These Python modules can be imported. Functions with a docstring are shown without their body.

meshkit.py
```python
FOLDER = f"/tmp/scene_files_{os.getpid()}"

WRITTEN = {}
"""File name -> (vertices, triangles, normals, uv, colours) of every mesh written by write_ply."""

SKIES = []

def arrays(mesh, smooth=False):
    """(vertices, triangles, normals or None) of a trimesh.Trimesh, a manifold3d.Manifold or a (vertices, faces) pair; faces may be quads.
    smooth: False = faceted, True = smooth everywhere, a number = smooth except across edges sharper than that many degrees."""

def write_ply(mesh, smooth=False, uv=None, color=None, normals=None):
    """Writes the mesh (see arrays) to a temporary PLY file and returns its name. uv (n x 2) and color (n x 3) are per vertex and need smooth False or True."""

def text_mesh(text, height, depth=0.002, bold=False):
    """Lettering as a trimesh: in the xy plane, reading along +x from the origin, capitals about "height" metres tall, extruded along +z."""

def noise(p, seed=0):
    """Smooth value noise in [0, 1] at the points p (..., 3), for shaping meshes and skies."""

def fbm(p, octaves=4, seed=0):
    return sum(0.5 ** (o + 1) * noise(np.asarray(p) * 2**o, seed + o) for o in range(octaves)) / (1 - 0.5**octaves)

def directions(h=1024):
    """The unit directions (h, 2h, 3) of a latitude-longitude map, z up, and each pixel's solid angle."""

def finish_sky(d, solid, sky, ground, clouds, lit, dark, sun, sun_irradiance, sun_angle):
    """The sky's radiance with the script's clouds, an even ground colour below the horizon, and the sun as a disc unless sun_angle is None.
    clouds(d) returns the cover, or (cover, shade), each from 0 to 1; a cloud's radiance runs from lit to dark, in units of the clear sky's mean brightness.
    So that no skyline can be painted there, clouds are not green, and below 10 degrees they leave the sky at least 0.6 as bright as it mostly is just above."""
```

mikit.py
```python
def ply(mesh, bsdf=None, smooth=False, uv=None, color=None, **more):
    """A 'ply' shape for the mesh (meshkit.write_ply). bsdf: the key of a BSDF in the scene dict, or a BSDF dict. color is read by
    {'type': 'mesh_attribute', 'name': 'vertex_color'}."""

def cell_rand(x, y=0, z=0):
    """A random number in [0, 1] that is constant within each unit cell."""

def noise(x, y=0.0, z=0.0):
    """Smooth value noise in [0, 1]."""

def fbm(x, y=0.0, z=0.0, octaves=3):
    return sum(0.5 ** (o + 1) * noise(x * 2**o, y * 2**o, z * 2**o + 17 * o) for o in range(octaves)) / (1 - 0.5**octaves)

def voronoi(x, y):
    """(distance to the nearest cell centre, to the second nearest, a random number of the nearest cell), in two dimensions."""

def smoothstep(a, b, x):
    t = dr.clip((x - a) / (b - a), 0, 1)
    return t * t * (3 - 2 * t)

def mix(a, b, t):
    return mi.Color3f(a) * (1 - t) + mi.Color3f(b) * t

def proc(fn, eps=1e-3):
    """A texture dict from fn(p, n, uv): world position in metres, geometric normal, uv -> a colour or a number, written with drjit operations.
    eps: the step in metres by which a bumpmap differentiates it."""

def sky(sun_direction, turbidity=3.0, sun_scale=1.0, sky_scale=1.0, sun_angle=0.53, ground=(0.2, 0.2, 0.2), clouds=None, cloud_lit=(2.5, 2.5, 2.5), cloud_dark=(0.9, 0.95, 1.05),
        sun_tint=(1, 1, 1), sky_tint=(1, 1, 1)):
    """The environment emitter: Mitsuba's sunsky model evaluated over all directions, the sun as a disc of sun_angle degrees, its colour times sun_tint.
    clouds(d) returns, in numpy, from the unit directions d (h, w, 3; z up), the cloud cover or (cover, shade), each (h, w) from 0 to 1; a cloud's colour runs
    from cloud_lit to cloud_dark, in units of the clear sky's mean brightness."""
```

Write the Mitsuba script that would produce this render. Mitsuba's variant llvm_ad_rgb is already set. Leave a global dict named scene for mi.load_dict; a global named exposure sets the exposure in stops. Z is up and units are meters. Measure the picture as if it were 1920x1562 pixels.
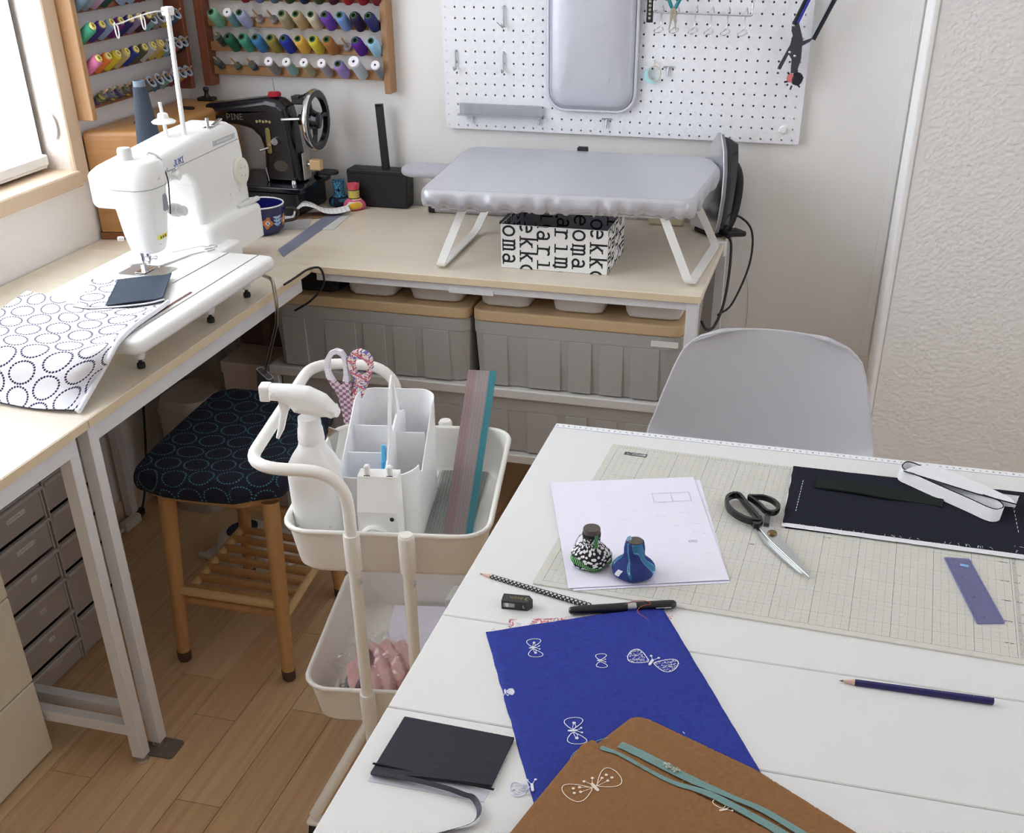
import math, random
import numpy as np
import trimesh, shapely
import shapely.geometry as sg
import shapely.affinity as sa
import mitsuba as mi
import drjit as dr
import mikit, meshkit
from mikit import proc, noise, fbm, voronoi, cell_rand, smoothstep, mix

random.seed(7)
RNG = np.random.default_rng(7)
scene, labels = {}, {}
T = mi.ScalarTransform4f

# ---------------------------------------------------------------- camera
CAM = np.array([1.80, -2.9634, 1.4942])
YAW, PITCH, ROLL, FOCAL, PPX, PPY = -0.2653, 0.5578, -0.0052, 2113.84, 32.56, 293.2
def camera_axes():
    cy, sy, cp, sp = math.cos(YAW), math.sin(YAW), math.cos(PITCH), math.sin(PITCH)
    fwd = np.array([sy*cp, cy*cp, -sp]); right = np.array([cy, -sy, 0.]); up = np.cross(right, fwd)
    cr, sr = math.cos(ROLL), math.sin(ROLL)
    return fwd, -sr*right + cr*up
_fwd, _up = camera_axes()
scene['camera'] = {'type': 'perspective', 'fov_axis': 'x', 'fov': math.degrees(2*math.atan(960/FOCAL)), 'near_clip': 0.05, 'far_clip': 100.0,
    'principal_point_offset_x': -PPX/1920, 'principal_point_offset_y': -PPY/1562,
    'to_world': T().look_at(origin=CAM.tolist(), target=(CAM+_fwd).tolist(), up=_up.tolist())}
# ---------------------------------------------------------------- light: daylight through the room's two windows
exposure = -1.9
WINDOW_LIGHT = [13.0, 14.2, 15.9]       # roller shade of the left window, lit by the sky behind it
REAR_LIGHT = [3.5, 3.85, 4.4]       # the larger window behind the photographer, behind a white shade

# ---------------------------------------------------------------- helpers
def srgb(h):
    h = h.lstrip('#'); c = np.array([int(h[i:i+2], 16) for i in (0, 2, 4)])/255.
    return np.where(c <= .04045, c/12.92, ((c+.055)/1.055)**2.4).tolist()
def pr(color, rough=.5, **k):
    c = color if isinstance(color, dict) else {'type': 'rgb', 'value': srgb(color) if isinstance(color, str) else list(color)}
    return {'type': 'twosided', 'bsdf': {'type': 'principled', 'base_color': c, 'roughness': rough, **k}}
def mat(name, color, rough=.5, **k):
    scene[name] = pr(color, rough, **k); return name
def bump(name, color, rough, fn, scale, eps=1e-3, **k):
    c = color if isinstance(color, dict) else {'type': 'rgb', 'value': srgb(color)}
    scene[name] = {'type': 'twosided', 'bsdf': {'type': 'bumpmap', 'arbitrary': proc(fn, eps), 'scale': scale,
                   'bsdf': {'type': 'principled', 'base_color': c, 'roughness': rough, **k}}}
    return name
_used = {}
def num(base):
    n = _used.get(base, -1)+1; _used[base] = n
    return base if n == 0 else '%s_%03d' % (base, n)
def tag(key, label=None, cat=None, group=None, kind=None):
    d = labels.setdefault(key, {})
    if label: d['label'] = label
    if cat: d['category'] = cat
    if group: d['group'] = group
    if kind: d['kind'] = kind
    return key
def thing(name, label, cat, group=None, kind=None):
    return tag(num(name), label, cat, group, kind)
def part(parent, name, mesh, material, smooth=30, label=None, uv=None, kind=None, **k):
    key = num(parent+'__'+name)
    scene[key] = mikit.ply(mesh, material, smooth, uv=uv, **k)
    if label or kind: tag(key, label, None, None, kind)
    return key
def one(name, label, cat, mesh, material, smooth=30, group=None, kind=None, uv=None, **k):
    key = thing(name, label, cat, group, kind)
    scene[key] = mikit.ply(mesh, material, smooth, uv=uv, **k); return key
def struct(name, mesh, material, smooth=30, **k):
    key = num(name); scene[key] = mikit.ply(mesh, material, smooth, **k); tag(key, kind='structure'); return key

V = lambda *a: np.array(a, float)
def cat(*ms):
    ms = [m for g in ms for m in (g if isinstance(g, (list, tuple)) else [g])]
    return trimesh.util.concatenate(ms)
def box(a, b, c=.001):
    """axis-aligned box between corners a and b with edges chamfered by c"""
    a, b = np.minimum(a, b).astype(float), np.maximum(a, b).astype(float); c = min(c, .49*(b-a).min())
    pts = []
    for sx in (0, 1):
        for sy in (0, 1):
            for sz in (0, 1):
                p = np.where([sx, sy, sz], b, a); q = np.where([sx, sy, sz], -1, 1)*c
                for k in range(3):
                    o = q.copy(); o[k] = 0; pts.append(p+o)
    return trimesh.convex.convex_hull(np.array(pts))
def cbox(center, size, c=.001):
    center, size = np.array(center, float), np.array(size, float)
    return box(center-size/2, center+size/2, c)
def xf(m, M):
    m = m.copy(); m.apply_transform(M); return m
def move(m, *t):
    m = m.copy(); m.apply_translation(t); return m
def rotm(deg, axis, about=(0, 0, 0)):
    return trimesh.transformations.rotation_matrix(math.radians(deg), axis, about)
def rot(m, deg, axis, about=(0, 0, 0)): return xf(m, rotm(deg, axis, about))
def frame(origin, ex, ey, ez=None):
    ex = np.array(ex, float); ex /= np.linalg.norm(ex)
    ey = np.array(ey, float); ey -= ex*(ex@ey); ey /= np.linalg.norm(ey)
    M = np.eye(4); M[:3, 0], M[:3, 1], M[:3, 2], M[:3, 3] = ex, ey, np.cross(ex, ey), origin
    return M
def spline(pts, n=8, closed=False):
    """Catmull-Rom through the points"""
    P = np.array(pts, float); N = len(P); out = []
    for i in range(N if closed else N-1):
        if closed: a, b, c, d = (P[(i+k) % N] for k in (-1, 0, 1, 2))
        else: b, c = P[i], P[i+1]; a = P[i-1] if i else 2*b-c; d = P[i+2] if i+2 < N else 2*c-b
        for t in np.arange(n)/n:
            out.append(.5*((2*b)+(-a+c)*t+(2*a-5*b+4*c-d)*t*t+(-a+3*b-3*c+d)*t**3))
    if not closed: out.append(P[-1])
    return np.array(out)
def rounded_path(pts, r, n=6):
    """polyline with its corners replaced by arcs (quadratic)"""
    P = np.array(pts, float); out = [P[0]]
    for i in range(1, len(P)-1):
        a, b, c = P[i-1], P[i], P[i+1]
        u, w = a-b, c-b; lu, lw = np.linalg.norm(u), np.linalg.norm(w); rr = min(r, .49*lu, .49*lw)
        s, e = b+u/lu*rr, b+w/lw*rr
        for t in np.linspace(0, 1, n+1): out.append((1-t)**2*s+2*t*(1-t)*b+t*t*e)
    out.append(P[-1]); return np.array(out)
def sweep(path, prof, closed=False, up=None, cap=True, scale=None):
    """profile (k x 2, counter-clockwise) swept along the path; up fixes the profile's second axis, else parallel transport"""
    P = np.array(path, float); n = len(P); prof = np.array(prof, float); k = len(prof)
    tan = (np.roll(P, -1, 0)-np.roll(P, 1, 0)) if closed else np.gradient(P, axis=0)
    tan /= np.maximum(np.linalg.norm(tan, axis=1, keepdims=True), 1e-12)
    u = np.array(up, float) if up is not None else (V(0, 0, 1) if abs(tan[0][2]) < .9 else V(0, 1, 0))
    vs = []
    for i in range(n):
        w = u-tan[i]*(u@tan[i]); l = np.linalg.norm(w)
        w = w/l if l > 1e-6 else w
        if up is None: u = w
        s = np.cross(tan[i], w); sc = 1 if scale is None else scale[i]
        vs.append(P[i]+np.outer(prof[:, 0]*sc, s)+np.outer(prof[:, 1]*sc, w))
    vs = np.concatenate(vs); f = []
    m = n if closed else n-1
    for i in range(m):
        for j in range(k):
            a, b = i*k+j, i*k+(j+1) % k; c, d = ((i+1) % n)*k+j, ((i+1) % n)*k+(j+1) % k
            f += [[a, b, d], [a, d, c]]
    f = np.array(f)
    if cap and not closed:
        vs = np.vstack([vs, P[0], P[-1]]); c0, c1 = len(vs)-2, len(vs)-1
        for j in range(k):
            f = np.vstack([f, [[c0, (j+1) % k, j], [c1, (n-1)*k+j, (n-1)*k+(j+1) % k]]])
    m = trimesh.Trimesh(vs, f, process=False)
    if m.volume < 0: m.invert()
    return m
def circ(r, n=12, ry=None):
    a = np.arange(n)*2*np.pi/n; return np.stack([r*np.cos(a), (ry or r)*np.sin(a)], 1)
def tube(path, r, n=10, closed=False, scale=None): return sweep(path, circ(r, n), closed, scale=scale)
def rect(w, h, c=0):
    w, h = w/2, h/2
    if not c: return [(-w, -h), (w, -h), (w, h), (-w, h)]
    return [(-w+c, -h), (w-c, -h), (w, -h+c), (w, h-c), (w-c, h), (-w+c, h), (-w, h-c), (-w, -h+c)]
def bar(a, b, w, h, up=(0, 0, 1), c=.001):
    return sweep([a, b], rect(w, h, c), up=up)
def rod(a, b, r, n=12, r2=None):
    return sweep([a, b], circ(r, n), scale=None if r2 is None else [1, r2/r])
def lathe(prof, n=32, base=(0, 0, 0), axis=(0, 0, 1), a0=0, a1=2*np.pi):
    """(radius, height) profile from bottom to top about the axis; ends that touch the axis close"""
    prof = np.array(prof, float); full = abs(a1-a0-2*np.pi) < 1e-6
    ang = a0+(a1-a0)*np.arange(n if full else n+1)/n; k = len(prof); vs = []
    for a in ang: vs.append(np.stack([prof[:, 0]*np.cos(a), prof[:, 0]*np.sin(a), prof[:, 1]], 1))
    vs = np.concatenate(vs); f = []
    for i in range(n):
        for j in range(k-1):
            a, b = i*k+j, i*k+j+1; c, d = ((i+1) % len(ang))*k+j, ((i+1) % len(ang))*k+j+1
            if prof[j, 0] > 1e-9: f.append([a, c, d])
            if prof[j+1, 0] > 1e-9: f.append([a, d, b])
    m = trimesh.Trimesh(vs, f, process=True)
    ax = np.array(axis, float); ax /= np.linalg.norm(ax)
    M = trimesh.geometry.align_vectors([0, 0, 1], ax); M[:3, 3] = base
    return xf(m, M)
def poly_prism(poly, h, z0=0., bev=0., seg=2):
    """shapely polygon extruded from z0 to z0+h; bev rounds the top rim"""
    ms = [];
    def ext(p, hh, z):
        out = []
        for g in (p.geoms if hasattr(p, 'geoms') else [p]):
            if g.is_empty or g.area < 1e-10: continue
            out.append(move(trimesh.creation.extrude_polygon(g, hh), 0, 0, z))
        return out
    return cat(ext(poly, h, z0))
def rrect(x0, y0, x1, y1, r, n=6):
    return sg.box(x0+r, y0+r, x1-r, y1-r).buffer(r, quad_segs=n)
def ring_pts(poly, n):
    L = poly.exterior; return np.array([L.interpolate(t, normalized=True).coords[0] for t in np.arange(n)/n])
def loft(rings, cap0=True, cap1=True):
    """closed rings of equal length (n x 3 each) joined into a skin"""
    R = [np.array(r, float) for r in rings]; k = len(R[0]); vs = np.concatenate(R); f = []
    for i in range(len(R)-1):
        for j in range(k):
            a, b, c, d = i*k+j, i*k+(j+1) % k, (i+1)*k+j, (i+1)*k+(j+1) % k
            f += [[a, b, d], [a, d, c]]
    for on, i, fl in ((cap0, 0, 1), (cap1, len(R)-1, 0)):
        if not on: continue
        vs = np.vstack([vs, R[i].mean(0)]); c = len(vs)-1
        for j in range(k):
            t = [c, i*k+j, i*k+(j+1) % k]; f.append(t[::-1] if fl else t)
    m = trimesh.Trimesh(vs, np.array(f), process=False)
    if m.volume < 0: m.invert()
    return m
def rr_ring(cx, cy, z, w, d, r, n=40, rotd=0):
    """ring of n points round a rounded rectangle"""
    p = rrect(-w/2, -d/2, w/2, d/2, min(r, .499*min(w, d)), 8); q = ring_pts(p, n)
    a = math.radians(rotd); q = q@np.array([[math.cos(a), math.sin(a)], [-math.sin(a), math.cos(a)]])
    return np.column_stack([q[:, 0]+cx, q[:, 1]+cy, np.full(n, z)])
def grid_sheet(P, th=0., closed_u=False):
    """sheet from a grid of points (nu, nv, 3), thickened downward along its normals by th; returns mesh and uv"""
    P = np.array(P, float); nu, nv = P.shape[:2]
    idx = np.arange(nu*nv).reshape(nu, nv)
    q = np.stack([idx[:-1, :-1], idx[1:, :-1], idx[1:, 1:], idx[:-1, 1:]], -1).reshape(-1, 4)
    f = np.vstack([q[:, [0, 1, 2]], q[:, [0, 2, 3]]]); v = P.reshape(-1, 3)
    uu, vv = np.meshgrid(np.linspace(0, 1, nu), np.linspace(0, 1, nv), indexing='ij'); uv = np.stack([uu, vv], -1).reshape(-1, 2)
    if th:
        m = trimesh.Trimesh(v, f, process=False); nrm = m.vertex_normals
        b = v-nrm*th; n = len(v); per = np.concatenate([idx[:-1, 0], idx[-1, :-1], idx[:0:-1, -1], idx[0, :0:-1]])
        f2 = [[a, a+n, c+n] for a, c in zip(per, np.roll(per, -1))]+[[a, c+n, c] for a, c in zip(per, np.roll(per, -1))]
        f = np.vstack([f, f[:, ::-1]+n, np.array(f2)[:, ::-1]]); v = np.vstack([v, b]); uv = np.vstack([uv, uv])
    return trimesh.Trimesh(v, f, process=False), uv
def bil(c00, c10, c11, c01, nu, nv):
    u, v = np.meshgrid(np.linspace(0, 1, nu), np.linspace(0, 1, nv), indexing='ij'); u, v = u[..., None], v[..., None]
    return (1-u)*(1-v)*V(*c00)+u*(1-v)*V(*c10)+u*v*V(*c11)+(1-u)*v*V(*c01)
def ribbon(path, w, side, th=.0006):
    """strip of width w along the path; side: direction(s) of its width"""
    P = np.array(path, float); S = np.broadcast_to(np.array(side, float), P.shape); S = S/np.linalg.norm(S, axis=1, keepdims=True)
    G = np.stack([P-S*w/2, P, P+S*w/2], 1)
    return grid_sheet(G, th)[0]
def text_on(txt, h, M, th=.0004):
    """raised lettering: text of cap height h, laid with frame M (x along the line, y up, z out)"""
    m = meshkit.text_mesh(txt, h)
    m = trimesh.Trimesh(*meshkit.arrays(m)[:2], process=False)
    m.vertices[:, 2] = m.vertices[:, 2]/max(np.ptp(m.vertices[:, 2]), 1e-9)*th
    return xf(m, M)

def stackc(cols):
    n = max(np.size(c) if np.ndim(c) < 2 else len(c) for c in cols)
    return np.column_stack([np.full(n, c) if np.ndim(c) == 0 else c for c in cols])

# ---------------------------------------------------------------- materials shared by many things
def wallpaper(p, n, uv):
    return noise(p.x*420, p.y*420, p.z*300)*.5+noise(p.x*900, p.y*900, p.z*150)*.3+noise(p.x*150, p.y*900, p.z*900)*.3
def wallpaper_rough(p, n, uv):
    return fbm(p.x*190, p.y*190, p.z*150, 3)
bump('m_wall', '#e9e8e6', .85, wallpaper, .0005)
bump('m_wall_rough', '#e2e2e1', .85, wallpaper_rough, .0035)
mat('m_ceiling', '#f2f0ea', .9)
mat('m_white_trim', '#ececec', .45)
def floor_tone(a, b):
    def fn(p, n, uv):
        g = fbm(p.x*90, p.y*2.2, p.z, 3); h = noise(p.x*420, p.y*9)
        return mix(a, b, smoothstep(.25, .8, g*.75+h*.25))
    return fn
FLOORS = []
for i, (a, b) in enumerate([('#d4b48e', '#c6a47d'), ('#d9bd98', '#ccae88'), ('#ccaa82', '#be9a72'), ('#d2b08b', '#c49f7a')]):
    scene['m_floor_%d' % i] = pr(proc(floor_tone(srgb(a), srgb(b))), .38); FLOORS.append('m_floor_%d' % i)
mat('m_floor_gap', '#4a3524', .8)
def light_wood(p, n, uv):
    return mix(srgb('#dcc8b0'), srgb('#cfb59a'), fbm(p.x*120, p.y*4, p.z*6, 3))
scene['m_casing'] = pr(proc(light_wood), .5)
def desk_top(p, n, uv):
    return mix(srgb('#dbd1c1'), srgb('#d3c8b6'), fbm(p.x*5, p.y*60, p.z*60, 3))
scene['m_desk'] = pr(proc(desk_top), .42)
mat('m_desk_edge', '#d9c7a9', .5)
mat('m_white_steel', '#dcdde0', .38)
mat('m_steel', '#c8c8c8', .25, metallic=1.0)
mat('m_chrome', '#dcdcde', .12, metallic=1.0)
mat('m_black', '#141416', .45)
mat('m_black_gloss', '#0d0d10', .18)
mat('m_rubber', '#1a1a1b', .7)
mat('m_white_plastic', '#f0f0ee', .32)
mat('m_paper', '#eceaf0', .8)
mat('m_label', '#e4e2dd', .7)
mat('m_ink', '#26262a', .7)

# ---------------------------------------------------------------- the room
XL, XP, YP, XR, YB, HC = .035, 1.928, -.32, 3.3, -4.6, 2.4     # left wall, pillar's left face and front, right wall, rear wall, ceiling
struct('floor', box((-.1, YB-.1, -.06), (XR+.1, .1, -.012), .0), 'm_floor_gap')
PW = .0941; FIXED = {4: [-1.594], 5: [-1.246], 6: [-1.366], 7: [-1.604], 3: [-1.36], 8: [-1.30]}
nx = int((XR+.06-.0)/PW)+1
for i in range(-1, nx):
    x0 = .45-4*PW+i*PW
    if x0 > XR: break
    cuts = [0.0]+sorted(FIXED.get(i, []), reverse=True)
    ys = [0.0]; rng = random.Random(100+i)
    first = FIXED.get(i, [None])[0]
    if first is not None:
        ys += [first+.62+rng.uniform(-.1, .1), first]
    else: ys += [-rng.uniform(.2, .8)]
    while ys[-1] > YB: ys.append(max(YB, ys[-1]-rng.choice([.6, .75, .9, .9])))
    for a, b in zip(ys, ys[1:]):
        if a-b < .02: continue
        z = rng.uniform(-.0004, 0)
        part('floor', 'plank', box((x0+.0006, b+.0006, -.012), (x0+PW-.0006, a-.0006, z), .0008), rng.choice(FLOORS), False)
struct('wall_back', box((XL-.2, 0, 0), (XP+.02, .12, HC), 0), 'm_wall')
struct('wall_pillar', box((XP+.012, YP, 0), (XR, .12, HC), .004), 'm_wall_rough')
struct('wall_right', cat(box((XR, YB, 0), (XR+.12, -2.75, HC), 0), box((XR, -.85, 0), (XR+.12, YP, HC), 0), box((XR, -2.75, 0), (XR+.12, -.85, .85), 0),
       box((XR, -2.75, 2.1), (XR+.12, -.85, HC), 0)), 'm_wall')
struct('wall_rear', box((XL-.2, YB-.12, 0), (XR+.2, YB, HC), 0), 'm_wall')
struct('ceiling', box((XL-.2, YB-.12, HC), (XR+.2, .12, HC+.1), 0), 'm_ceiling')
WY0, WY1, WZ0, WZ1 = -2.5, -.575, .895, 2.02                       # left window's opening
struct('wall_left', cat(box((XL-.2, WY1, 0), (XL, .0, HC), 0), box((XL-.2, YB, 0), (XL, WY0, HC), 0), box((XL-.2, WY0, 0), (XL, WY1, WZ0-.03), 0),
       box((XL-.2, WY0, WZ1), (XL, WY1, HC), 0)), 'm_wall')
# white face of the pillar, the strip beside it and skirting
struct('trim_1', box((XP, YP-.004, 0), (XP+.012, -.004, HC), .003), 'm_white_trim')
struct('trim_2', box((XP-.026, -.004, .40), (XP-.004, 0, HC), .001), 'm_wall')
struct('baseboard_back', box((XL, -.009, 0), (XP-.03, 0, .06), .002), 'm_casing')
struct('baseboard_left', box((XL, YB, 0), (XL+.009, -.009, .06), .002), 'm_casing')
# left window: casing, jamb, sill, lit shade
struct('window_1', cat(box((XL-.11, WY1, WZ0-.03), (XL+.012, WY1+.05, WZ1+.05), .003), box((XL-.11, WY0-.05, WZ0-.03), (XL+.012, WY0, WZ1+.05), .003),
       box((XL-.11, WY0, WZ1), (XL+.012, WY1, WZ1+.05), .003)), 'm_casing')
part('window_1', 'sill', box((XL-.12, WY0-.06, WZ0-.035), (XL+.022, WY1+.006, WZ0), .003), 'm_casing')
part('window_1', 'sash', cat(box((XL-.16, WY0, WZ0), (XL-.125, WY1, WZ0+.05), .002), box((XL-.16, WY1-.05, WZ0), (XL-.125, WY1, WZ1), .002), box((XL-.16, WY0, WZ0), (XL-.125, WY0+.05, WZ1), .002)), 'm_white_trim')
scene['m_shade'] = pr('#f4f4f2', .8)
# the shade itself gives off the daylight that falls on its back
shade = trimesh.Trimesh([(XL-.06, WY0+.004, WZ0+.036), (XL-.06, WY1-.016, WZ0+.036), (XL-.06, WY1-.016, WZ1), (XL-.06, WY0+.004, WZ1)], [[0, 1, 2], [0, 2, 3]], process=False)
if shade.face_normals[0][0] < 0: shade.invert()
tag(num('roller_shade'), 'white roller shade glowing with daylight in the left window', 'window shade')
part('roller_shade', 'cloth', shade, 'm_shade', False, emitter={'type': 'area', 'radiance': {'type': 'rgb', 'value': WINDOW_LIGHT}})
part('roller_shade', 'bottom_bar', cat(box((XL-.072, WY0+.004, WZ0+.014), (XL-.044, WY1-.016, WZ0+.038), .003), box((XL-.066, WY0+.006, WZ0+.008), (XL-.050, WY1-.018, WZ0+.016), .001)), 'm_white_plastic')
ov = lathe([(0, -.002), (.018, -.002), (.0195, 0), (.018, .002), (0, .002)], 32)
ov.apply_scale([.62, 1.5, 1])
part('roller_shade', 'cord_guide', move(rot(ov, 90, (1, 0, 0)), XL-.022, WY1-.006, WZ0+.098), mat('m_cord_guide', '#c9ccce', .3))
# right window, outside the picture, behind a white shade too
struct('window_2', cat(box((XR-.012, -2.80, .80), (XR+.11, -2.75, 2.15), .003), box((XR-.012, -.85, .80), (XR+.11, -.80, 2.15), .003), box((XR-.012, -2.75, 2.1), (XR+.11, -.85, 2.15), .003), box((XR-.022, -2.8, .80), (XR+.11, -.80, .85), .003)), 'm_casing')
sh2 = trimesh.Trimesh([(XR+.06, -2.74, .86), (XR+.06, -.86, .86), (XR+.06, -.86, 2.09), (XR+.06, -2.74, 2.09)], [[0, 1, 2], [0, 2, 3]], process=False)
if sh2.face_normals[0][0] > 0: sh2.invert()
one('roller_shade', 'white roller shade glowing with daylight in the right window', 'window shade', sh2, 'm_shade', False, emitter={'type': 'area', 'radiance': {'type': 'rgb', 'value': REAR_LIGHT}})

# ---------------------------------------------------------------- desks
HD = .72; DT = .016
def steel_leg(parent, x, y, h, foot=True, s=.025):
    part(parent, 'leg', box((x-s/2, y-s/2, .016 if foot else 0), (x+s/2, y+s/2, h), .0012), 'm_white_steel')
    if foot:
        part(parent, 'foot', lathe([(0, 0), (.012, 0), (.0135, .003), (.0125, .007), (.005, .009), (.005, .018), (0, .018)], 20, (x, y, 0)), 'm_chrome')
BD = thing('back_desk', 'long beige desk with white steel frame against the pegboard wall', 'desk')
part(BD, 'tabletop', box((XL+.004, -.5995, HD-DT), (1.540, -.02, HD), .0015), 'm_desk')
part(BD, 'edge_band', box((.645, -.6010, HD-DT+.0003), (1.5405, -.5994, HD-.0008), .0002), 'm_desk_edge')
part(BD, 'apron', box((.645, -.590, HD-DT-.020), (1.535, -.570, HD-DT), .001), 'm_white_steel')
part(BD, 'apron', box((.97, -.5925, HD-DT-.023), (1.075, -.5900, HD-DT-.012), .0004), 'm_white_steel')
part(BD, 'side_rail', box((1.510, -.58, HD-DT-.030), (1.528, -.03, HD-DT), .001), 'm_white_steel')
for (x, y) in ((1.522, -.582), (1.522, -.035), (XL+.03, -.035)): steel_leg(BD, x, y, HD-DT)
part(BD, 'bracket', cat(box((1.518, -.19, HD), (1.546, -.178, HD+.004), .0008), box((1.54, -.19, HD-.03), (1.546, -.178, HD), .0008)), 'm_white_plastic')
part(BD, 'bracket', cat(box((1.522, -.05, HD), (1.550, -.036, HD+.004), .0008), box((1.542, -.05, HD-.03), (1.55, -.036, HD), .0008)), 'm_white_plastic')
XD = .637; YS = -1.487
for (nm, y0, y1, lab) in (('left_desk', YS+.0008, -.6018, 'beige desk with white steel legs under the white sewing machine'), ('left_desk', -2.55, YS-.0008, 'beige desk standing over the clear drawers, bright from the window')):
    D = thing('window_desk', lab, 'desk')
    part(D, 'tabletop', box((XL+.004, y0, HD-DT), (XD, y1, HD), .0015), 'm_desk')
    part(D, 'edge_band', box((XD-.0005, y0, HD-DT+.0003), (XD+.001, y1, HD-.0008), .0002), 'm_desk_edge')
    ya, yb = (-1.478, -.64) if y1 > -1 else (-2.53, -1.524)
    part(D, 'apron', box((XD-.026, ya, HD-DT-.032), (XD-.006, yb, HD-DT), .001), 'm_white_steel')
    legs = ((XD-.017, -1.4735), (XL+.025, -1.4735), (XL+.025, -.66)) if y1 > -1 else ((XD-.024, -1.5235), (XL+.025, -1.5235), (XD-.024, -2.52))
    for (x, y) in legs: steel_leg(D, x, y, HD-DT)
    yy = legs[0][1]
    part(D, 'cross_rail', box((XL+.03, yy-.0115, .07), (XD-.03, yy+.0115, .095), .001), 'm_white_steel')
one('floor_pad', 'dark grey felt pad on the floor under a white desk leg', 'felt pad', poly_prism(rrect(XD-.042, -1.508, XD+.03, -1.452, .008), .003), mat('m_felt_pad', '#6a5f57', .9))

# ---------------------------------------------------------------- cutting table
HT = .6826
TC = V(1.378, -1.2235); TX = V(math.cos(-.0425), math.sin(-.0425)); 
def tb(x, y, z=0.):
    """point over the cutting table: x along its far edge from the far left corner, y toward the back"""
    p = TC+TX*x+V(-TX[1], TX[0])*y; return V(p[0], p[1], HT-.0015+z)

TBL = thing('cutting_table', 'large white folding cutting table in the foreground', 'table')
mat('m_table', '#dededd', .3)
mat('m_table_edge', '#dcdcda', .4)
tx0, tx1, ty0 = 1.376, 2.42, -1.2215
for (a, b) in ((ty0, -1.8312), (-1.8324, -2.0252), (-2.0264, -2.75)):
    part(TBL, 'panel', box((tx0, b, HT-.0235), (tx1, a, HT-.0015), .0012), 'm_table')
for (x, y) in ((tx0+.25, ty0-.25), (tx1-.05, ty0-.25), (tx0+.25, -2.6), (tx1-.05, -2.6)):
    part(TBL, 'leg', box((x-.018, y-.018, 0), (x+.018, y+.018, HT-.0235), .002), 'm_white_steel')
part(TBL, 'apron', box((tx0+.23, -2.6, HT-.075), (tx1-.04, -2.57, HT-.0236), .002), 'm_table_edge')
part(TBL, 'apron', box((tx0+.23, ty0-.28, HT-.075), (tx1-.04, ty0-.25, HT-.0236), .002), 'm_table_edge')
TT = HT-.0015           # table surface
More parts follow.
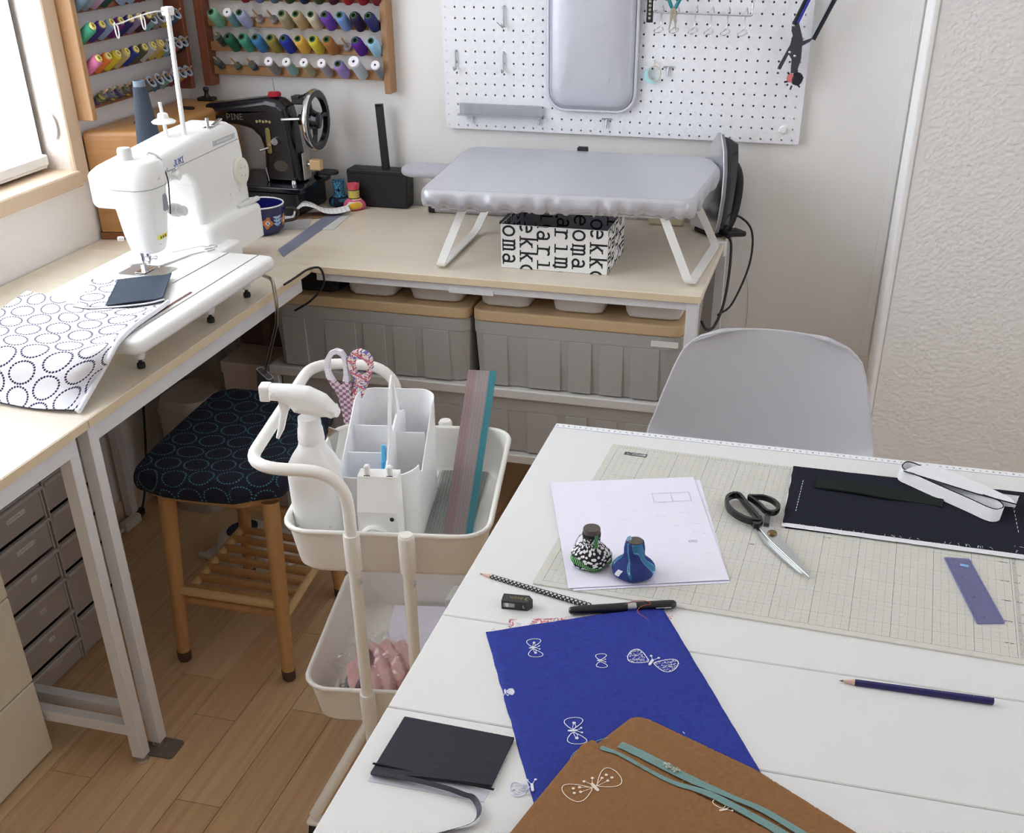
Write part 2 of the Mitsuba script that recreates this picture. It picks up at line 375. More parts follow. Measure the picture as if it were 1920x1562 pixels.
# measuring tape stuck along the far edge
def tape_fn(p, n, uv):
    u = (p.x-1.376)*100; v = (ty0-p.y)
    c = mi.Color3f(srgb('#e9eaec'))
    mm = (dr.abs(u*5-dr.floor(u*5)-.5) > .42) & (v < .004)
    fig = (dr.abs(u-dr.floor(u)-.5) < .17) & (dr.abs(v-.0085) < .0017) & (noise(u*9, v*900) > .38)
    edge = v > .0150
    c = dr.select(mm, mi.Color3f(srgb('#a9b0c0')), c); c = dr.select(fig, mi.Color3f(srgb('#5c6270')), c)
    return dr.select(edge, mi.Color3f(srgb('#aab2c6')), c)
scene['m_tape'] = pr(proc(tape_fn), .5)
one('measuring_tape', 'white adhesive measuring tape with small figures along the far edge of the white table', 'measuring tape',
    box((tx0+.001, ty0-.0162, TT), (tx1, ty0-.0004, TT+.0004), .0001), 'm_tape', False)
# ---- cutting mat
MO, MT = V(1.4818, -1.7226), -.0425
MU, MV = V(math.cos(MT), math.sin(MT)), V(-math.sin(MT), math.cos(MT))
def mat_fn(p, n, uv):
    dx, dy = p.x-float(MO[0]), p.y-float(MO[1])
    u = (dx*float(MU[0])+dy*float(MU[1]))*100; v = (dx*float(MV[0])+dy*float(MV[1]))*100
    base = mix(srgb('#d0cec6'), srgb('#c9c8c0'), fbm(p.x*40, p.y*40))
    inside = (u > -.03) & (u < 60.03) & (v > -.03) & (v < 43.03)
    fu, fv = dr.abs(u-dr.round(u)), dr.abs(v-dr.round(v))
    mu, mv = dr.abs(u/5-dr.round(u/5))*5, dr.abs((v-3)/5-dr.round((v-3)/5))*5
    minor = inside & ((fu < .021) | (fv < .021))
    major = inside & ((mu < .032) | (mv < .024) | (dr.abs(v) < .03) | (dr.abs(v-43) < .03))
    half = inside & (dr.abs(fv-.5) < .02) & (noise(u*30, v) > .35)
    # edge rulers: ticks and small figures
    tick = ((v > 43.1) & (v < 43.7) & (dr.abs(u*2-dr.round(u*2)) < .07) & (u > 0) & (u < 60)) | \
           ((u > 60.25) & (u < 61.3-.5*smoothstep(.05, .06, dr.abs(v/5-dr.round(v/5)))) & (dr.abs(v*5-dr.round(v*5)) < .22) & (v > 0) & (v < 43))
    fig = (((u > 58.6) & (u < 59.7)) | ((u > 60.35) & (u < 61.1))) & (mv < .13) & (noise(u*7, v*9) > .42)
    fig = fig | ((dr.abs(u-35.4) < .5) & (dr.abs(v-22.75) < .12) & (noise(u*7, v*9) > .45)) | ((dr.abs(u-25.5) < .5) & (dr.abs(v-17.75) < .12) & (noise(u*7, v*9) > .45))
    c = dr.select(half, mix(srgb('#bcbbb4'), srgb('#bcbbb4'), 0), base)
    c = dr.select(minor, mi.Color3f(srgb('#a19f99')), c); c = dr.select(major, mi.Color3f(srgb('#7c7b78')), c)
    c = dr.select(tick, mi.Color3f(srgb('#918f8a')), c); return dr.select(fig, mi.Color3f(srgb('#6e6d6a')), c)
scene['m_mat'] = pr(proc(mat_fn), .55)
def mp(u, v, z=0):
    q = MO+MU*u/100+MV*v/100; return V(q[0], q[1], TT+z)
mat_poly = sg.Polygon([mp(u, v)[:2] for u, v in ((-1.2, -1.1), (62.0, -1.1), (62.0, 44.0), (-1.2, 44.0))]).buffer(-.003).buffer(.003)
MATK = thing('cutting_mat', 'grey cutting mat with printed centimetre grid on the white table', 'cutting mat')
part(MATK, 'sheet', poly_prism(mat_poly, .0022, TT+.0001), 'm_mat', False)
TM = TT+.0023          # mat surface
def plate_fn(p, n, uv):
    dx, dy = p.x-float(MO[0]), p.y-float(MO[1])
    u = (dx*float(MU[0])+dy*float(MU[1]))*100; v = (dx*float(MV[0])+dy*float(MV[1]))*100
    a = (noise(u*6, v*14) > .52); lab = (u > 2.75) & (u < 5.05) & (v > 40.73) & (v < 41.45)
    c = dr.select(lab, dr.select(a, mi.Color3f(.08), mi.Color3f(.52)), dr.select((noise(u*5, v*11) > .62) & (u < 2.6), mi.Color3f(.3), mi.Color3f(.045)))
    return c
scene['m_mat_label'] = pr(proc(plate_fn), .6)
part(MATK, 'maker_label', poly_prism(sg.Polygon([mp(u, v)[:2] for u, v in ((1.45, 40.5), (5.2, 40.5), (5.2, 41.65), (1.45, 41.65))]), .00025, TM), 'm_mat_label', False, label='small black printed maker plate')

# ---- paper sheets
def wavy_sheet(quad, z, amp, seed, th=.00025, n=24):
    G = bil(*[(x, y, z) for x, y in quad], n, n)
    G[..., 2] += amp*(meshkit.fbm(G*9+seed, 2)-.3).clip(0)
    return grid_sheet(G, th)[0]
PQ = [[1.5240, -1.7358], [1.7247, -1.6640], [1.6400, -1.3735], [1.4232, -1.4440]]
mat('m_paper_cool', '#e6e3f2', .75)
s2 = one('paper_sheet', 'lower of the two white paper sheets lying on the grey cutting mat', 'paper', wavy_sheet([(1.5275, -1.7385), (1.7252, -1.6665), (1.6460, -1.3775), (1.4300, -1.4470)], TM+.0004, .0009, 3), 'm_paper_cool', True)
s1 = thing('paper_sheet', 'white paper sheet with faint pencil notes under the two fabric weights', 'paper')
part(s1, 'sheet', wavy_sheet([(1.5200, -1.7362), (1.7240, -1.6615), (1.6350, -1.3728), (1.4222, -1.4470)], TM+.0016, .0008, 8), 'm_paper_cool', True)
pex = V(1.724-1.52, -1.6615+1.7362, 0); pex /= np.linalg.norm(pex); pey = V(-pex[1], pex[0], 0)
PM = TM+.0026
def pencil_mark(pts, w=.0006): return ribbon([(x, y, PM) for x, y in pts], w, (pey*.3+pex)[None], .0001)
mat('m_pencil_line', '#a9a6b6', .8)
bx = [(1.5816, -1.4456), (1.6351, -1.4263), (1.6429, -1.4527), (1.5902, -1.4717)]
def line2(a, b, w=.0005):
    a, b = V(*a), V(*b); d = (b-a)/np.linalg.norm(b-a); nn = V(-d[1], d[0])*w/2
    return poly_prism(sg.Polygon([a+nn, b+nn, b-nn, a-nn]), .0001, PM)
bm = [tuple((V(*bx[0])+V(*bx[1]))/2), tuple((V(*bx[2])+V(*bx[3]))/2)]
marks = [line2(bx[i], bx[(i+1) % 4]) for i in range(4)]+[line2(*bm)]
rng = random.Random(5)
for (x, y, l) in [(1.60, -1.470, .012), (1.63, -1.492, .02), (1.565, -1.505, .01), (1.60, -1.512, .014), (1.64, -1.520, .03), (1.535, -1.47, .012), (1.52, -1.50, .014), (1.66, -1.545, .022), (1.55, -1.535, .016), (1.68, -1.60, .018), (1.62, -1.535, .02), (1.665, -1.475, .012), (1.645, -1.455, .01)]:
    for k in range(int(l/.0035)):
        a = V(x+k*.0035, y+rng.uniform(-.001, .001)); marks.append(line2(a, a+V(rng.uniform(.001, .0025), rng.uniform(-.0016, .0016)), .00035))
part(s1, 'pencil_notes', cat(marks), 'm_pencil_line', False, kind='stuff')
part(s1, 'pencil_notes', text_on('Oct', .006, frame((1.668, -1.567, PM), -pex, -pey), .0001), 'm_pencil_line', False)

# ---- fabric-wrapped weights
def w1_fn(p, n, uv):
    a = dr.atan2(p.y+1.668, p.x-1.5355); h = (p.z-float(TM))*100
    d1, d2, r = voronoi(a*4.2, h*2.7); dots = (d1 < .33+.12*r)
    st = dr.abs(a*10-dr.round(a*10)) < .23
    wave = h-(1.15+.55*dr.sin(a*2.2+.4)); band = (dr.abs(wave) < .42) | ((h > 3.3) & (a > -1.05) & (a < -.55)) | ((h < .55) & (a > -2.6) & (a < -.9))
    c = dr.select(dots & (h < 4.7), mi.Color3f(srgb('#e7e6e6')), mi.Color3f(srgb('#15151d')))
    return dr.select(band, dr.select(st, mi.Color3f(srgb('#7fc07a')), mi.Color3f(srgb('#12301c'))), c)
scene['m_weight_print'] = pr(proc(w1_fn), .8)
def folded_lathe(prof, base, folds, n=72, k=3):
    """lathe with radial folds: folds(a, t) -> relative radius change"""
    prof = spline([(r, z, 0) for r, z in prof], k)[:, :2]; rings = []
    for j, (r, z) in enumerate(prof):
        a = np.arange(n)*2*np.pi/n; rr = r*(1+folds(a, z)); rings.append(np.stack([base[0]+rr*np.cos(a), base[1]+rr*np.sin(a), np.full(n, base[2]+z)], 1))
    return loft(rings)
W1 = thing('fabric_weight', 'round fabric weight in black cloth with white dots and green stripes on the paper', 'weight')
WZ = PM+.0004
part(W1, 'cloth', folded_lathe([(.022, 0), (.0275, .006), (.0280, .013), (.0250, .0205), (.0175, .0265), (.0130, .031), (.0122, .038), (.0125, .046), (.0122, .0485), (.009, .0487)],
     (1.5355, -1.668, WZ), lambda a, z: .04*np.sin(5*a+1)*(z < .03)+.025*np.sin(9*a+z*300)*(z < .02)), 'm_weight_print', True)
part(W1, 'cap', lathe([(0, .046), (.0116, .046), (.0118, .0545), (.0112, .0558), (0, .056)], 40, (1.5355, -1.668, WZ)), mat('m_lead_cap', '#5d5650', .55, metallic=.3), 30, label='dull grey metal cap')
fr = [tube(spline([(1.5355-.0118, -1.672, WZ+.047), (1.5355-.016-.001*i, -1.675-.001*i, WZ+.045-.002*i), (1.5355-.0185-.0015*i, -1.677, WZ+.036-.004*i)], 4), .00018, 5) for i in range(4)]
part(W1, 'loose_thread', cat(fr), mat('m_thread_grey', '#8d8d95', .9), True)
def w2_fn(p, n, uv):
    a = dr.atan2(p.y+1.6795, p.x-1.5965); h = (p.z-float(TM))*100
    t = noise(a*3.1+h*.55, h*.4)
    c = mix(srgb('#1d2f72'), srgb('#2c6f95'), smoothstep(.58, .72, t)); c = dr.select(dr.abs(t-.73) < .012, mi.Color3f(srgb('#9fc3d4')), c)
    return dr.select((dr.abs(a+2.45-h*.18) < .14) & (h > 1.0) & (h < 1.9), mi.Color3f(srgb('#d6dbe6')), c)
scene['m_weight_blue'] = pr(proc(w2_fn), .75)
W2 = thing('fabric_weight', 'round fabric weight in deep blue and teal cloth with gathered folds on the paper', 'weight')
part(W2, 'cloth', folded_lathe([(.023, 0), (.0285, .005), (.0285, .0115), (.0240, .0185), (.0160, .0250), (.0140, .031), (.0140, .0385), (.0126, .0475), (.0120, .0500), (.0105, .0500)],
     (1.5965, -1.6795, WZ), lambda a, z: np.where(z < .027, .055*np.abs(np.sin(3.5*a+.4))-.03, .04*np.sin(3*a))), 'm_weight_blue', True)
part(W2, 'cap', lathe([(0, .046), (.0098, .046), (.0100, .0515), (.0095, .052), (0, .052)], 32, (1.5975, -1.6795, WZ)), 'm_lead_cap')
tuft = wavy_sheet([(1.5965-.0125, -1.6860, 0), (1.5965-.004, -1.6905, 0), (1.5965-.003, -1.6870, .004), (1.5965-.0135, -1.6835, .003)], 0, 0, 1, .0006, 6) if False else None
part(W2, 'cloth_corner', move(trimesh.convex.convex_hull(V([-.0128, -.002, .047], [-.0115, .003, .047], [-.004, -.004, .050], [-.0065, .001, .0575], [-.0105, -.001, .0552], [-.0035, .003, .050])), 1.5965, -1.6795, WZ), mat('m_light_blue_cloth', '#8fb9cf', .85), 30)

# ---- pencil, eraser, pen, colour pencil
def pencil(key, tip, end, r, body, wood, lead, hexa=True, flat=None):
    tip, end = V(*tip), V(*end); d = (end-tip)/np.linalg.norm(end-tip); L = np.linalg.norm(end-tip)
    prof = circ(r, 6) if hexa else circ(r, 16)
    c0 = tip+d*.0045; c1 = tip+d*.018
    part(key, 'lead', sweep([tip, c0], circ(r*.28, 10), scale=[.12, 1]), lead)
    part(key, 'wood_tip', sweep([c0, c1], circ(r, 14), scale=[.28, .93]), wood)
    part(key, 'barrel', sweep([c1, end], prof), body, 40)
mat('m_pencil_wood', '#c9a99a', .7); mat('m_graphite', '#4a4a50', .4)
ps, pe_ = [(1.3936, -1.7261), (1.5580, -1.7696)]
pd = V(pe_[0]-ps[0], pe_[1]-ps[1]); pd /= np.linalg.norm(pd)
def star_fn(p, n, uv):
    s = ((p.x-float(ps[0]))*float(pd[0])+(p.y-float(ps[1]))*float(pd[1]))*100; t = ((p.y-float(ps[1]))*float(pd[0])-(p.x-float(ps[0]))*float(pd[1]))*100+(p.z-float(TT))*55
    cs = dr.round(s/.62)*.62; ct = dr.round((t-.2)/.62)*.62+.2; a = dr.atan2(t-ct, s-cs); rr = dr.sqrt(dr.square(s-cs)+dr.square(t-ct))
    big = rr < .17+.06*dr.cos(5*a)
    cs2 = dr.round((s-.31)/.62)*.62+.31; ct2 = dr.round((t+.1)/.62)*.62-.1; small = dr.sqrt(dr.square(s-cs2)+dr.square(t-ct2)) < .1
    return dr.select(big | small, mi.Color3f(srgb('#dedede')), mi.Color3f(srgb('#17171b')))
scene['m_star_pencil'] = pr(proc(star_fn), .35)
pk = thing('pencil', 'black pencil printed with white stars on the white table, sharp end to the left', 'pencil')
pencil(pk, (ps[0], ps[1], TT+.0012), (pe_[0], pe_[1], TT+.0037), .0037, 'm_star_pencil', 'm_pencil_wood', 'm_graphite')
mat('m_blue_pencil', '#1f1c58', .3)
cs_, ce_ = [(1.8736, -1.8483), (2.0454, -1.8461)]
pk = thing('pencil', 'dark blue colour pencil lying alone on the white table by the hinge line', 'pencil')
pencil(pk, (cs_[0], cs_[1], TT+.0025), (ce_[0], ce_[1], TT+.0042), .0041, 'm_blue_pencil', 'm_pencil_wood', mat('m_blue_lead', '#17133f', .5))
ek = thing('eraser', 'small black eraser with one pointed end and a barcode on its side', 'eraser')
eb = [(1.4459, -1.7997), (1.4823, -1.7966), (1.4862, -1.7788)]
e0, e1 = V(*eb[0]), V(*eb[1]); ex = (e1-e0)/np.linalg.norm(e1-e0); ey = V(-ex[1], ex[0]); EL, EW, EH = .0400, .0175, .0125
ef = frame((e0[0], e0[1], TT+.0001), (ex[0], ex[1], 0), (ey[0], ey[1], 0))
ep = sg.Polygon([(0, 0), (EL-.006, 0), (EL, EW*.5), (EL-.006, EW), (0, EW)]).buffer(-.0008).buffer(.0008)
mat('m_eraser', '#2a2927', .45); mat('m_gold_print', '#7d7548', .5)
part(ek, 'body', xf(poly_prism(ep, EH), ef), 'm_eraser', 40)
def bars(p, n, uv):
    s = ((p.x-float(e0[0]))*float(ex[0])+(p.y-float(e0[1]))*float(ex[1]))*1000
    return dr.select(cell_rand(s*2.6) > .5, mi.Color3f(.05), mi.Color3f(.62))
scene['m_barcode'] = pr(proc(bars), .6)
part(ek, 'barcode', xf(box((.0025, -.0002, .0035), (.0175, .0004, .0095), .0001), ef), 'm_barcode', False)
part(ek, 'print', xf(text_on('Arch', .006, frame((.0275, .0125, EH), (-1, 0, 0), (0, -1, 0)), .0002), ef), 'm_gold_print', False)
part(ek, 'print', xf(cat([poly_prism(sg.Point(.0335, EW/2).buffer(r).difference(sg.Point(.0335+.0012, EW/2).buffer(r)), .0002, EH) for r in (.0042, .0030)]), ef), 'm_gold_print', False)
part(ek, 'print', xf(text_on('L', .004, frame((.028, 0, .004), (1, 0, 0), (0, 0, 1)), .0002), ef), 'm_label', False)
pa, pb, pc, pd_ = [(1.5333, -1.7910), (1.6045, -1.7641), (1.6148, -1.7594), (1.6644, -1.7407)]
dv = V(pd_[0]-pa[0], pd_[1]-pa[1], 0); PL = np.linalg.norm(dv); dv /= PL
TMZ = TT+.0062
PEN = thing('pen', 'black lacquered pen with a silver ring lying half under the blue cloth', 'pen')
l1 = np.linalg.norm(V(pb[0]-pa[0], pb[1]-pa[1])); l2 = np.linalg.norm(V(pc[0]-pa[0], pc[1]-pa[1]))
mat('m_pen_black', '#101012', .2, clearcoat=.6)
part(PEN, 'barrel', lathe([(0, 0), (.0028, .0004), (.0044, .002), (.0052, .006), (.0058, .02), (.0060, l1), (0, l1)], 32, (pa[0], pa[1], TMZ), dv), 'm_pen_black')
part(PEN, 'ring', lathe([(0, l1), (.0061, l1), (.0063, l1+.0005), (.0063, l2-.0005), (.0061, l2), (0, l2)], 32, (pa[0], pa[1], TMZ), dv), 'm_steel', label='silver ring')
part(PEN, 'cap', lathe([(0, l2), (.0060, l2), (.0060, PL-.008), (.0052, PL-.003), (.0030, PL-.0003), (0, PL)], 32, (pa[0], pa[1], TMZ), dv), 'm_pen_black')
sd = np.cross((0, 0, 1), dv); cl0 = V(pa[0], pa[1], TMZ)+dv*(PL-.028)-sd*.0068
part(PEN, 'clip', bar(cl0, cl0+dv*.020, .0022, .0012), 'm_steel')
# red thread looping over the pen and the cloth
th = [(1.6025, -1.7692), (1.6097, -1.7596), (1.6192, -1.7545), (1.6296, -1.7544), (1.6333, -1.7598), (1.6245, -1.7647), (1.6199, -1.7735), (1.6219, -1.7805), (1.6303, -1.7858), (1.6366, -1.7904)]
one('loose_thread', 'tangled red thread lying across the black pen and the blue cloth', 'thread', tube(spline([(x, y, TT+.0128-.0007*max(0, i-4)) for i, (x, y) in enumerate(th)], 6), .00042, 6), mat('m_red_thread', '#b5524a', .8), True)
# printed plastic sleeve peeping out above the blue cloth
def sleeve_fn(p, n, uv):
    u, v = p.x*1000, p.y*1000
    k = noise(u*.5+v*.3, v*.6); on = noise(u*.06+3, v*.02)
    c = mi.Color3f(srgb('#e6e3e3'))
    c = dr.select((k > .62) & (on > .45), mi.Color3f(srgb('#c1566a')), c); return dr.select((k < .3) & (on > .52), mi.Color3f(srgb('#a08a68')), c)
scene['m_sleeve'] = pr(proc(sleeve_fn), .25)
slv = [(1.4622, -1.8210), (1.6640, -1.7600), (1.66, -1.785), (1.4690, -1.8480)]
one('plastic_sleeve', 'thin printed plastic sleeve peeping out from under the blue cloth', 'plastic sleeve', wavy_sheet(slv[::-1], TT+.0004, .0006, 2, .0002, 12), 'm_sleeve', True)

# ---- cloth pieces
def weave(p, n, uv): return dr.sin(p.x*5200)*.5+dr.sin(p.y*5200)*.5+fbm(p.x*160, p.y*160, p.z*160)
def felt(a, b):
    def fn(p, n, uv): return mix(srgb(a), srgb(b), fbm(p.x*260, p.y*260, p.z*260, 3))
    return proc(fn)
bump('m_cloth_blue', felt('#2a3aa0', '#202d80'), .9, weave, .00025, 2e-4, sheen=.3)
bump('m_cloth_brown', felt('#94683f', '#7f5834'), .9, weave, .00025, 2e-4, sheen=.3)
bump('m_cloth_navy', felt('#171a2b', '#10121f'), .92, weave, .0003, 2e-4)
bump('m_cloth_green', felt('#16211f', '#0f1816'), .92, weave, .0003, 2e-4)
mat('m_embroidery', '#d9dbe6', .7)
mat('m_embroidery_warm', '#e0d2c0', .7)
def cloth_quad(c, z, th, nu=40, nv=40, amp=.0012, seed=0, rim=.0025, f=7., wob=.0008):
    """soft folded cloth on the table: quad c (counter-clockwise from near left), top at z+th, rounded rims down to z"""
    G = bil(*[(x, y, 0) for x, y in c], nu, nv)
    uu, vv = np.meshgrid(np.linspace(0, 1, nu), np.linspace(0, 1, nv), indexing='ij')
    ctr = G.reshape(-1, 3).mean(0); wv = meshkit.noise(G*60+seed, 3)[..., None]-.5
    e = np.minimum(np.minimum(uu, 1-uu), np.minimum(vv, 1-vv)); d = G-ctr; d /= np.linalg.norm(d, axis=-1, keepdims=True)+1e-9
    G = G+d*wv*wob*2*(e < .03)[..., None]
    L = np.linalg.norm(V(*c[1])-V(*c[0])); t = np.clip(e*L/rim, 0, 1)
    G[..., 2] = z+th*np.sqrt(np.clip(1-(1-t)**2, 0, 1))+amp*(meshkit.fbm(G*f+seed, 2)-.25).clip(0)*np.clip(e*12, 0, 1)
    idx = np.arange(nu*nv).reshape(nu, nv); per = np.concatenate([idx[:-1, 0], idx[-1, :-1], idx[:0:-1, -1], idx[0, :0:-1]])
    m, uv = grid_sheet(G); v = m.vertices.view(np.ndarray).copy(); low = v[per].copy(); low[:, 2] = z; n0 = len(v)
    f2 = [[a, n0+i, n0+(i+1) % len(per)] for i, a in enumerate(per)]+[[a, n0+(i+1) % len(per), per[(i+1) % len(per)]] for i, a in enumerate(per)]
    v = np.vstack([v, low, low.mean(0)]); f3 = [[len(v)-1, n0+(i+1) % len(per), n0+i] for i in range(len(per))]
    return trimesh.Trimesh(v, np.vstack([m.faces, f2, f3]), process=False), G
def flat_path(pts, w, z, th=.0004, closed=False):
    ls = sg.LineString(list(pts)+([pts[0]] if closed else [])).buffer(w/2, quad_segs=3); return poly_prism(ls, th, z)
def butterfly(parent, mtl, pos, z, ang, s, style, wing=(.55, .55), surf=None):
    """embroidered butterfly: two wing loops either side of a body, feelers with dots"""
    a = math.radians(ang); R = np.array([[math.cos(a), -math.sin(a)], [math.sin(a), math.cos(a)]]); P = V(*pos)
    tr = lambda q: [tuple(P+R@(V(*p)*s)) for p in q]
    out = []; t = np.linspace(0, 2*np.pi, 26)[:-1]
    for sg_, w in ((1, wing[0]), (-1, wing[1])):
        if not w: continue
        loop = [(sg_*(.08+w*(1-np.cos(x))*.5), .10*np.sin(x)*(1.1 if style != 'round' else 1)+.34*w*np.sin(x)*(1-np.cos(x))*.8+.10*(1-np.cos(x))*w) for x in t]
        out.append(flat_path(tr(loop), .0009 if style != 'lace' else .0011, z, .0005, True))
        if style == 'dot':
            out.append(poly_prism(sg.Point(*tr([(sg_*.36, .08)])[0]).buffer(s*.055), .0008, z))
            out.append(flat_path(tr([(sg_*.05, .0), (sg_*.2, .02), (sg_*.33, .06)]), .0007, z)); out.append(flat_path(tr([(sg_*.05, .03), (sg_*.2, .12), (sg_*.33, .1)]), .0007, z))
        if style == 'dots5':
            for q in ((.30, .16), (.44, .20), (.50, .06), (.36, .02)): out.append(poly_prism(sg.Point(*tr([(sg_*q[0], q[1])])[0]).buffer(s*.035), .0008, z))
            out.append(flat_path(tr([(sg_*.04, .02), (sg_*.30, .16)]), .0006, z)); out.append(flat_path(tr([(sg_*.04, .0), (sg_*.36, .02)]), .0006, z))
        if style == 'lace':
            pg = sg.Polygon(tr(loop)); rg = random.Random(int(s*1e5)+sg_); x0, y0, x1, y1 = pg.bounds
            for _ in range(150):
                p = V(rg.uniform(x0, x1), rg.uniform(y0, y1))
                if pg.contains(sg.Point(*p)):
                    d = rg.uniform(0, 3.14); q = p+V(math.cos(d), math.sin(d))*.0018; out.append(flat_path([tuple(p), tuple(q)], .0005, z, .0003))
    out.append(flat_path(tr([(0, -.12), (0, .10)]), s*.075, z, .0009))
    for sx in (-1, 1):
        f = tr([(0, .08), (sx*.06, .20), (sx*.11, .27)]); out += [flat_path(f, .0007, z), poly_prism(sg.Point(*f[-1]).buffer(s*.035), .0008, z)]
    m = cat(out); from scipy.spatial import cKDTree
    q = np.array(m.vertices); d, i = cKDTree(surf[:, :2]).query(q[:, :2], k=3); q[:, 2] = (surf[i, 2]).max(1)+.0002+(q[:, 2]-z); m.vertices = q
    part(parent, 'embroidered_butterfly', m, mtl, False)
BC = thing('cloth_piece', 'royal blue cloth with white embroidered butterflies on the white table', 'cloth')
P0, P1, P2, P3 = V(1.4418, -1.8560), V(1.6440, -1.7392), V(1.7947, -2.0209), V(1.5783, -2.1366)
ext = .06
P2e, P3e = P2+(P2-P1)/np.linalg.norm(P2-P1)*ext, P3+(P3-P0)/np.linalg.norm(P3-P0)*ext
bm_, BG = cloth_quad([tuple(P3e), tuple(P2e), tuple(P1), tuple(P0)], TT+.0006, .0034, 48, 56, .0022, 2, .004, 9)
part(BC, 'cloth', bm_, 'm_cloth_blue', True)
BZ = TT+.0056
for (q, ang, s, st, w) in (([(1.5095, -1.8798)][0], -70, .030, 'dot', (.55, .55)), ([(1.5945, -1.8847)][0], -75, .024, 'plain', (.5, .5)), ([(1.6547, -1.8733)][0], -12, .044, 'lace', (.62, .62)),
                           ([(1.5926, -2.0203)][0], -70, .036, 'dot', (.55, .55)), ([(1.5006, -1.9716)][0], 200, .026, 'lace', (0, .3)), ([(1.5723, -2.1183)][0], 20, .040, 'lace', (.0, .5))):
    butterfly(BC, 'm_embroidery', q, BZ-.0012, ang, s, st, w, BG.reshape(-1, 3))
fz = []
for i in range(26):
    t = rng.random(); p = P0*(1-t)+P1*t; d = V(rng.uniform(-.008, .008), rng.uniform(.002, .009))
    fz.append(tube(spline([(p[0], p[1], TT+.002), (p[0]+d[0]*.5, p[1]+d[1]*.6, TT+.003), (p[0]+d[0], p[1]+d[1], TT+.0012)], 3), .00016, 4))
part(BC, 'frayed_edge', cat(fz), mat('m_fray_blue', '#3a3f63', .9), True, kind='stuff')
part(BC, 'lint', flat_path([(1.7105, -1.9905), (1.7125, -1.9930)], .0007, BZ-.0010), 'm_embroidery', False)

BR = thing('cloth_piece', 'brown cloth with an open seam showing teal lining, lying over the blue cloth', 'cloth')
A = [(1.6515, -1.9782), (1.6289, -2.0332), (1.9154, -2.0998), (1.6654, -1.9746)]
Bq = [(1.6138, -2.0351), (1.5799, -2.1425), (1.5706, -2.1929)]
za = BZ-.0004
Aout = [(1.600, -2.47), (2.16, -2.47), (1.6680, -1.9800), (1.6480, -1.9870)]
def outline_sheet(poly, z, th, amp, seed, mtl, name, parent, h=.004):
    """soft sheet with an arbitrary outline: triangulated on a grid inside the polygon"""
    poly = poly.buffer(-.0035).buffer(.0035); x0, y0, x1, y1 = poly.bounds
    pts = [(x, y) for x in np.arange(x0, x1, h) for y in np.arange(y0, y1, h) if poly.buffer(-h*.45).contains(sg.Point(x, y))]
    rim = [poly.exterior.interpolate(d).coords[0] for d in np.arange(0, poly.length, h)]
    inner = poly.buffer(-.0018); rim2 = [inner.exterior.interpolate(d).coords[0] for d in np.arange(0, inner.length, h)]
    from scipy.spatial import Delaunay
    Q = np.array(rim+rim2+pts); tri = Delaunay(Q).simplices; c = Q[tri].mean(1); tri = tri[[poly.contains(sg.Point(*q)) for q in c]]
    a = np.cross(Q[tri[:, 1]]-Q[tri[:, 0]], Q[tri[:, 2]]-Q[tri[:, 0]]); tri[a < 0] = tri[a < 0][:, ::-1]
    e = np.array([poly.exterior.distance(sg.Point(*q)) for q in Q]); t = np.clip(e/.0022, 0, 1)
    zz = z+th*np.sqrt(np.clip(1-(1-t)**2, 0, 1))+amp*(meshkit.fbm(np.column_stack([Q*8, np.full(len(Q), seed)]), 2)-.3).clip(0)*np.clip(e/.03, 0, 1)
    v = np.column_stack([Q, zz]); n = len(v); nr = len(rim); low = np.column_stack([np.array(rim), np.full(nr, z-.0012)])
    side = [[(i+1) % nr, i, n+i] for i in range(nr)]+[[(i+1) % nr, n+i, n+(i+1) % nr] for i in range(nr)]
    m = trimesh.Trimesh(np.vstack([v, low]), np.vstack([tri, side if sg.Polygon(rim).exterior.is_ccw is False else np.array(side)[:, ::-1]]), process=False)
    part(parent, name, m, mtl, 50); return v
LE = V(*A[1])
outline_sheet(sg.Polygon([(1.6500, -1.9835), (1.6600, -1.9795), (1.6720, -1.9810), (1.7949, -2.0345), (1.9200, -2.1150), (2.20, -2.33), (2.20, -2.47), (1.80, -2.47), (1.70, -2.30), (1.60, -2.12), (1.6180, -2.045)]), za, .0030, .003, 4, 'm_cloth_brown', 'back_panel', BR)
FRONT = outline_sheet(sg.Polygon([(1.6190, -2.0330), (1.6310, -2.0440), (1.6750, -2.0650), (1.7340, -2.0880), (1.7900, -2.1120), (1.8330, -2.1310), (2.00, -2.24), (2.00, -2.47), (1.52, -2.47), (1.5650, -2.2060), (1.5800, -2.1480), (1.6080, -2.0450)]), za+.0034, .0030, .004, 6, 'm_cloth_brown', 'front_panel', BR)
mat('m_teal_cloth', '#71928f', .85)
def strip(pts, w, z, lift=.001):
    P = spline([(x, y, z+lift*(i % 2)) for i, (x, y) in enumerate(pts)], 6); return ribbon(P, w, (.35, .9, .3), .0004)
sA = [(1.6485, -2.0360), (1.6717, -2.0451), (1.7026, -2.0589), (1.7325, -2.0722), (1.7725, -2.0863), (1.8056, -2.0975), (1.8383, -2.1158), (1.8646, -2.1311)]
sB = [(1.6299, -2.0478), (1.6532, -2.0542), (1.6815, -2.0685), (1.7128, -2.0822), (1.7512, -2.0901), (1.7906, -2.1075), (1.8287, -2.1279), (1.8551, -2.1464)]
def tapered(pts, z, ws):
    P = spline([(x, y, z) for x, y in pts], 6); w = np.interp(np.linspace(0, 1, len(P)), np.linspace(0, 1, len(ws)), ws)
    d = np.gradient(P, axis=0); d /= np.linalg.norm(d, axis=1, keepdims=True); s = np.stack([-d[:, 1], d[:, 0], np.zeros(len(P))], 1)
    wob = meshkit.noise(P*350, 1)[:, None]*.0012
    G = np.stack([P-s*(w[:, None]/2+wob), P+V(0, 0, .0009), P+s*(w[:, None]/2)], 1); return grid_sheet(G, .0004)[0]
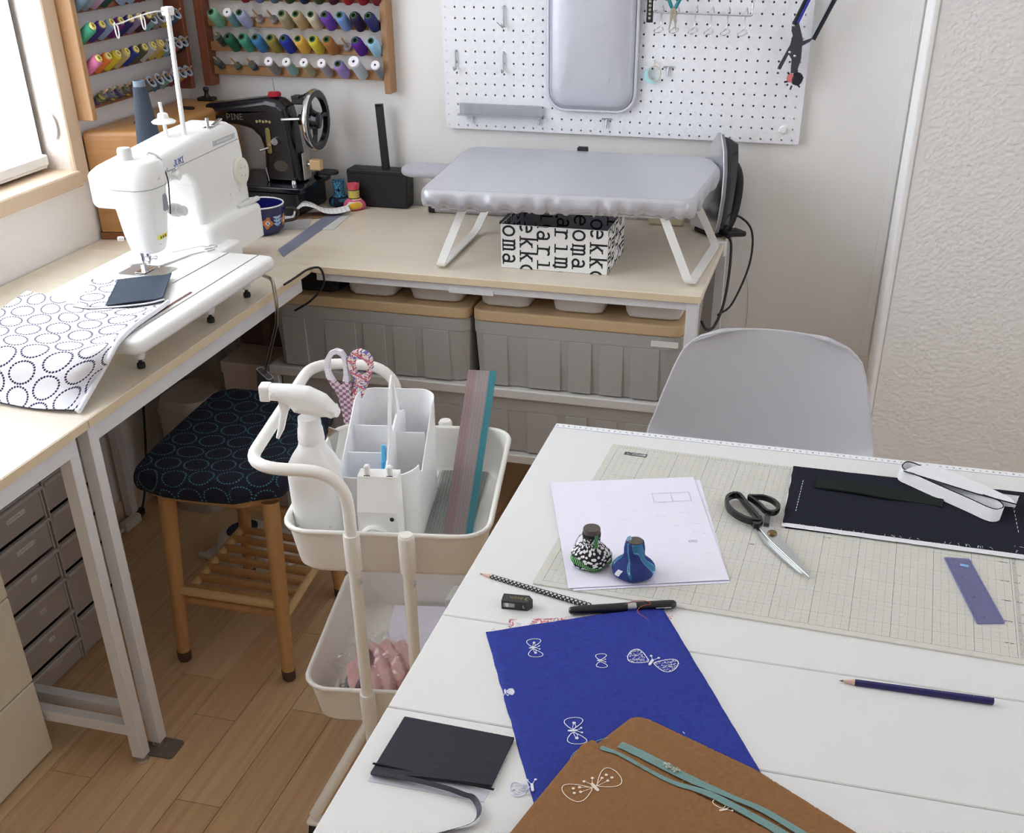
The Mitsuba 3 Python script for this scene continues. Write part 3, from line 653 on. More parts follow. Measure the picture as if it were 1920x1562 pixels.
part(BR, 'lining_strip', tapered(sA, za+.0062, [.010, .011, .011, .010, .006, .007, .008, .007]), 'm_teal_cloth', 40, label='teal lining strip along the open seam')
part(BR, 'lining_strip', tapered(sB, za+.0078, [.006, .004, .004, .005, .008, .008, .010, .011]), 'm_teal_cloth', 40, label='teal lining strip along the folded edge')
lb = V(*sA[2]); knots = []
for i in range(60):
    a, b = rng.uniform(-.009, .011), rng.uniform(-.0035, .0035); c0 = lb+V(.004, -.0015)+V(.9, -.43)*a+V(.43, .9)*b; d = rng.uniform(0, 6.28)
    knots.append(tube(spline([(c0[0], c0[1], za+.0076), (c0[0]+.0009*math.cos(d), c0[1]+.0009*math.sin(d), za+.0086), (c0[0]+.0018*math.cos(d), c0[1]+.0018*math.sin(d), za+.0078)], 3), .00035, 5))
part(BR, 'stitching', cat(knots), mat('m_cream_thread', '#cfd6cc', .8), True, kind='stuff', label='knot of cream stitches on the teal strip')
fz = []
for i in range(46):
    k = rng.random()*6.9; S = sA if i % 2 else sB; j = int(k); f = k-j; p = V(*S[j])*(1-f)+V(*S[j+1])*f; a = rng.uniform(-.9, 1.6); l = rng.uniform(.005, .012)
    d = V(math.cos(a), math.sin(a))*l; fz.append(tube(spline([(p[0], p[1], za+.0080), (p[0]+d[0]*.5, p[1]+d[1]*.5, za+.0098), (p[0]+d[0], p[1]+d[1], za+.0082)], 3), .00017, 4))
part(BR, 'frayed_edge', cat(fz), mat('m_fray_brown', '#b98d62', .9), True, kind='stuff')
ct = [(1.6024, -2.0604), (1.6063, -2.0522), (1.6159, -2.0424), (1.6241, -2.0339), (1.6342, -2.0285)]; ct2 = [(1.6009, -2.0714), (1.6018, -2.0605), (1.6076, -2.0500)]
part(BR, 'loose_thread', cat([tube(spline([(x, y, BZ+.0006+.0012*i) for i, (x, y) in enumerate(c)], 4), .00035, 5) for c in (ct, ct2)]), mat('m_teal_thread', '#7fb0bd', .9), True)
bz2 = za+.0078
butterfly(BR, 'm_embroidery_warm', [(1.6367, -2.1109)][0], bz2-.0002, 45, .046, 'dots5', (.62, .62), FRONT)
butterfly(BR, 'm_embroidery_warm', [(1.7683, -2.1090)][0], bz2-.0002, -60, .030, 'plain', (0, .5), FRONT)

# ---- black book cover with elastic and ribbon
BK = thing('notebook', 'black cloth-covered notebook with a ribbon tail on the near end of the white table', 'notebook')
nt = [(1.4015, -2.1406), (1.5305, -2.1264), (1.5328, -2.0473), (1.4038, -2.0438)]
nb = [(1.4015, -2.1490), (1.5284, -2.1479), (1.5338, -2.0764), (1.4016, -2.0700)]
mat('m_book_card', '#c9c8d2', .7)
def linen(p, n, uv): return mix(srgb('#23262f'), srgb('#1b1d26'), fbm(p.x*60, p.y*700, 0, 3))
scene['m_book_cloth'] = pr(proc(linen), .75)
part(BK, 'card', wavy_sheet(nb, TT+.0004, .0004, 4, .0004, 14), 'm_book_card', True)
G = bil(*[(x, y, TT+.0052) for x, y in nt], 16, 16); uu = np.linspace(0, 1, 16); G[..., 2] += .0016*np.sin(uu*np.pi)[:, None]*np.linspace(1, 0, 16)[None, :]-.0012*np.linspace(1, 0, 16)[None, :]*0
part(BK, 'cover', grid_sheet(G, .0034)[0], 'm_book_cloth', 40)
el = [(1.3997, -2.1275), (1.5345, -2.1327)]
part(BK, 'elastic', bar((el[0][0]-.0006, el[0][1], TT+.0062), (el[1][0]+.0006, el[1][1], TT+.0056), .0022, .0010), mat('m_elastic', '#0e0e12', .8))
rp = [(1.4032, -2.1405), (1.4290, -2.1405), (1.4591, -2.1419), (1.4893, -2.1447), (1.5090, -2.1485), (1.5161, -2.1491), (1.5231, -2.1553), (1.5290, -2.1649), (1.5300, -2.1756), (1.5251, -2.1847), (1.5115, -2.1944), (1.4980, -2.2040)]
rz = [.0062, .007, .0072, .007, .0064, .0062, .006, .0055, .005, .004, .003, .0024]
P = spline([(x, y, TT+z) for (x, y), z in zip(rp, rz)], 6); d = np.gradient(P, axis=0); d /= np.linalg.norm(d, axis=1, keepdims=True)
k = np.linspace(0, 1, len(P)); tw = np.interp(k, [0, .45, .6, .75, 1], [0, 10, 35, 55, 35])
side = np.stack([-d[:, 1], d[:, 0], np.zeros(len(P))], 1); side = side*np.cos(np.radians(tw))[:, None]+V(0, 0, 1)*np.sin(np.radians(tw))[:, None]
part(BK, 'ribbon', ribbon(P, .0064, side, .0004), mat('m_ribbon', '#1a1a2a', .5), 50, label='narrow dark ribbon curling off the notebook')

# ---- black cloth squares, strap, folded white bias band
STK = thing('cloth_stack', 'black cloth pieces with white basting stitches, stacked on the cutting mat', 'cloth')
sq = [(1.7855, -1.4977), (2.1210, -1.4966), (2.1341, -1.2947), (1.7832, -1.2938)]
m_, _ = cloth_quad([tuple(p) for p in sq], TM+.0003, .0022, 50, 24, .0006, 3, .0015); part(STK, 'lower_cloth', m_, 'm_cloth_navy', True)
wq = [(1.7805, -1.4975), (2.1200, -1.5075), (2.1290, -1.3030), (1.7832, -1.2990)]
m_, _ = cloth_quad(wq, TM+.0026, .0018, 50, 24, .0006, 5, .0012); part(STK, 'lining', m_, mat('m_cloth_white', '#dfe0e4', .85), True, label='white lining between the two black layers')
tq = [(1.7815, -1.4890), (2.1220, -1.4985), (2.1300, -1.3040), (1.7840, -1.3000)]
m_, _ = cloth_quad(tq, TM+.0045, .0020, 50, 24, .0010, 9, .0014); part(STK, 'upper_cloth', m_, 'm_cloth_navy', True)
SZ = TM+.0072; bs = []
for k in range(12):
    y = -1.352-.0088*k; bs.append(flat_path([(1.8020-.0004*k, y), (1.8017-.0004*k, y-.0045)], .0009, SZ-.0008))
for k in range(30):
    x = 1.800+.0109*k; y = -1.4735-.0002*k+.0012*math.sin(k*1.3)-.006*max(0, 1-abs(k-15)/15)*.3; bs.append(flat_path([(x, y), (x+.0055, y-.0004)], .0007, SZ-.0010))
for k in range(7): bs.append(flat_path([(2.1080, -1.36-.012*k), (2.1078, -1.366-.012*k)], .0008, SZ-.0008))
part(STK, 'basting_stitch', cat(bs), 'm_cloth_white', False, kind='stuff', label='white basting stitches')
fz = []
for i in range(26):
    x = 1.79+rng.random()*.32; y = -1.4915; a = rng.uniform(-2.4, -.6); l = rng.uniform(.003, .008)
    fz.append(tube([(x, y, TM+.0066), (x+l*.5*math.cos(a), y+l*.5*math.sin(a), TM+.0068), (x+l*math.cos(a), y+l*math.sin(a), TM+.0048)], .0003, 4))
part(STK, 'frayed_edge', cat(fz), 'm_cloth_white', True, kind='stuff')
g = [(1.8215, -1.3577), (1.8774, -1.3632), (1.9245, -1.3688), (1.9632, -1.3676), (1.9923, -1.3688), (2.0073, -1.3753)]
P = spline([(x, y, SZ+.0028+.0020*math.sin(i*1.3)) for i, (x, y) in enumerate(g)], 8)
one('cloth_strap', 'dark green cloth strap lying flat on the black cloth stack', 'strap', ribbon(P, .034, (.12, 1, .02), .0022), 'm_cloth_green', 40)
# white band folded back and forth, dark edges showing
top_q_edge = [(1.9490, -1.3151), (2.0007, -1.3401), (2.0527, -1.3654), (2.1068, -1.3854)]
WB = thing('bias_band', 'white interfaced band folded back and forth on the black cloth, dark edges showing', 'cloth band')
lower = [(2.0330, -1.3526), (2.0545, -1.3729), (2.0774, -1.3872), (2.0842, -1.4052), (2.0752, -1.4174), (2.0630, -1.4140), (2.0420, -1.3964), (2.0130, -1.3734), (1.9832, -1.3497), (1.9602, -1.3305), (1.9470, -1.3193), (1.9439, -1.3052), (1.9513, -1.2902), (1.9648, -1.2942), (1.9880, -1.3160), (2.0144, -1.3398), (2.0404, -1.3559), (2.0703, -1.3619), (2.1097, -1.3636)]
bw = .026
P = spline([(x, y, 0) for x, y in lower], 6); n_ = len(P)
lift = np.linspace(.0, .0, n_)
def standing(P, off, w, th):
    """band standing slightly tilted on its long edge, leaning away from the viewer"""
    d = np.gradient(P, axis=0); d /= np.linalg.norm(d, axis=1, keepdims=True)
    lo = P+V(0, 0, SZ+.0005+off); hi = lo+V(.004, .012, .0150)
    G = np.stack([lo, (lo+hi)/2, hi], 1); return grid_sheet(G, th)[0], lo, hi
m_, lo, hi = standing(P, 0, bw, .0012); part(WB, 'band', m_, 'm_cloth_white', 40)
part(WB, 'dark_edge', tube(hi+V(-.0003, -.0006, .0003), .0008, 6), 'm_cloth_navy', True, label='dark raw edge')
part(WB, 'dark_edge', tube([(*q, SZ+.0167) for q in top_q_edge], .0008, 6), 'm_cloth_navy', True)
top_q = [(1.9490, -1.3132), (2.1068, -1.3854), (2.0998, -1.3635), (2.0553, -1.3224), (2.0104, -1.2898), (1.9829, -1.2837), (1.9644, -1.2942)]
outline = sg.Polygon(top_q).buffer(.001)
outline_sheet(outline, SZ+.0155, .0010, .002, 3, 'm_cloth_white', 'top_layer', WB, .005)

# ---- clear purple ruler
RU = thing('ruler', 'short transparent purple ruler on the right part of the cutting mat', 'ruler')
rq = [(2.0374, -1.6856), (2.0718, -1.6754), (2.0377, -1.5233), (2.0039, -1.5270)]
scene['m_ruler_purple'] = {'type': 'principledthin', 'base_color': {'type': 'rgb', 'value': srgb('#d0d0ee')}, 'roughness': .15, 'spec_trans': .7, 'diff_trans': .9, 'eta': 1.3}
rpoly = sg.Polygon(rq).buffer(-.002).buffer(.002)
part(RU, 'body', poly_prism(rpoly, .0016, TM+.0006), 'm_ruler_purple', 40)
ra, rb, rc, rd = [V(*p) for p in rq]; rl = np.linalg.norm(rd-ra)
tk = []
for k in range(int(rl/.001)-8):
    t = (.004+k*.001)/rl
    for (s0, s1, ww) in ((ra, rd, 1), (rb, rc, -1)):
        p = s0*(1-t)+s1*t; q = p+ww*(rb-ra)/np.linalg.norm(rb-ra)*(.0045 if k % 5 == 0 else .003); o = ww*(rb-ra)/np.linalg.norm(rb-ra)*.0008
        tk.append(flat_path([tuple(p+o), tuple(q+o)], .0002, TM+.0023, .00008))
part(RU, 'tick', cat(tk), mat('m_ruler_ink', '#5d5d9e', .6), False, kind='stuff')
for i, t in enumerate((.06, .35, .64, .93)):
    p = rd*(1-t)+ra*t+(rb-ra)/np.linalg.norm(rb-ra)*.0085
    part(RU, 'figure', text_on(str(i*5 if i else 0), .0032, frame((p[0], p[1], TM+.0023), (.95, .2, 0), (-.2, .95, 0)), .0001), mat('m_ruler_figure', '#2d2d73', .6), False)
p = rd*.86+ra*.14+(rb-ra)*.45
part(RU, 'sticker', poly_prism(sa.rotate(sg.box(p[0], p[1]-.003, p[0]+.011, p[1]+.003), -10), .0002, TM+.0023), mat('m_light_blue', '#7fb4e6', .5), False, label='pale blue mark')

# ---- tailor's scissors: shapes traced on the mat
SC = thing('scissors', "large tailor's scissors with black handles and steel blades on the cutting mat", 'scissors')
mat('m_blade', '#c9cccb', .28, metallic=1.0); mat('m_handle', '#151517', .16); mat('m_brass', '#7d6a45', .35, metallic=.9)
def plane(pts, z, h, mtl, name, sm=30, **k): part(SC, name, poly_prism(sg.Polygon(pts).buffer(-.0004).buffer(.0004), h, z), mtl, sm, **k)
bl = [(1.7475, -1.5103), (1.7507, -1.5031), (1.7639, -1.5061), (1.7770, -1.5281), (1.7808, -1.5380), (1.8001, -1.5710), (1.8152, -1.6037), (1.8276, -1.6356), (1.8282, -1.6396), (1.8218, -1.6316), (1.7904, -1.5884), (1.7655, -1.5513), (1.7546, -1.5292)]
plane(bl, TM+.0055, .0020, 'm_blade', 'blade')
bl2 = [(1.7404, -1.5053), (1.7471, -1.5117), (1.7654, -1.5478), (1.7906, -1.5878), (1.8183, -1.6278), (1.8131, -1.6236), (1.7848, -1.5879), (1.7598, -1.5523), (1.7465, -1.5214)]
plane(bl2, TM+.0030, .0020, 'm_blade', 'blade')
hi_ = [(1.7472, -1.5152), (1.7660, -1.5481), (1.7685, -1.5520), (1.8262, -1.6360)]
part(SC, 'cutting_edge', tube([(x, y, TM+.0076) for x, y in hi_], .0007, 6), mat('m_edge_bright', '#f2f2f2', .08, metallic=1.0), True)
pv = [(1.7693, -1.5319)][0]
part(SC, 'pivot', lathe([(0, 0), (.0066, 0), (.0068, .002), (.0060, .0034), (.0030, .0038), (0, .0036)], 28, (pv[0], pv[1], TM+.0072)), 'm_brass', label='brass pivot nut')
hA = [(1.6989, -1.4688), (1.6954, -1.4525), (1.6972, -1.4399), (1.7042, -1.4310), (1.7123, -1.4324), (1.7210, -1.4476), (1.7318, -1.4687), (1.7440, -1.4905), (1.7489, -1.5023), (1.7431, -1.5055), (1.7290, -1.5026), (1.7140, -1.4917), (1.7050, -1.4807)]
part(SC, 'handle', sweep(spline([(x, y, TM+.0085) for x, y in hA], 5, True), [(-.0024, -.0045), (.0024, -.0045), (.0032, 0), (.0024, .0055), (-.0024, .0055), (-.0032, 0)], True, up=(0, 0, 1)), 'm_handle', 50, label='large black loop handle')
part(SC, 'shank', poly_prism(sg.Polygon([(1.7362, -1.4808), (1.7502, -1.4903), (1.7539, -1.5057), (1.7503, -1.5163), (1.7421, -1.5184), (1.7382, -1.5098)]), .0075, TM+.0045), 'm_handle', 30)
hB = [(1.7270, -1.4377), (1.7346, -1.4349), (1.7471, -1.4325), (1.7610, -1.4393), (1.7698, -1.4507), (1.7722, -1.4620), (1.7686, -1.4746), (1.7611, -1.4782), (1.7538, -1.4734), (1.7447, -1.4589), (1.7358, -1.4476)]
part(SC, 'handle', sweep(spline([(x, y, TM+.0110) for x, y in hB], 5, True), [(-.0022, -.0035), (.0022, -.0035), (.0028, 0), (.0022, .0045), (-.0022, .0045), (-.0028, 0)], True, up=(0, 0, 1)), 'm_handle', 50, label='smaller black finger loop')
part(SC, 'shank', poly_prism(sg.Polygon([(1.7551, -1.4677), (1.7630, -1.4706), (1.7624, -1.4907), (1.7633, -1.5099), (1.7548, -1.5089), (1.7545, -1.4878)]), .0055, TM+.0055), mat('m_shank', '#5a5b5c', .3, metallic=.8), 30)

# ---------------------------------------------------------------- pegboard and what hangs on it
PB = thing('pegboard', 'large white perforated pegboard on the back wall', 'pegboard')
mat('m_pegboard', '#e9eaef', .45)
pX, pZ, PITCH = .7909, .9326, .025
hole = np.array(circ(.0026, 8))
board = sg.Polygon([(.782, .924), (1.683, .924), (1.683, 1.53), (.782, 1.53)], [hole+V(pX+i*PITCH, pZ+j*PITCH) for i in range(36) for j in range(24)])
def upright(poly, y0, th):
    """polygon in (x, z) standing in the plane y0 (front), th deep toward the wall"""
    m = trimesh.creation.extrude_polygon(poly, th); v = m.vertices.view(np.ndarray).copy()
    return trimesh.Trimesh(np.column_stack([v[:, 0], y0+th-v[:, 2], v[:, 1]]), m.faces, process=False)
part(PB, 'board', upright(board, -.018, .004), 'm_pegboard', False)
part(PB, 'spacer', cat(box((.79, -.014, 1.0), (.80, -.002, 1.5), 0), box((1.665, -.014, .94), (1.675, -.002, 1.5), 0)), 'm_pegboard', False)
part(PB, 'fixing_knob', lathe([(0, 0), (.009, 0), (.0095, .003), (.007, .007), (0, .0085)], 24, (1.642, -.018, .9565), (0, -1, 0)), 'm_white_plastic')
mat('m_zinc', '#b9bec0', .35, metallic=.9)
for i, (x, z0, z1, lab) in enumerate(((.9435, 1.212, 1.168, 'thin zinc pegboard hook high on the left part of the pegboard'), (.8160, 1.1095, 1.068, 'thin zinc pegboard hook near the left edge of the pegboard'), (.9412, 1.107, 1.066, 'thin zinc pegboard hook between the edge hook and the ironing pad'))):
    k = thing('pegboard_hook', lab, 'hook', 'single hooks on the pegboard')
    part(k, 'wire', tube(rounded_path([(x, -.010, z0), (x, -.024, z0), (x, -.024, z1), (x, -.040, z1-.002), (x, -.042, z1+.006)], .004), .0021, 8), 'm_zinc', True)
    if i == 0: part(k, 'cross_wire', tube(rounded_path([(x-.011, -.045, z1+.010), (x-.006, -.028, z1), (x+.006, -.028, z1-.001)], .003), .0012, 6), 'm_zinc', True)
def tee(x, z, lab):
    k = thing('pegboard_tee', lab, 'pegboard fixture', 'tee fixtures on the pegboard')
    part(k, 'bar', box((x-.0125, -.024, z-.002), (x+.0125, -.019, z+.002), .001), 'm_zinc'); part(k, 'stem', rod((x, -.022, z), (x-.001, -.026, z-.021), .0026), 'm_zinc')
    part(k, 'peg', cat(rod((x-.0095, -.020, z), (x-.0095, -.008, z), .0018, 8), rod((x+.0095, -.020, z), (x+.0095, -.008, z), .0018, 8)), 'm_zinc')
tee(.8560, .9610, 'zinc tee fixture holding the left end of the clear bar'); tee(1.0340, .9625, 'zinc tee fixture holding the right end of the clear bar')
tee(1.2075, .9630, 'zinc tee fixture just below the silver ironing pad'); tee(1.3555, 1.0880, 'zinc tee fixture beside the small hanging tape ring')
scene['m_acrylic'] = {'type': 'principledthin', 'base_color': {'type': 'rgb', 'value': srgb('#e3e6ea')}, 'roughness': .08, 'spec_trans': .55, 'diff_trans': .6, 'eta': 1.45}
AC = thing('acrylic_bar', 'clear acrylic bar across the lower left of the pegboard', 'shelf')
part(AC, 'plate', box((.8240, -.0310, .9615), (1.0430, -.0280, .9885), .0006), 'm_acrylic'); part(AC, 'lip', box((.8240, -.0485, .9605), (1.0430, -.0280, .9635), .0006), 'm_acrylic')
# silver ironing pad
def silver_bump(p, n, uv): return fbm(p.x*55, p.y*55, p.z*55, 3)
bump('m_silver_cloth', '#c6c8d2', .42, silver_bump, .0005, metallic=.45)
mat('m_silver_trim', '#d9dae2', .4, metallic=.3)
IP = thing('ironing_pad', 'silver padded ironing mat hanging on the pegboard', 'ironing mat')
po = rrect(1.0630, .987, 1.274, 1.36, .042, 10); prg = ring_pts(po, 96)
def pad_ring(d, y):
    q = np.array(ring_pts(po.buffer(-d, quad_segs=10), 96)); c = q.mean(0); return np.column_stack([q[:, 0], np.full(96, y), q[:, 1]])
part(IP, 'pad', loft([pad_ring(.001, -.030), pad_ring(.0, -.036), pad_ring(.004, -.045), pad_ring(.012, -.051), pad_ring(.030, -.055), pad_ring(.06, -.0565)]), 'm_silver_cloth', 50)
part(IP, 'rim', tube(np.column_stack([prg[:, 0]*1.0+(prg[:, 0]-1.168)*.04, np.full(96, -.034), prg[:, 1]+(prg[:, 1]-1.17)*.02]), .0042, 8, True), 'm_silver_trim', True, label='corded rim')
# chrome clip rail
CR = thing('clip_rail', 'chrome rail of wire clips on the upper right of the pegboard', 'hook rail')
part(CR, 'rail', tube(rounded_path([(1.318, -.018, 1.245), (1.318, -.052, 1.235), (1.318, -.052, 1.2090), (1.546, -.052, 1.2065), (1.547, -.052, 1.235), (1.548, -.018, 1.241)], .006), .0021, 8), 'm_chrome', True)
for i, x in enumerate((1.337, 1.373, 1.417, 1.454, 1.492, 1.532)):
    z = 1.2085-.011*(x-1.315)
    part(CR, 'clip', cat(tube(spline([(x-.012, -.050, z+.006), (x-.009, -.062, z+.003), (x, -.058, z+.010), (x+.002, -.052, z+.016), (x+.004, -.045, z+.004), (x-.001, -.048, z-.003), (x, -.055, z-.018), (x-.002, -.057, z-.028)], 4), .0013, 6),
                     tube(spline([(x-.002, -.057, z-.028), (x-.008, -.058, z-.033), (x-.014, -.064, z-.037), (x-.009, -.070, z-.040), (x, -.068, z-.039), (x+.007, -.062, z-.034), (x+.004, -.058, z-.030)], 4), .0015, 6)), 'm_chrome', True)
ST = thing('snap_strap', 'black strap with a row of metal snaps beside the chrome clip rail', 'strap')
part(ST, 'strap', upright(sg.box(1.3020, 1.1880, 1.3150, 1.30).buffer(.001), -.050, .004), 'm_black')
for i in range(10): part(ST, 'snap', lathe([(0, 0), (.0034, 0), (.0032, .0012), (0, .0018)], 12, (1.3085, -.050, 1.1965+.0088*i), (0, -1, 0)), 'm_chrome')
PL_ = thing('nippers', 'small pliers with teal handles hooked on the chrome clip rail', 'pliers')
mat('m_teal_plastic', '#1f7d8a', .4); mat('m_jaw', '#b3ad98', .4, metallic=.6)
for s, top in ((-1, 1.338), (1, 1.398)): part(PL_, 'handle', tube([(top, -.064, 1.272), (1.3660+.006*s, -.064, 1.2245), (1.3660+.004*s, -.064, 1.220)], .0042, 8, scale=[1, 1, .8]), 'm_teal_plastic', True)
part(PL_, 'joint', lathe([(0, 0), (.006, 0), (.006, .006), (0, .006)], 16, (1.366, -.060, 1.2185), (0, -1, 0)), 'm_zinc')
for s in (-1, 1): part(PL_, 'jaw', upright(sg.Polygon([(1.366, 1.2195), (1.366+.0065*s, 1.2175), (1.366+.0068*s, 1.190), (1.366+.0095*s, 1.1745), (1.366+.0075*s, 1.1735), (1.366+.0030*s, 1.192), (1.366+.0008*s, 1.198)]), -.067, .005), 'm_jaw')
# leather hole punch over the right edge
HP = thing('leather_punch', 'revolving leather hole punch hanging at the right edge of the pegboard', 'hole punch')
mat('m_punch_blue', '#2430a0', .4); mat('m_punch_grey', '#4b4f55', .4, metallic=.6); mat('m_punch_dark', '#26292f', .45, metallic=.4)
hy = -.062
part(HP, 'handle', bar((1.688, hy, 1.30), (1.6440, hy, 1.1925), .010, .017, up=(0, -1, 0), c=.003), 'm_punch_dark')
part(HP, 'handle_inlay', bar((1.6955, hy-.006, 1.30), (1.6520, hy-.006, 1.196), .006, .008, up=(0, -1, 0), c=.002), 'm_punch_blue', label='blue inlay')
part(HP, 'handle', bar((1.7430, hy, 1.28), (1.6910, hy, 1.1620), .009, .014, up=(0, -1, 0), c=.003), 'm_punch_dark')
part(HP, 'handle_inlay', bar((1.7360, hy-.005, 1.28), (1.6855, hy-.005, 1.166), .004, .006, up=(0, -1, 0), c=.001), mat('m_punch_light', '#a7b0b8', .4), label='pale grey inlay')
part(HP, 'body', upright(sg.Polygon([(1.640, 1.199), (1.654, 1.196), (1.661, 1.178), (1.668, 1.158), (1.690, 1.166), (1.684, 1.158), (1.667, 1.148), (1.668, 1.120), (1.661, 1.090), (1.648, 1.090), (1.6470, 1.120), (1.639, 1.130), (1.6245, 1.097), (1.6170, 1.099), (1.6200, 1.108), (1.636, 1.142), (1.640, 1.150), (1.6440, 1.170), (1.6395, 1.180)]), hy-.006, .010), 'm_punch_grey')
part(HP, 'wheel', lathe([(0, 0), (.012, 0), (.014, .004), (.014, .010), (.012, .014), (0, .014)], 24, (1.660, hy+.004, 1.078), (.5, -.8, 0)), 'm_punch_dark')
part(HP, 'wheel_cap', lathe([(0, 0), (.0095, 0), (.009, .002), (0, .0025)], 24, (1.6495, hy-.008, 1.080), (-.2, -1, 0)), mat('m_punch_red', '#c96a6a', .5), label='pale red wheel cap')
for a in range(0, 360, 60): part(HP, 'punch_tube', rod((1.657+.013*math.cos(math.radians(a+15)), hy-.004, 1.076+.013*math.sin(math.radians(a+15))), (1.657+.022*math.cos(math.radians(a+15)), hy-.006, 1.076+.022*math.sin(math.radians(a+15))), .002, 8), 'm_punch_dark')
for (x, z) in ((1.6435, 1.1905), (1.6410, 1.1345), (1.6535, 1.1270)): part(HP, 'rivet', lathe([(0, 0), (.0028, 0), (0, .0018)], 12, (x, hy-.006, z), (0, -1, 0)), 'm_chrome')
# hanging tape ring
RG = thing('tape_ring', 'small ring with pale blue tape hanging beside the silver pad', 'tape roll')
a = np.arange(32)*2*np.pi/32
part(RG, 'ring', tube(np.stack([1.3240+.0155*np.cos(a), np.full(32, -.034), 1.0745+.0165*np.sin(a)], 1), .0015, 6, True), mat('m_ring', '#c9c2ae', .5), True)
part(RG, 'tape', upright(sg.Point(1.3160, 1.0690).buffer(.0180).difference(sg.Point(1.3225, 1.0735).buffer(.0145)).buffer(0), -.030, .006), mat('m_pale_teal', '#a9dfe4', .5), label='pale blue tape')
part(RG, 'loop', tube([(1.320, -.020, 1.101), (1.323, -.032, 1.096), (1.325, -.034, 1.090)], .0013, 6), 'm_ring', True)

# ---------------------------------------------------------------- thread racks
def oak(a, b, dirx):
    def fn(p, n, uv):
        g = fbm(p.x*(8 if dirx == 'x' else 110), p.y*(8 if dirx == 'y' else 110), p.z*(6 if dirx == 'z' else 110), 3); return mix(srgb(a), srgb(b), g)
    return proc(fn)
scene['m_rack_post'] = pr(oak('#a97f57', '#8c6742', 'z'), .45); scene['m_rack_rail'] = pr(oak('#b58658', '#94673d', 'x'), .5)
scene['m_rack_dark'] = pr(oak('#8a4f35', '#6f3d29', 'z'), .5); scene['m_rack_pale'] = pr(oak('#c2996f', '#a9825a', 'z'), .45)
mat('m_peg', '#b79572', .55); mat('m_core_green', '#274f2b', .5); mat('m_core_yellow', '#d9c978', .55); mat('m_core_white', '#e6e4ea', .5)
mat('m_hole', '#15170f', .8); mat('m_spool_clear', '#cfd3dd', .35); mat('m_metal_bobbin', '#6f7570', .4, metallic=.7)
_thread = {}
def thread_mat(h):
    if h not in _thread:
        def fn(p, n, uv): return dr.sin((p.z*.82+p.y*.57+p.x*.57)*3800)
        _thread[h] = bump('m_thread_'+h.lstrip('#'), h, .6, fn, .0002, 2e-4, sheen=.3)
    return _thread[h]
class Rack:
    pass
PROFILES = {
    'cone': dict(thread=[(0, .001), (.0128, .001), (.0146, .004), (.0146, .044), (.0122, .052), (.0080, .0548), (.0080, .053)], core=[(.0052, .053), (.0082, .053), (.0082, .0558), (.0070, .0566), (.0052, .0562), (.0052, .03)], hole=[(0, .050), (.0054, .050)]),
    'yellow': dict(thread=[(0, .001), (.0115, .001), (.0132, .003), (.0128, .046), (.0115, .050), (.0082, .051)], core=[(.0045, .049), (.0085, .049), (.0088, .0545), (.0070, .0565), (.0045, .056), (.0045, .04)], hole=[(0, .050), (.0048, .050)]),
    'cyl': dict(thread=[(0, .001), (.0112, .001), (.0115, .002), (.0115, .049), (.0112, .050), (0, .050)], core=[(0, .050), (.0112, .050), (.0118, .051), (.0118, .0555), (.0110, .0565), (.0030, .0565), (.0026, .0550), (0, .0550)], hole=[(0, .0552), (.0028, .0552)]),
    'stub': dict(thread=[(0, .001), (.0135, .001), (.0145, .002), (.0135, .006), (.0130, .026), (.0140, .030), (.0100, .030)], core=[(.0140, .0295), (.0150, .030), (.0150, .0325), (.0095, .0325), (.0090, .028)], hole=[(0, .024), (.0092, .024)])}
_ply = {}
def spool(label, cat_, group, base, axis, color, kind='cone', core=None, s=1.0, base_rim=None):
    k = thing('thread_spool', label, cat_, group)
    M = frame(base, np.cross((0, 0, 1), axis), np.cross(axis, np.cross((0, 0, 1), axis))); M[:3, :3] *= s
    tw = T(M.tolist())
    for nm, mt in (('thread', thread_mat(color)), ('core', core), ('core_hole', 'm_hole')):
        if (kind, nm) not in _ply: _ply[kind, nm] = mikit.ply(lathe(PROFILES[kind]['hole' if nm == 'core_hole' else nm], 20), 'm_hole', 40)
        scene[k+'__'+nm] = {**_ply[kind, nm], 'bsdf': {'type': 'ref', 'id': mt}, 'to_world': tw}
    return k
# ---- rack on the back wall
RB = thing('thread_rack', 'wooden thread rack on the back wall above the black sewing machine', 'thread rack')
part(RB, 'post', box((.109, -.040, 1.006), (.134, -.001, 1.55), .0015), 'm_rack_dark'); part(RB, 'post', box((.627, -.044, 1.004), (.644, -.001, 1.55), .0015), 'm_rack_post')
TB = math.radians(35.0); AXB = V(0, -math.cos(TB), math.sin(TB))
railz = (1.0325, 1.0905, 1.1500, 1.2110)
for z in railz: part(RB, 'rail', box((.134, -.022, z), (.627, -.002, z+.022), .001), 'm_rack_rail')
def pegs(rack, pts, ax, L=.052, skip=()):
    pm = lathe([(0, 0), (.0024, 0), (.0024, L-.001), (.0016, L), (0, L)], 8); d = None
    for p in pts:
        M = frame(p, np.cross((0, 0, 1), ax), np.cross(ax, np.cross((0, 0, 1), ax)))
        if 'peg' not in _ply: _ply['peg'] = mikit.ply(pm, 'm_peg', 30)
        scene[num(rack+'__peg')] = {**_ply['peg'], 'to_world': T(M.tolist())}
rowA = [(.177, '#7fbf9c', 'mint green', 'cone'), (.223, '#79a9ad', 'greyish teal', 'cyl'), (.257, '#a9b3d6', 'pale lavender blue', 'cone'), None, None, (.374, '#a59f80', 'khaki', 'cone'), (.413, '#b9a279', 'tan', 'cone'), (.454, '#cfc5ae', 'cream', 'cone'),
        (.491, '#6a41a8', 'violet', 'cone'), (.532, '#7799d6', 'cornflower blue', 'cone'), (.570, '#261a3d', 'blackish purple', 'cone'), (.609, '#232b63', 'navy', 'cone')]
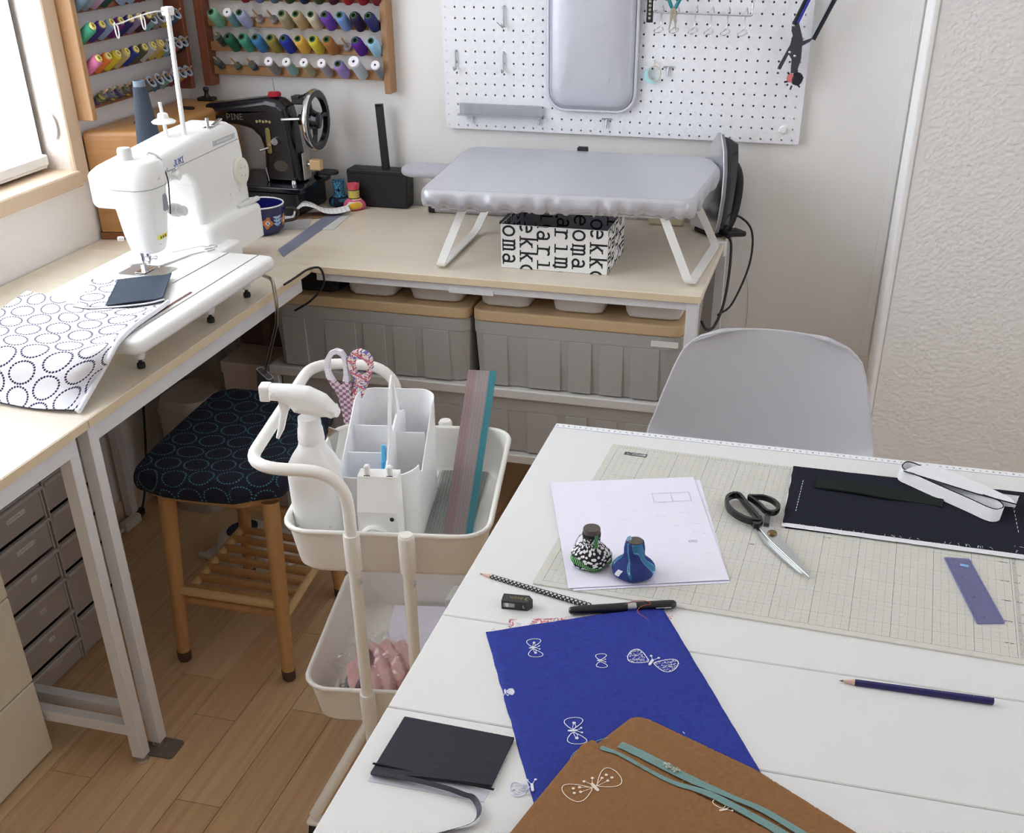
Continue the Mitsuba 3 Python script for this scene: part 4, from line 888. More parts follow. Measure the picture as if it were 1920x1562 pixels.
rowB = [(.215, '#1f6247', 'bottle green', 'cone'), (.255, '#4f9f86', 'sea green', 'cone'), (.293, '#3f83bd', 'azure blue', 'cone'), (.334, '#96893f', 'olive', 'cone'), (.372, '#2233a0', 'royal blue', 'cone'), (.412, '#e6b654', 'golden yellow', 'cone'),
        (.452, '#d3c741', 'lemon yellow', 'cone'), (.491, '#a9713a', 'caramel brown', 'cone'), None, (.569, '#561c8e', 'deep purple', 'cone'), (.611, '#9fcbe6', 'sky blue', 'cone')]
rowC = [(.323, '#8f8a8c', 'grey', 'cyl'), (.373, '#8fb5b0', 'pale teal', 'cyl'), (.422, '#a79f7b', 'olive beige', 'cyl'), (.471, '#9a9098', 'mauve grey', 'cyl'), (.516, '#9d86c4', 'lilac', 'cone'), (.565, '#bcc6cc', 'silver white', 'cyl'), (.618, '#7d7f80', 'dark silver', 'cyl')]
rowT = [(.26, '#7d2632', 'dark red'), (.30, '#55618a', 'slate blue'), (.342, '#4c6072', 'grey blue'), (.383, '#2f4630', 'forest green'), (.424, '#1d2547', 'midnight blue'), (.464, '#344a2c', 'moss green'), (.503, '#47172f', 'plum'), (.543, '#a3222c', 'bright red'), (.583, '#93202f', 'crimson'), (.621, '#6e1c2c', 'maroon')]
tipz = {0: 1.0770, 1: 1.1325, 2: 1.1890, 3: 1.2490}
def back_spool(x, row, color, name, kind, s=1.):
    z = tipz[row]-.0555*math.sin(TB)
    tag_row = {0: 'lowest', 1: 'second lowest', 2: 'second from top visible', 3: 'topmost visible'}[row]
    base = V(x, -.075+.0555*math.cos(TB), z)
    where = {0: 'on the bottom rail', 1: 'on the second rail', 2: 'on the third rail', 3: 'on the topmost rail'}[row]
    spool(f'{name} {"thread cone" if kind == "cone" else "white-capped thread spool"} {where} of the back-wall rack', 'thread spool', 'thread spools on the back-wall rack', base, AXB, color, kind, 'm_core_green' if kind == 'cone' else 'm_core_white', s)
    return base
for row, lst in ((2, rowA), (1, rowB), (0, rowC)):
    for it in lst:
        if it: back_spool(it[0], row, it[1], it[2], it[3], 1.25 if it[2] == 'silver white' else 1.)
for x, c, nme in rowT: back_spool(x, 3, c, nme, 'cone')
pg = [(x, -.022, railz[2]+.016) for x in (.177, .223, .257, .289, .329, .374, .413, .454, .491, .532, .570, .609)]+[(x, -.022, railz[1]+.016) for x in (.176, .215, .255, .293, .334, .372, .412, .452, .491, .527, .569, .611)] + \
     [(x, -.022, railz[0]+.018) for x in (.162, .210, .257, .323, .373, .422, .471, .516, .565, .618)]+[(x, -.022, railz[3]+.016) for x in (.26, .30, .342, .383, .424, .464, .503, .543, .583, .621)]
pegs(RB, pg, AXB)
def bobbin(label, group, base, ax, colors, r=.0095, h=.0095, capm='m_metal_bobbin', nth=.0):
    k = thing('bobbin', label, 'bobbin', group); ax = V(*ax)/np.linalg.norm(ax)
    M = frame(base, np.cross((0, 0, 1), ax), np.cross(ax, np.cross((0, 0, 1), ax))); tw = T(M.tolist())
    for nm, prof, mt in (('flange', [(0, 0), (r, 0), (r, .001), (r*.55, .0012), (r*.55, h-.0012), (r, h-.001), (r, h), (r*.3, h), (.0027, h-.0005), (.0027, h-.003)], capm), ('thread', [(r*.5, .0012), (r*.86, .0013), (r*.9, h/2), (r*.86, h-.0013), (r*.5, h-.0012)], thread_mat(colors))):
        kk = ('bob', nm, r, h)
        if kk not in _ply: _ply[kk] = mikit.ply(lathe(prof, 18), capm, 40)
        scene[k+'__'+nm] = {**_ply[kk], 'bsdf': {'type': 'ref', 'id': mt}, 'to_world': tw}
for j, c in enumerate(('#46504c', '#3b4440', '#555d58', '#414a46')):
    b = V(.176, -.024, railz[1]+.017)+AXB*(.003+.0098*j); bobbin(f'{["lowest", "second", "third", "topmost"][j]} metal bobbin stacked on the leftmost second-rail peg of the back-wall rack', 'bobbins stacked on the leftmost second-rail peg', b, AXB, c)
for j, c in enumerate(('#59615c', '#474f4b', '#525a55')):
    b = V(.162, -.024, railz[0]+.019)+AXB*(.003+.0098*j); bobbin(f'{["lowest", "middle", "topmost"][j]} metal bobbin stacked on the leftmost bottom peg of the back-wall rack', 'bobbins stacked on the leftmost bottom peg', b, AXB, c)
bobbin('single dark green bobbin on the second bottom peg of the back-wall rack', None, V(.210, -.024, railz[0]+.019)+AXB*.003, AXB, '#3f5a45')
bobbin('grey bobbin on top of the two on the third bottom peg of the back-wall rack', None, V(.257, -.024, railz[0]+.019)+AXB*.0135, AXB, '#8b8d8a')
bobbin('navy blue bobbin under the grey one on the third bottom peg of the back-wall rack', None, V(.257, -.024, railz[0]+.019)+AXB*.003, AXB, '#2d3566')
for (x, row) in ((.289, 2), (.329, 2), (.527, 1)):
    w = {(.289): 'on the first of the two empty pegs beside the lavender cone', (.329): 'on the second of the two empty pegs beside the khaki cone', (.527): 'on the empty peg beside the deep purple cone'}[x]
    bobbin('shiny flat bobbin '+w, None, V(x, -.024, railz[row]+.017)+AXB*.001, AXB, '#9a9c9a', .0105, .007, 'm_steel')
# ---- rack on the left wall
RL = thing('thread_rack', 'wooden thread rack on the left wall beside the window', 'thread rack')
part(RL, 'post', box((XL, -.524, .998), (XL+.050, -.506, 1.55), .0015), 'm_rack_pale'); part(RL, 'post', box((XL, -.062, 1.000), (XL+.050, -.045, 1.55), .0015), 'm_rack_dark')
for z in (1.03, 1.19, 1.12): part(RL, 'screw_cap', lathe([(0, 0), (.0035, 0), (.003, .001), (0, .0014)], 12, (XL+.020, -.524, z), (0, -1, 0)), 'm_peg')
AXL = V(math.cos(TB), 0, math.sin(TB)); rz2 = (1.0160, 1.0870, 1.1540, 1.2200)
scene['m_rack_rail_left'] = pr(oak('#9a6244', '#7b4a31', 'y'), .5)
for z in rz2: part(RL, 'rail', box((XL+.002, -.506, z), (XL+.024, -.062, z+.020), .001), 'm_rack_rail_left')
def left_spool(y, row, color, name, kind='yellow', s=1., dz=0):
    base = V(XL+.026, y, rz2[row]+.0120+dz)
    where = {0: 'on the bottom rail', 1: 'on the second rail', 2: 'on the third rail', 3: 'on the topmost rail'}[row]
    core = {'yellow': 'm_core_yellow', 'stub': mat('m_stub_rim', '#a9b4c4', .4) if 'm_stub_rim' not in scene else 'm_stub_rim'}[kind]
    spool(f'{name} {"yellow-cored thread spool" if kind == "yellow" else "thread on a wide pale bobbin"} {where} of the left-wall rack', 'thread spool', 'thread spools on the left-wall rack', base, AXL, color, kind, core, s)
L2 = [(-.486, '#3f9a78', 'emerald green'), (-.448, '#35256e', 'indigo'), (-.409, '#8aa0bd', 'pale steel blue'), (-.370, '#65166a', 'magenta purple'), (-.328, '#282263', 'dark navy'), (-.289, '#8a7c9d', 'greyish lilac'), (-.250, '#42202b', 'dark maroon')]
L1 = [(-.486, '#d477a3', 'pink'), (-.447, '#d9702c', 'orange'), (-.407, '#d2bd2b', 'bright yellow'), (-.368, '#bba873', 'sand'), (-.328, '#1f2e84', 'cobalt blue'), (-.289, '#4a4a34', 'dark olive'), (-.250, '#bfbcb8', 'off-white'), (-.213, '#c1ab6e', 'pale gold')]
L3 = [(-.486, '#6f8494', 'slate grey'), (-.452, '#86959f', 'blue grey'), (-.415, '#c59cba', 'dusty rose'), (-.372, '#264d42', 'dark spruce')]
for row, lst in ((2, L2), (1, L1), (3, L3)):
    for y, c, nme in lst: left_spool(y, row, c, nme)
S2 = [(-.208, '#7fb3b6', 'powder teal'), (-.168, '#8d8591', 'dove grey'), (-.130, '#c0b04a', 'mustard'), (-.092, '#3c5f78', 'denim blue')]
S1 = [(-.178, '#c6b436', 'canary yellow'), (-.143, '#7aa6bd', 'light denim'), (-.108, '#a5463c', 'brick red'), (-.078, '#1c1f26', 'black')]
S0 = [(-.260, '#7b837c', 'stone grey'), (-.222, '#4f7183', 'petrol blue'), (-.182, '#7fb0a6', 'celadon'), (-.142, '#6d3b46', 'wine red'), (-.108, '#b7a13c', 'ochre'), (-.078, '#8d2436', 'ruby red')]
S3 = [(-.300, '#a9b8d6', 'ice blue'), (-.262, '#9fc0cc', 'pale aqua'), (-.224, '#8f2238', 'cherry red'), (-.186, '#a3c6d4', 'frost blue'), (-.140, '#7c8f9c', 'pewter blue')]
for row, lst in ((2, S2), (1, S1), (0, S0), (3, S3)):
    for y, c, nme in lst: left_spool(y, row, c, nme, 'stub', 1.05)
stk = [(-.470, ('#5a4d7c', '#7b7d4a', '#b7ac5a')), (-.438, ('#6b5b33', '#4b4f57', '#7b6f9c')), (-.405, ('#c1b04c', '#8f8f95', '#4a3d86')), (-.372, ('#5c5470', '#9a8aa0', '#6f6a5c')), (-.338, ('#c9b63c', '#8d5a66', '#7b6b5a')), (-.302, ('#4a6f5a', '#7c6a5c', '#8d4f5c'))]
for i, (y, cs) in enumerate(stk):
    for j, c in enumerate(cs):
        bobbin(f'{["lowest", "middle", "topmost"][j]} bobbin on the {["first", "second", "third", "fourth", "fifth", "sixth"][i]} bottom peg from the window, left-wall rack', 'bobbins on the bottom rail of the left-wall rack', V(XL+.026, y, rz2[0]+.014)+AXL*(.002+.0108*j), AXL, c, .0105, .0105, 'm_metal_bobbin')
pegs(RL, [(XL+.024, y, rz2[r]+.013) for r, l in ((2, L2+S2), (1, L1+S1), (0, S0), (3, L3+S3)) for (y, *_) in l]+[(XL+.024, y, rz2[0]+.015) for y, _ in stk], AXL, .055)

# ---------------------------------------------------------------- on the desks
def pillow(poly, h, r, to3, n=180, seg=5, both=True):
    """thick plate of a rounded outline with rolled rims: rings of the outline stepped inward; to3(q, d) places (k,2) points at depth d"""
    P = np.array([poly.exterior.interpolate(t, normalized=True).coords[0] for t in np.arange(n)/n])
    if not poly.exterior.is_ccw: P = P[::-1]
    d = np.roll(P, -1, 0)-np.roll(P, 1, 0); d /= np.linalg.norm(d, axis=1, keepdims=True); N = np.stack([-d[:, 1], d[:, 0]], 1)
    st = [(r*(1-math.sin(a)), r*(1-math.cos(a))) for a in np.linspace(0, math.pi/2, seg+1)]
    lay = [(i, z) for i, z in st]; lay = lay+[(i, h-z) for i, z in st[::-1]] if both else [(0, 0)]+[(i, h-z) for i, z in st[::-1]]
    rings = [to3(P+N*i, z) for i, z in lay]; m = loft(rings, False, False); v = m.vertices.view(np.ndarray); f = [m.faces.view(np.ndarray)]
    for off, inset, flip in ((0, lay[0][0], True), (len(rings)-1, lay[-1][0], False)):
        pg = sg.Polygon(P+N*inset); tv, tf = trimesh.creation.triangulate_polygon(pg, engine='earcut')
        from scipy.spatial import cKDTree
        idx = cKDTree(P+N*inset).query(tv)[1]+off*n; tf = idx[tf]; f.append(tf[:, ::-1] if flip else tf)
    m = trimesh.Trimesh(v, np.vstack(f), process=False)
    m.fix_normals()
    if m.volume < 0: m.invert()
    return m
mat('m_machine', '#eeeeec', .28); mat('m_machine_grey', '#b9bbbf', .35); mat('m_machine_light', '#dcdcd8', .4)
SM = thing('sewing_machine', 'white sewing machine with wide extension table on the desk by the window', 'sewing machine')
BZT = .800                                     # top of its table
# extension table
tp = rrect(.326, -1.336, .657, -.792, .022, 8)
part(SM, 'extension_table', pillow(tp, .026, .010, lambda q, d: stackc([q, np.full(len(q), BZT-.026+d)])), 'm_machine', 40)
for a, b in (((.541, -1.02), (.548, -.80)), ((.620, -1.32), (.618, -.80))):
    part(SM, 'table_groove', bar((a[0], a[1], BZT+.0002), (b[0], b[1], BZT+.0002), .0022, .0008), mat('m_groove', '#9a9a98', .6) if 'm_groove' not in scene else 'm_groove')
part(SM, 'table_rule', box((.602, -1.31, BZT), (.609, -1.06, BZT+.0006), .0002), mat('m_brown_rule', '#6a4a44', .5))
for (x, y) in ((.600, -1.258), (.603, -1.003), (.600, -.840), (.345, -1.31)):
    part(SM, 'table_leg', lathe([(.0085, .018), (.0105, .022), (.0135, .045), (.014, .062), (0, .062)], 24, (x, y, HD)), 'm_machine_light')
    part(SM, 'table_foot', lathe([(0, 0), (.0068, .0005), (.0080, .004), (.0072, .0095), (.0035, .0115), (.0032, .019), (0, .019)], 20, (x, y, HD)), 'm_rubber', label='black rubber foot')
# body: arm and pillar as one rolled plate in the y-z plane, head and base joined on
prof = [(-.960, .948), (-.880, .944), (-.858, .930)]
arm = sg.Polygon([(-.985, .965), (-.985, .996), (-.950, 1.004), (-.70, 1.022), (-.58, 1.024), (-.545, 1.008), (-.535, .960), (-.528, .86), (-.528, .803), (-.748, .803), (-.752, .925), (-.775, .950), (-.85, .951), (-.885, .940), (-.895, .925), (-.985, .925)])
arm = arm.buffer(-.014, quad_segs=8).buffer(.014, quad_segs=8).buffer(.02, quad_segs=8).buffer(-.02, quad_segs=8)
part(SM, 'body', pillow(arm, .108, .017, lambda q, d: stackc([.363+d, q[:, 0], q[:, 1]]), 260, 6), 'm_machine', 40)
part(SM, 'base_block', pillow(rrect(.352, -.762, .497, -.525, .02, 8), .075, .012, lambda q, d: stackc([q, np.full(len(q), HD+.045+d)]), 120, 5, False), 'm_machine', 40)
part(SM, 'bed', pillow(rrect(.350, -1.05, .53, -.70, .012, 6), .080, .004, lambda q, d: stackc([q, np.full(len(q), HD+.0215+d-.022)]), 80, 3, False), 'm_machine', 40)
hd = [(.838, .058, .052, .018), (.845, .066, .064, .024), (.870, .078, .078, .030), (.925, .092, .092, .036), (.975, .100, .102, .038), (.9975, .098, .100, .038), (1.010, .086, .088, .036), (1.0155, .062, .064, .028)]
hx, hy_ = .449, -.940
part(SM, 'head', loft([rr_ring(hx, hy_+(.008 if z > .98 else 0)+(z-.82)*.0, z, w, d, r, 48) for z, w, d, r in hd]), 'm_machine', 40)
part(SM, 'head_seam', loft([rr_ring(hx, hy_, .9655+dz, .1006, .1020, .038, 48) for dz in (0, .0012)]), 'm_groove', 40)
part(SM, 'pressure_dial', lathe([(0, 0), (.0140, 0), (.0145, .002), (.0138, .021), (.012, .0245), (0, .0255)], 28, (.436, -.945, 1.013)), 'm_machine_light')
# grey line along the arm, panel, name
part(SM, 'arm_line', bar((.4712, -.86, .9765), (.4712, -.556, .983), .0012, .0014, up=(1, 0, 0)), 'm_groove')
part(SM, 'model_panel', box((.4700, -.668, .9870), (.4716, -.568, .9985), .0006), 'm_machine_grey', label='grey panel with raised lettering')
part(SM, 'model_panel_print', cat([cbox((.4718, -.648+.0062*i, .9927), (.0006, .0040, .0040-.0008*(i % 3)), .0001) for i in range(10)]), 'm_label', False)
part(SM, 'brand_print', text_on('JUKI', .0125, frame((.4713, -.835, .9800), (0, 1, .03), (0, -.03, 1)), .0004), mat('m_logo_blue', '#2c49a0', .5), False, label='blue maker name')
dl = lathe([(0, 0), (.030, 0), (.031, .002), (.0295, .0075), (.026, .0085), (0, .0085)], 40, (.4712, -.567, .915), (1, 0, 0))
part(SM, 'stitch_dial', dl, mat('m_dial', '#e3e1d4', .4))
for a in range(0, 360, 90): part(SM, 'dial_mark', cbox((.4802, -.567+.012*math.cos(math.radians(a+40)), .915+.012*math.sin(math.radians(a+40))), (.0008, .003, .003), .0002), 'm_machine_grey')
part(SM, 'reverse_lever', bar((.473, -.600, .842), (.488, -.530, .848), .012, .010, c=.003), 'm_machine_light')
part(SM, 'feed_knob', cat(box((.470, -.618, .800), (.496, -.596, .815), .003)), 'm_machine')
part(SM, 'button_mark', cat(box((.4708, -.588, .8795), (.4714, -.570, .8803), .0001), box((.4708, -.579, .872), (.4714, -.575, .876), .0001), *[cbox((.4711, -.622, .877-.006*i), (.0006, .003, .0022), .0001) for i in range(3)]), 'm_machine_grey')
part(SM, 'feed_mark', cat(box((.4708, -.610, .8215), (.4714, -.602, .8225), .0001), box((.4708, -.602, .8185), (.4714, -.601, .8225), .0001), box((.4708, -.625, .8160), (.4714, -.622, .8185), .0001)), 'm_ink')
# threading slot, tension, guides on the head
part(SM, 'thread_slot', tube(spline([(.455, -.898, 1.012), (.480, -.896, 1.002), (.4955, -.9035, .975), (.4930, -.9035, .940), (.4905, -.9065, .905)], 5), .0012, 6), 'm_ink', True)
part(SM, 'tension_dial', lathe([(0, 0), (.0085, 0), (.0085, .006), (.0125, .007), (.0135, .012), (.0128, .024), (.0105, .026), (.0100, .037), (.0085, .040), (0, .040)], 30, (.4735, -.881, .9065), (1, -.12, .0)), mat('m_tension', '#dfe0e3', .35))
part(SM, 'tension_knob', lathe([(0, 0), (.0085, 0), (.0085, .004), (.0050, .005), (.0050, .009), (.0085, .011), (.0088, .019), (.0075, .0215), (0, .022)], 24, (.4712, -.851, .9675), (1, -.12, 0)), 'm_machine', label='white pretension knob')
part(SM, 'thread_guide', cat(tube([(.4712, -.845, .973), (.487, -.858, .980), (.490, -.848, .984), (.480, -.83, .9845)], .0018, 8), tube([(.440, -.885, 1.008), (.452, -.888, 1.018), (.462, -.878, 1.012), (.470, -.872, 1.002)], .0022, 8), box((.462, -.872, .975), (.474, -.860, .986), .002)), 'm_chrome', True)
part(SM, 'slot_window', box((.4700, -.9350, .917), (.4995, -.9200, .950), .003), mat('m_slot_grey', '#8d8f95', .4), label='grey ribbed lever window')
part(SM, 'warning_sticker', cat(box((.4740, -.9600, .866), (.4905, -.9300, .8735), .0004)), mat('m_sticker_yellow', '#d8cf5e', .5), label='yellow warning sticker')
part(SM, 'sticker_print', cat([cbox((.4906, -.954+.008*i, .8697), (.0008, .0032, .0042), .0001) for i in range(3)]+[cbox((.4835, -.950+.006*i, .856), (.0016, .003, .003), .0001) for i in range(2)]), 'm_ink')
part(SM, 'red_mark', cat([flat_path([(0, 0), (.004, .003), (.007, 0), (.009, .004)], .0007, 0, .0003).apply_transform(frame((.4990, -.945, .9800), (0, 1, 0), (0, 0, 1)))]), mat('m_pale_red', '#c98f8f', .5), False)
part(SM, 'lifter_lever', lathe([(0, 0), (.004, 0), (.005, .006), (.004, .012), (0, .013)], 16, (.418, -.974, .868), (-.7, -.7, .1)), 'm_machine_light')
part(SM, 'needle_bar', rod((.455, -.958, .788+.028), (.455, -.958, .838), .0036, 12), 'm_chrome'); part(SM, 'needle_clamp', cat(cbox((.455, -.958, .826), (.012, .009, .011), .0015), rod((.455, -.958, .826), (.470, -.955, .828), .0022, 8), lathe([(0, 0), (.0040, 0), (.004, .004), (0, .004)], 12, (.469, -.955, .828), (1, .1, 0))), 'm_chrome')
part(SM, 'needle', rod((.455, -.958, .8035), (.455, -.958, .822), .0006, 8), 'm_chrome')
part(SM, 'presser_bar', rod((.443, -.9595, .806), (.443, -.9595, .842), .0038, 12), 'm_chrome')
part(SM, 'presser_foot', cat(box((.4350, -.985, .8022), (.4580, -.944, .8040), .0006), cbox((.444, -.962, .810), (.010, .010, .012), .001), rod((.445, -.968, .817), (.433, -.985, .819), .002, 8), lathe([(0, 0), (.0038, 0), (.0038, .005), (0, .005)], 12, (.431, -.983, .818), (-.6, -.8, 0))), 'm_chrome')
part(SM, 'needle_plate', pillow(rrect(.400, -.995, .500, -.925, .008), .0012, .0004, lambda q, d: stackc([q, np.full(len(q), BZT+d)]), 60, 2), mat('m_plate', '#b0b0ae', .3, metallic=.7))
part(SM, 'needle_threader', cat(box((.442, -.930, .834), (.470, -.918, .842), .002), rod((.452, -.935, .843), (.450, -.945, .830), .0016, 8)), 'm_machine_light')
# top: spool pin, bobbin winder, thread stand
part(SM, 'spool_pin', cat(rod((.412, -.747, 1.005), (.404, -.738, 1.064), .0042, 12), lathe([(0, 0), (.0235, 0), (.0255, .003), (.020, .0065), (.0120, .009), (.0105, .018), (.0070, .020), (0, .020)], 32, (.405, -.739, 1.046)), rod((.404, -.738, 1.060), (.400, -.734, 1.086), .0036, 12)), 'm_machine', 40)
part(SM, 'bobbin_winder', cat(rod((.452, -.645, 1.018), (.452, -.645, 1.040), .0035, 12), box((.444, -.656, 1.018), (.462, -.630, 1.023), .001), bar((.455, -.63, 1.022), (.456, -.595, 1.031), .010, .004), lathe([(0, 0), (.004, 0), (.004, .006), (0, .006)], 14, (.452, -.645, 1.036))), 'm_steel', 40)
part(SM, 'stand_plate', pillow(rrect(.30, -.70, .372, -.56, .01), .004, .0015, lambda q, d: stackc([q, np.full(len(q), .985+d)]), 60, 2), 'm_machine_light')
part(SM, 'stand_pole', cat(rod((.438, -.722, 1.012), (.419, -.680, 1.250), .0052, 14)), 'm_machine', 40)
part(SM, 'stand_head', pillow(rrect(-.012, -.0085, .012, .0085, .004), .018, .003, lambda q, d: stackc([.410+d, -.679+q[:, 0], 1.252+q[:, 1]]), 60, 3), 'm_machine', 40)
part(SM, 'stand_wire', cat(tube(spline([(.416, -.686, 1.252), (.408, -.709, 1.2535), (.381, -.736, 1.246), (.366, -.771, 1.238), (.362, -.793, 1.237)], 5), .0015, 6),
     *[tube(spline([(x, y, z+.004), (x+.001, y-.004, z-.002), (x+.002, y-.003, z-.020), (x+.003, y+.003, z-.022), (x+.003, y+.004, z-.004), (x, y+.001, z+.002)], 4), .0016, 6) for x, y, z in ((.388, -.729, 1.246), (.362, -.787, 1.236))]), 'm_white_plastic', True)
CN = thing('thread_cone', 'large charcoal grey thread cone behind the white sewing machine', 'thread cone')
cb = (.283, -.617, .958)
part(CN, 'thread', lathe([(0, 0), (.0275, 0), (.0285, .003), (.0150, .136), (.0145, .137), (0, .137)], 36, cb), bump('m_thread_charcoal', '#3a424e', .75, lambda p, n, uv: dr.sin(p.z*2600+dr.sin(p.x*60)*2), .0005, 3e-4), 40)
part(CN, 'core', lathe([(0, .13), (.0138, .13), (.0128, .148), (.0110, .149), (.0105, .14), (0, .14)], 28, cb), mat('m_core_grey', '#6d7a86', .5))
part(SM, 'cone_holder', cat(lathe([(0, 0), (.034, 0), (.034, .003), (0, .003)], 28, (cb[0], cb[1], cb[2]-.004)), box((.283, -.625, .948), (.366, -.61, .953), .001), rod((.283, -.617, .955), (.283, -.617, .98), .006, 10)), 'm_machine_light')

# white fabric with dotted rings, under the needle and over the desk edge of the table
def tambourine(fx, fy, sc, seed, bg, fg, dotr=.085, jit=.06):
    """rings of dots in offset rows: ring centres on a brick lattice with a little wander"""
    row = dr.floor(fy/sc+.5); off = .5*(row-2*dr.floor(row/2)); col = dr.floor(fx/sc+off+.5)
    cx = (col-off+jit*(cell_rand(col, row, seed)-.5))*sc; cy = (row+jit*(cell_rand(col, row, seed+1)-.5))*sc
    dx, dy = (fx-cx)/sc, (fy-cy)/sc; r = dr.sqrt(dx*dx+dy*dy*1.0); a = dr.atan2(dy, dx)
    k = 26.; da = (a*k/(2*math.pi)-dr.floor(a*k/(2*math.pi))-.5)*2*math.pi/k
    R0 = .435+.02*dr.sin(2*a+6.28*cell_rand(col, row, seed+2))
    return dr.sqrt(dr.square(r-R0)+dr.square(da*R0)) < dotr*.42
def ringed_fn(p, n, uv):
    return dr.select(tambourine(uv.x, uv.y, .052, 1, 0, 0, .100), mi.Color3f(srgb('#1d1d44')), mi.Color3f(srgb('#dedee4')))
scene['m_ringed'] = pr(proc(ringed_fn), .85, sheen=.3)
def draped(P, name, parent, mtl, scale_u, scale_v, th=.0012, fix=None, **k):
    G = np.array(P); m, uv = grid_sheet(G, th)
    du = np.concatenate([[0], np.cumsum(np.linalg.norm(np.diff(G, axis=0), axis=-1).mean(1))]); dv_ = np.concatenate([[0], np.cumsum(np.linalg.norm(np.diff(G, axis=1), axis=-1).mean(0))])
    U, W = np.meshgrid(du, dv_, indexing='ij'); q = np.stack([U, W], -1).reshape(-1, 2); q = np.vstack([q, q]) if th else q
    part(parent, name, m, mtl, True, uv=q, **k)
WF = thing('printed_cloth', 'white cloth printed with navy dotted rings, hanging off the sewing machine table', 'cloth')
# columns run from the table's far side toward the viewer; rows run from the table (flat) down to the desk
def zdrape(s):      # height along the drape: on the table, over its near end, onto the desk
    return np.interp(s, [0, .45, .55, .72, .80, 1], [BZT+.003, BZT+.004, BZT+.001, HD+.030, HD+.012, HD+.004])
edge_far = [(0.2947, -1.0904), (0.3741, -1.1184), (0.4152, -1.1180), (0.5280, -1.1768), (0.5991, -1.1302)]
rows = [np.array([(*p, BZT+.004) for p in [(0.2953, -1.1416), (0.3675, -1.1599), (0.4618, -1.1968), (0.5445, -1.1850), (0.6037, -1.1417)]]),
        np.array([(*p, BZT+.004) for p in [(0.3158, -1.2495), (0.4020, -1.2581), (0.4954, -1.2641), (0.5599, -1.2535), (0.6103, -1.2110)]]),
        np.array([(*p, BZT+.003) for p in [(0.3363, -1.3368), (0.4191, -1.3440), (0.5182, -1.3464), (0.5849, -1.3348), (0.6129, -1.2747)]]),
        np.array([(*p, .8025) for p in [(0.3537, -1.4088), (0.4383, -1.4138), (0.5341, -1.4153), (0.6002, -1.3984), (0.6291, -1.3517)]]),
        np.array([(*p, .782) for p in [(0.3447, -1.4398), (0.4328, -1.4428), (0.5246, -1.4393), (0.5962, -1.4308), (0.6277, -1.3877)]]),
        np.array([(*p, .752) for p in [(0.3275, -1.4577), (0.4242, -1.4575), (0.5160, -1.4533), (0.5805, -1.4415), (0.6072, -1.3957)]]),
        np.array([(*p, HD+.005) for p in [(0.3269, -1.4814), (0.4273, -1.4722), (0.5155, -1.4774), (0.5719, -1.4766), (0.6138, -1.4704)]])]
G0 = np.array(rows); G1 = np.stack([spline(c, 8) for c in G0.transpose(1, 0, 2)], 0); G2 = np.stack([spline(c, 8) for c in G1.transpose(1, 0, 2)], 0)
G2[..., 2] += .0016*np.sin(np.linspace(0, 9, G2.shape[1]))[None, :]*np.linspace(0, 1, G2.shape[0])[:, None]
G2[..., 2] = np.where(G2[..., 1] > -1.338, np.maximum(G2[..., 2], np.where((G2[..., 0] < .66) & (G2[..., 0] > .32), BZT+.002, HD+.002)), np.maximum(G2[..., 2], HD+.002))
if True: draped(G2, 'cloth', WF, 'm_ringed', 1, 1)
roll = spline([tuple(p) for p in G2[::6, -1]]+[tuple(G2[-1, -1])], 4)+V(0, 0, .003)
part(WF, 'hem', tube(roll[:-2], .0045, 8), mat('m_hem', '#e6e6ee', .85), True)
fr_ = G2[-1, ::3]+V(0, 0, .0006); part(WF, 'raw_edge', tube(fr_, .0011, 6), 'm_ink', True, label='dark raw edge')
# folded piece under the needle: white half and dark back
DP = thing('pocket_piece', 'dark blue-grey cloth piece with a ringed white end, lying under the machine needle', 'cloth')
dq = [(0.4895, -1.2035), (0.4987, -1.1793), (0.5841, -1.0995), (0.5196, -0.9842), (0.4326, -1.0387)]
dz = BZT+.0075
mat('m_denim', '#3c4554', .9)
g4 = bil(*[(x, y, dz) for x, y in [(0.5009, -1.1912), (0.5853, -1.1284), (0.5233, -0.9903), (0.4354, -1.0448)]], 16, 12); g4[..., 2] += .0015*np.sin(np.linspace(0, 3, 16))[:, None]; g4[-3:, :, 2] += np.array([.0005, .0018, .004])[:, None]
part(DP, 'dark_back', grid_sheet(g4, .0016)[0], bump('m_denim_weave', '#38424f', .9, lambda p, n, uv: fbm(p.x*500, p.y*500, p.z*100), .0006, 5e-4), True)
g5 = bil(*[(x, y, dz-.0004) for x, y in [(0.4446, -1.2040), (0.5046, -1.1919), (0.4396, -1.0421), (0.3778, -1.0506)]], 14, 12); g5[..., 2] -= .0012*np.linspace(1, 0, 14)[:, None]
draped(g5, 'ringed_end', DP, 'm_ringed', 1, 1)
rim = [(x, y, dz-.0022) for x, y in [(0.4406, -1.2021), (0.4738, -1.2061), (0.5060, -1.1948), (0.5397, -1.1768), (0.5703, -1.1533), (0.5862, -1.1268)]]
part(DP, 'raw_edge', tube(spline(rim, 6), .0022, 6), 'm_hem', True); part(DP, 'dark_hem', tube(spline([(x, y-.002, z-.0022) for x, y, z in rim], 6), .0018, 6), 'm_ink', True)
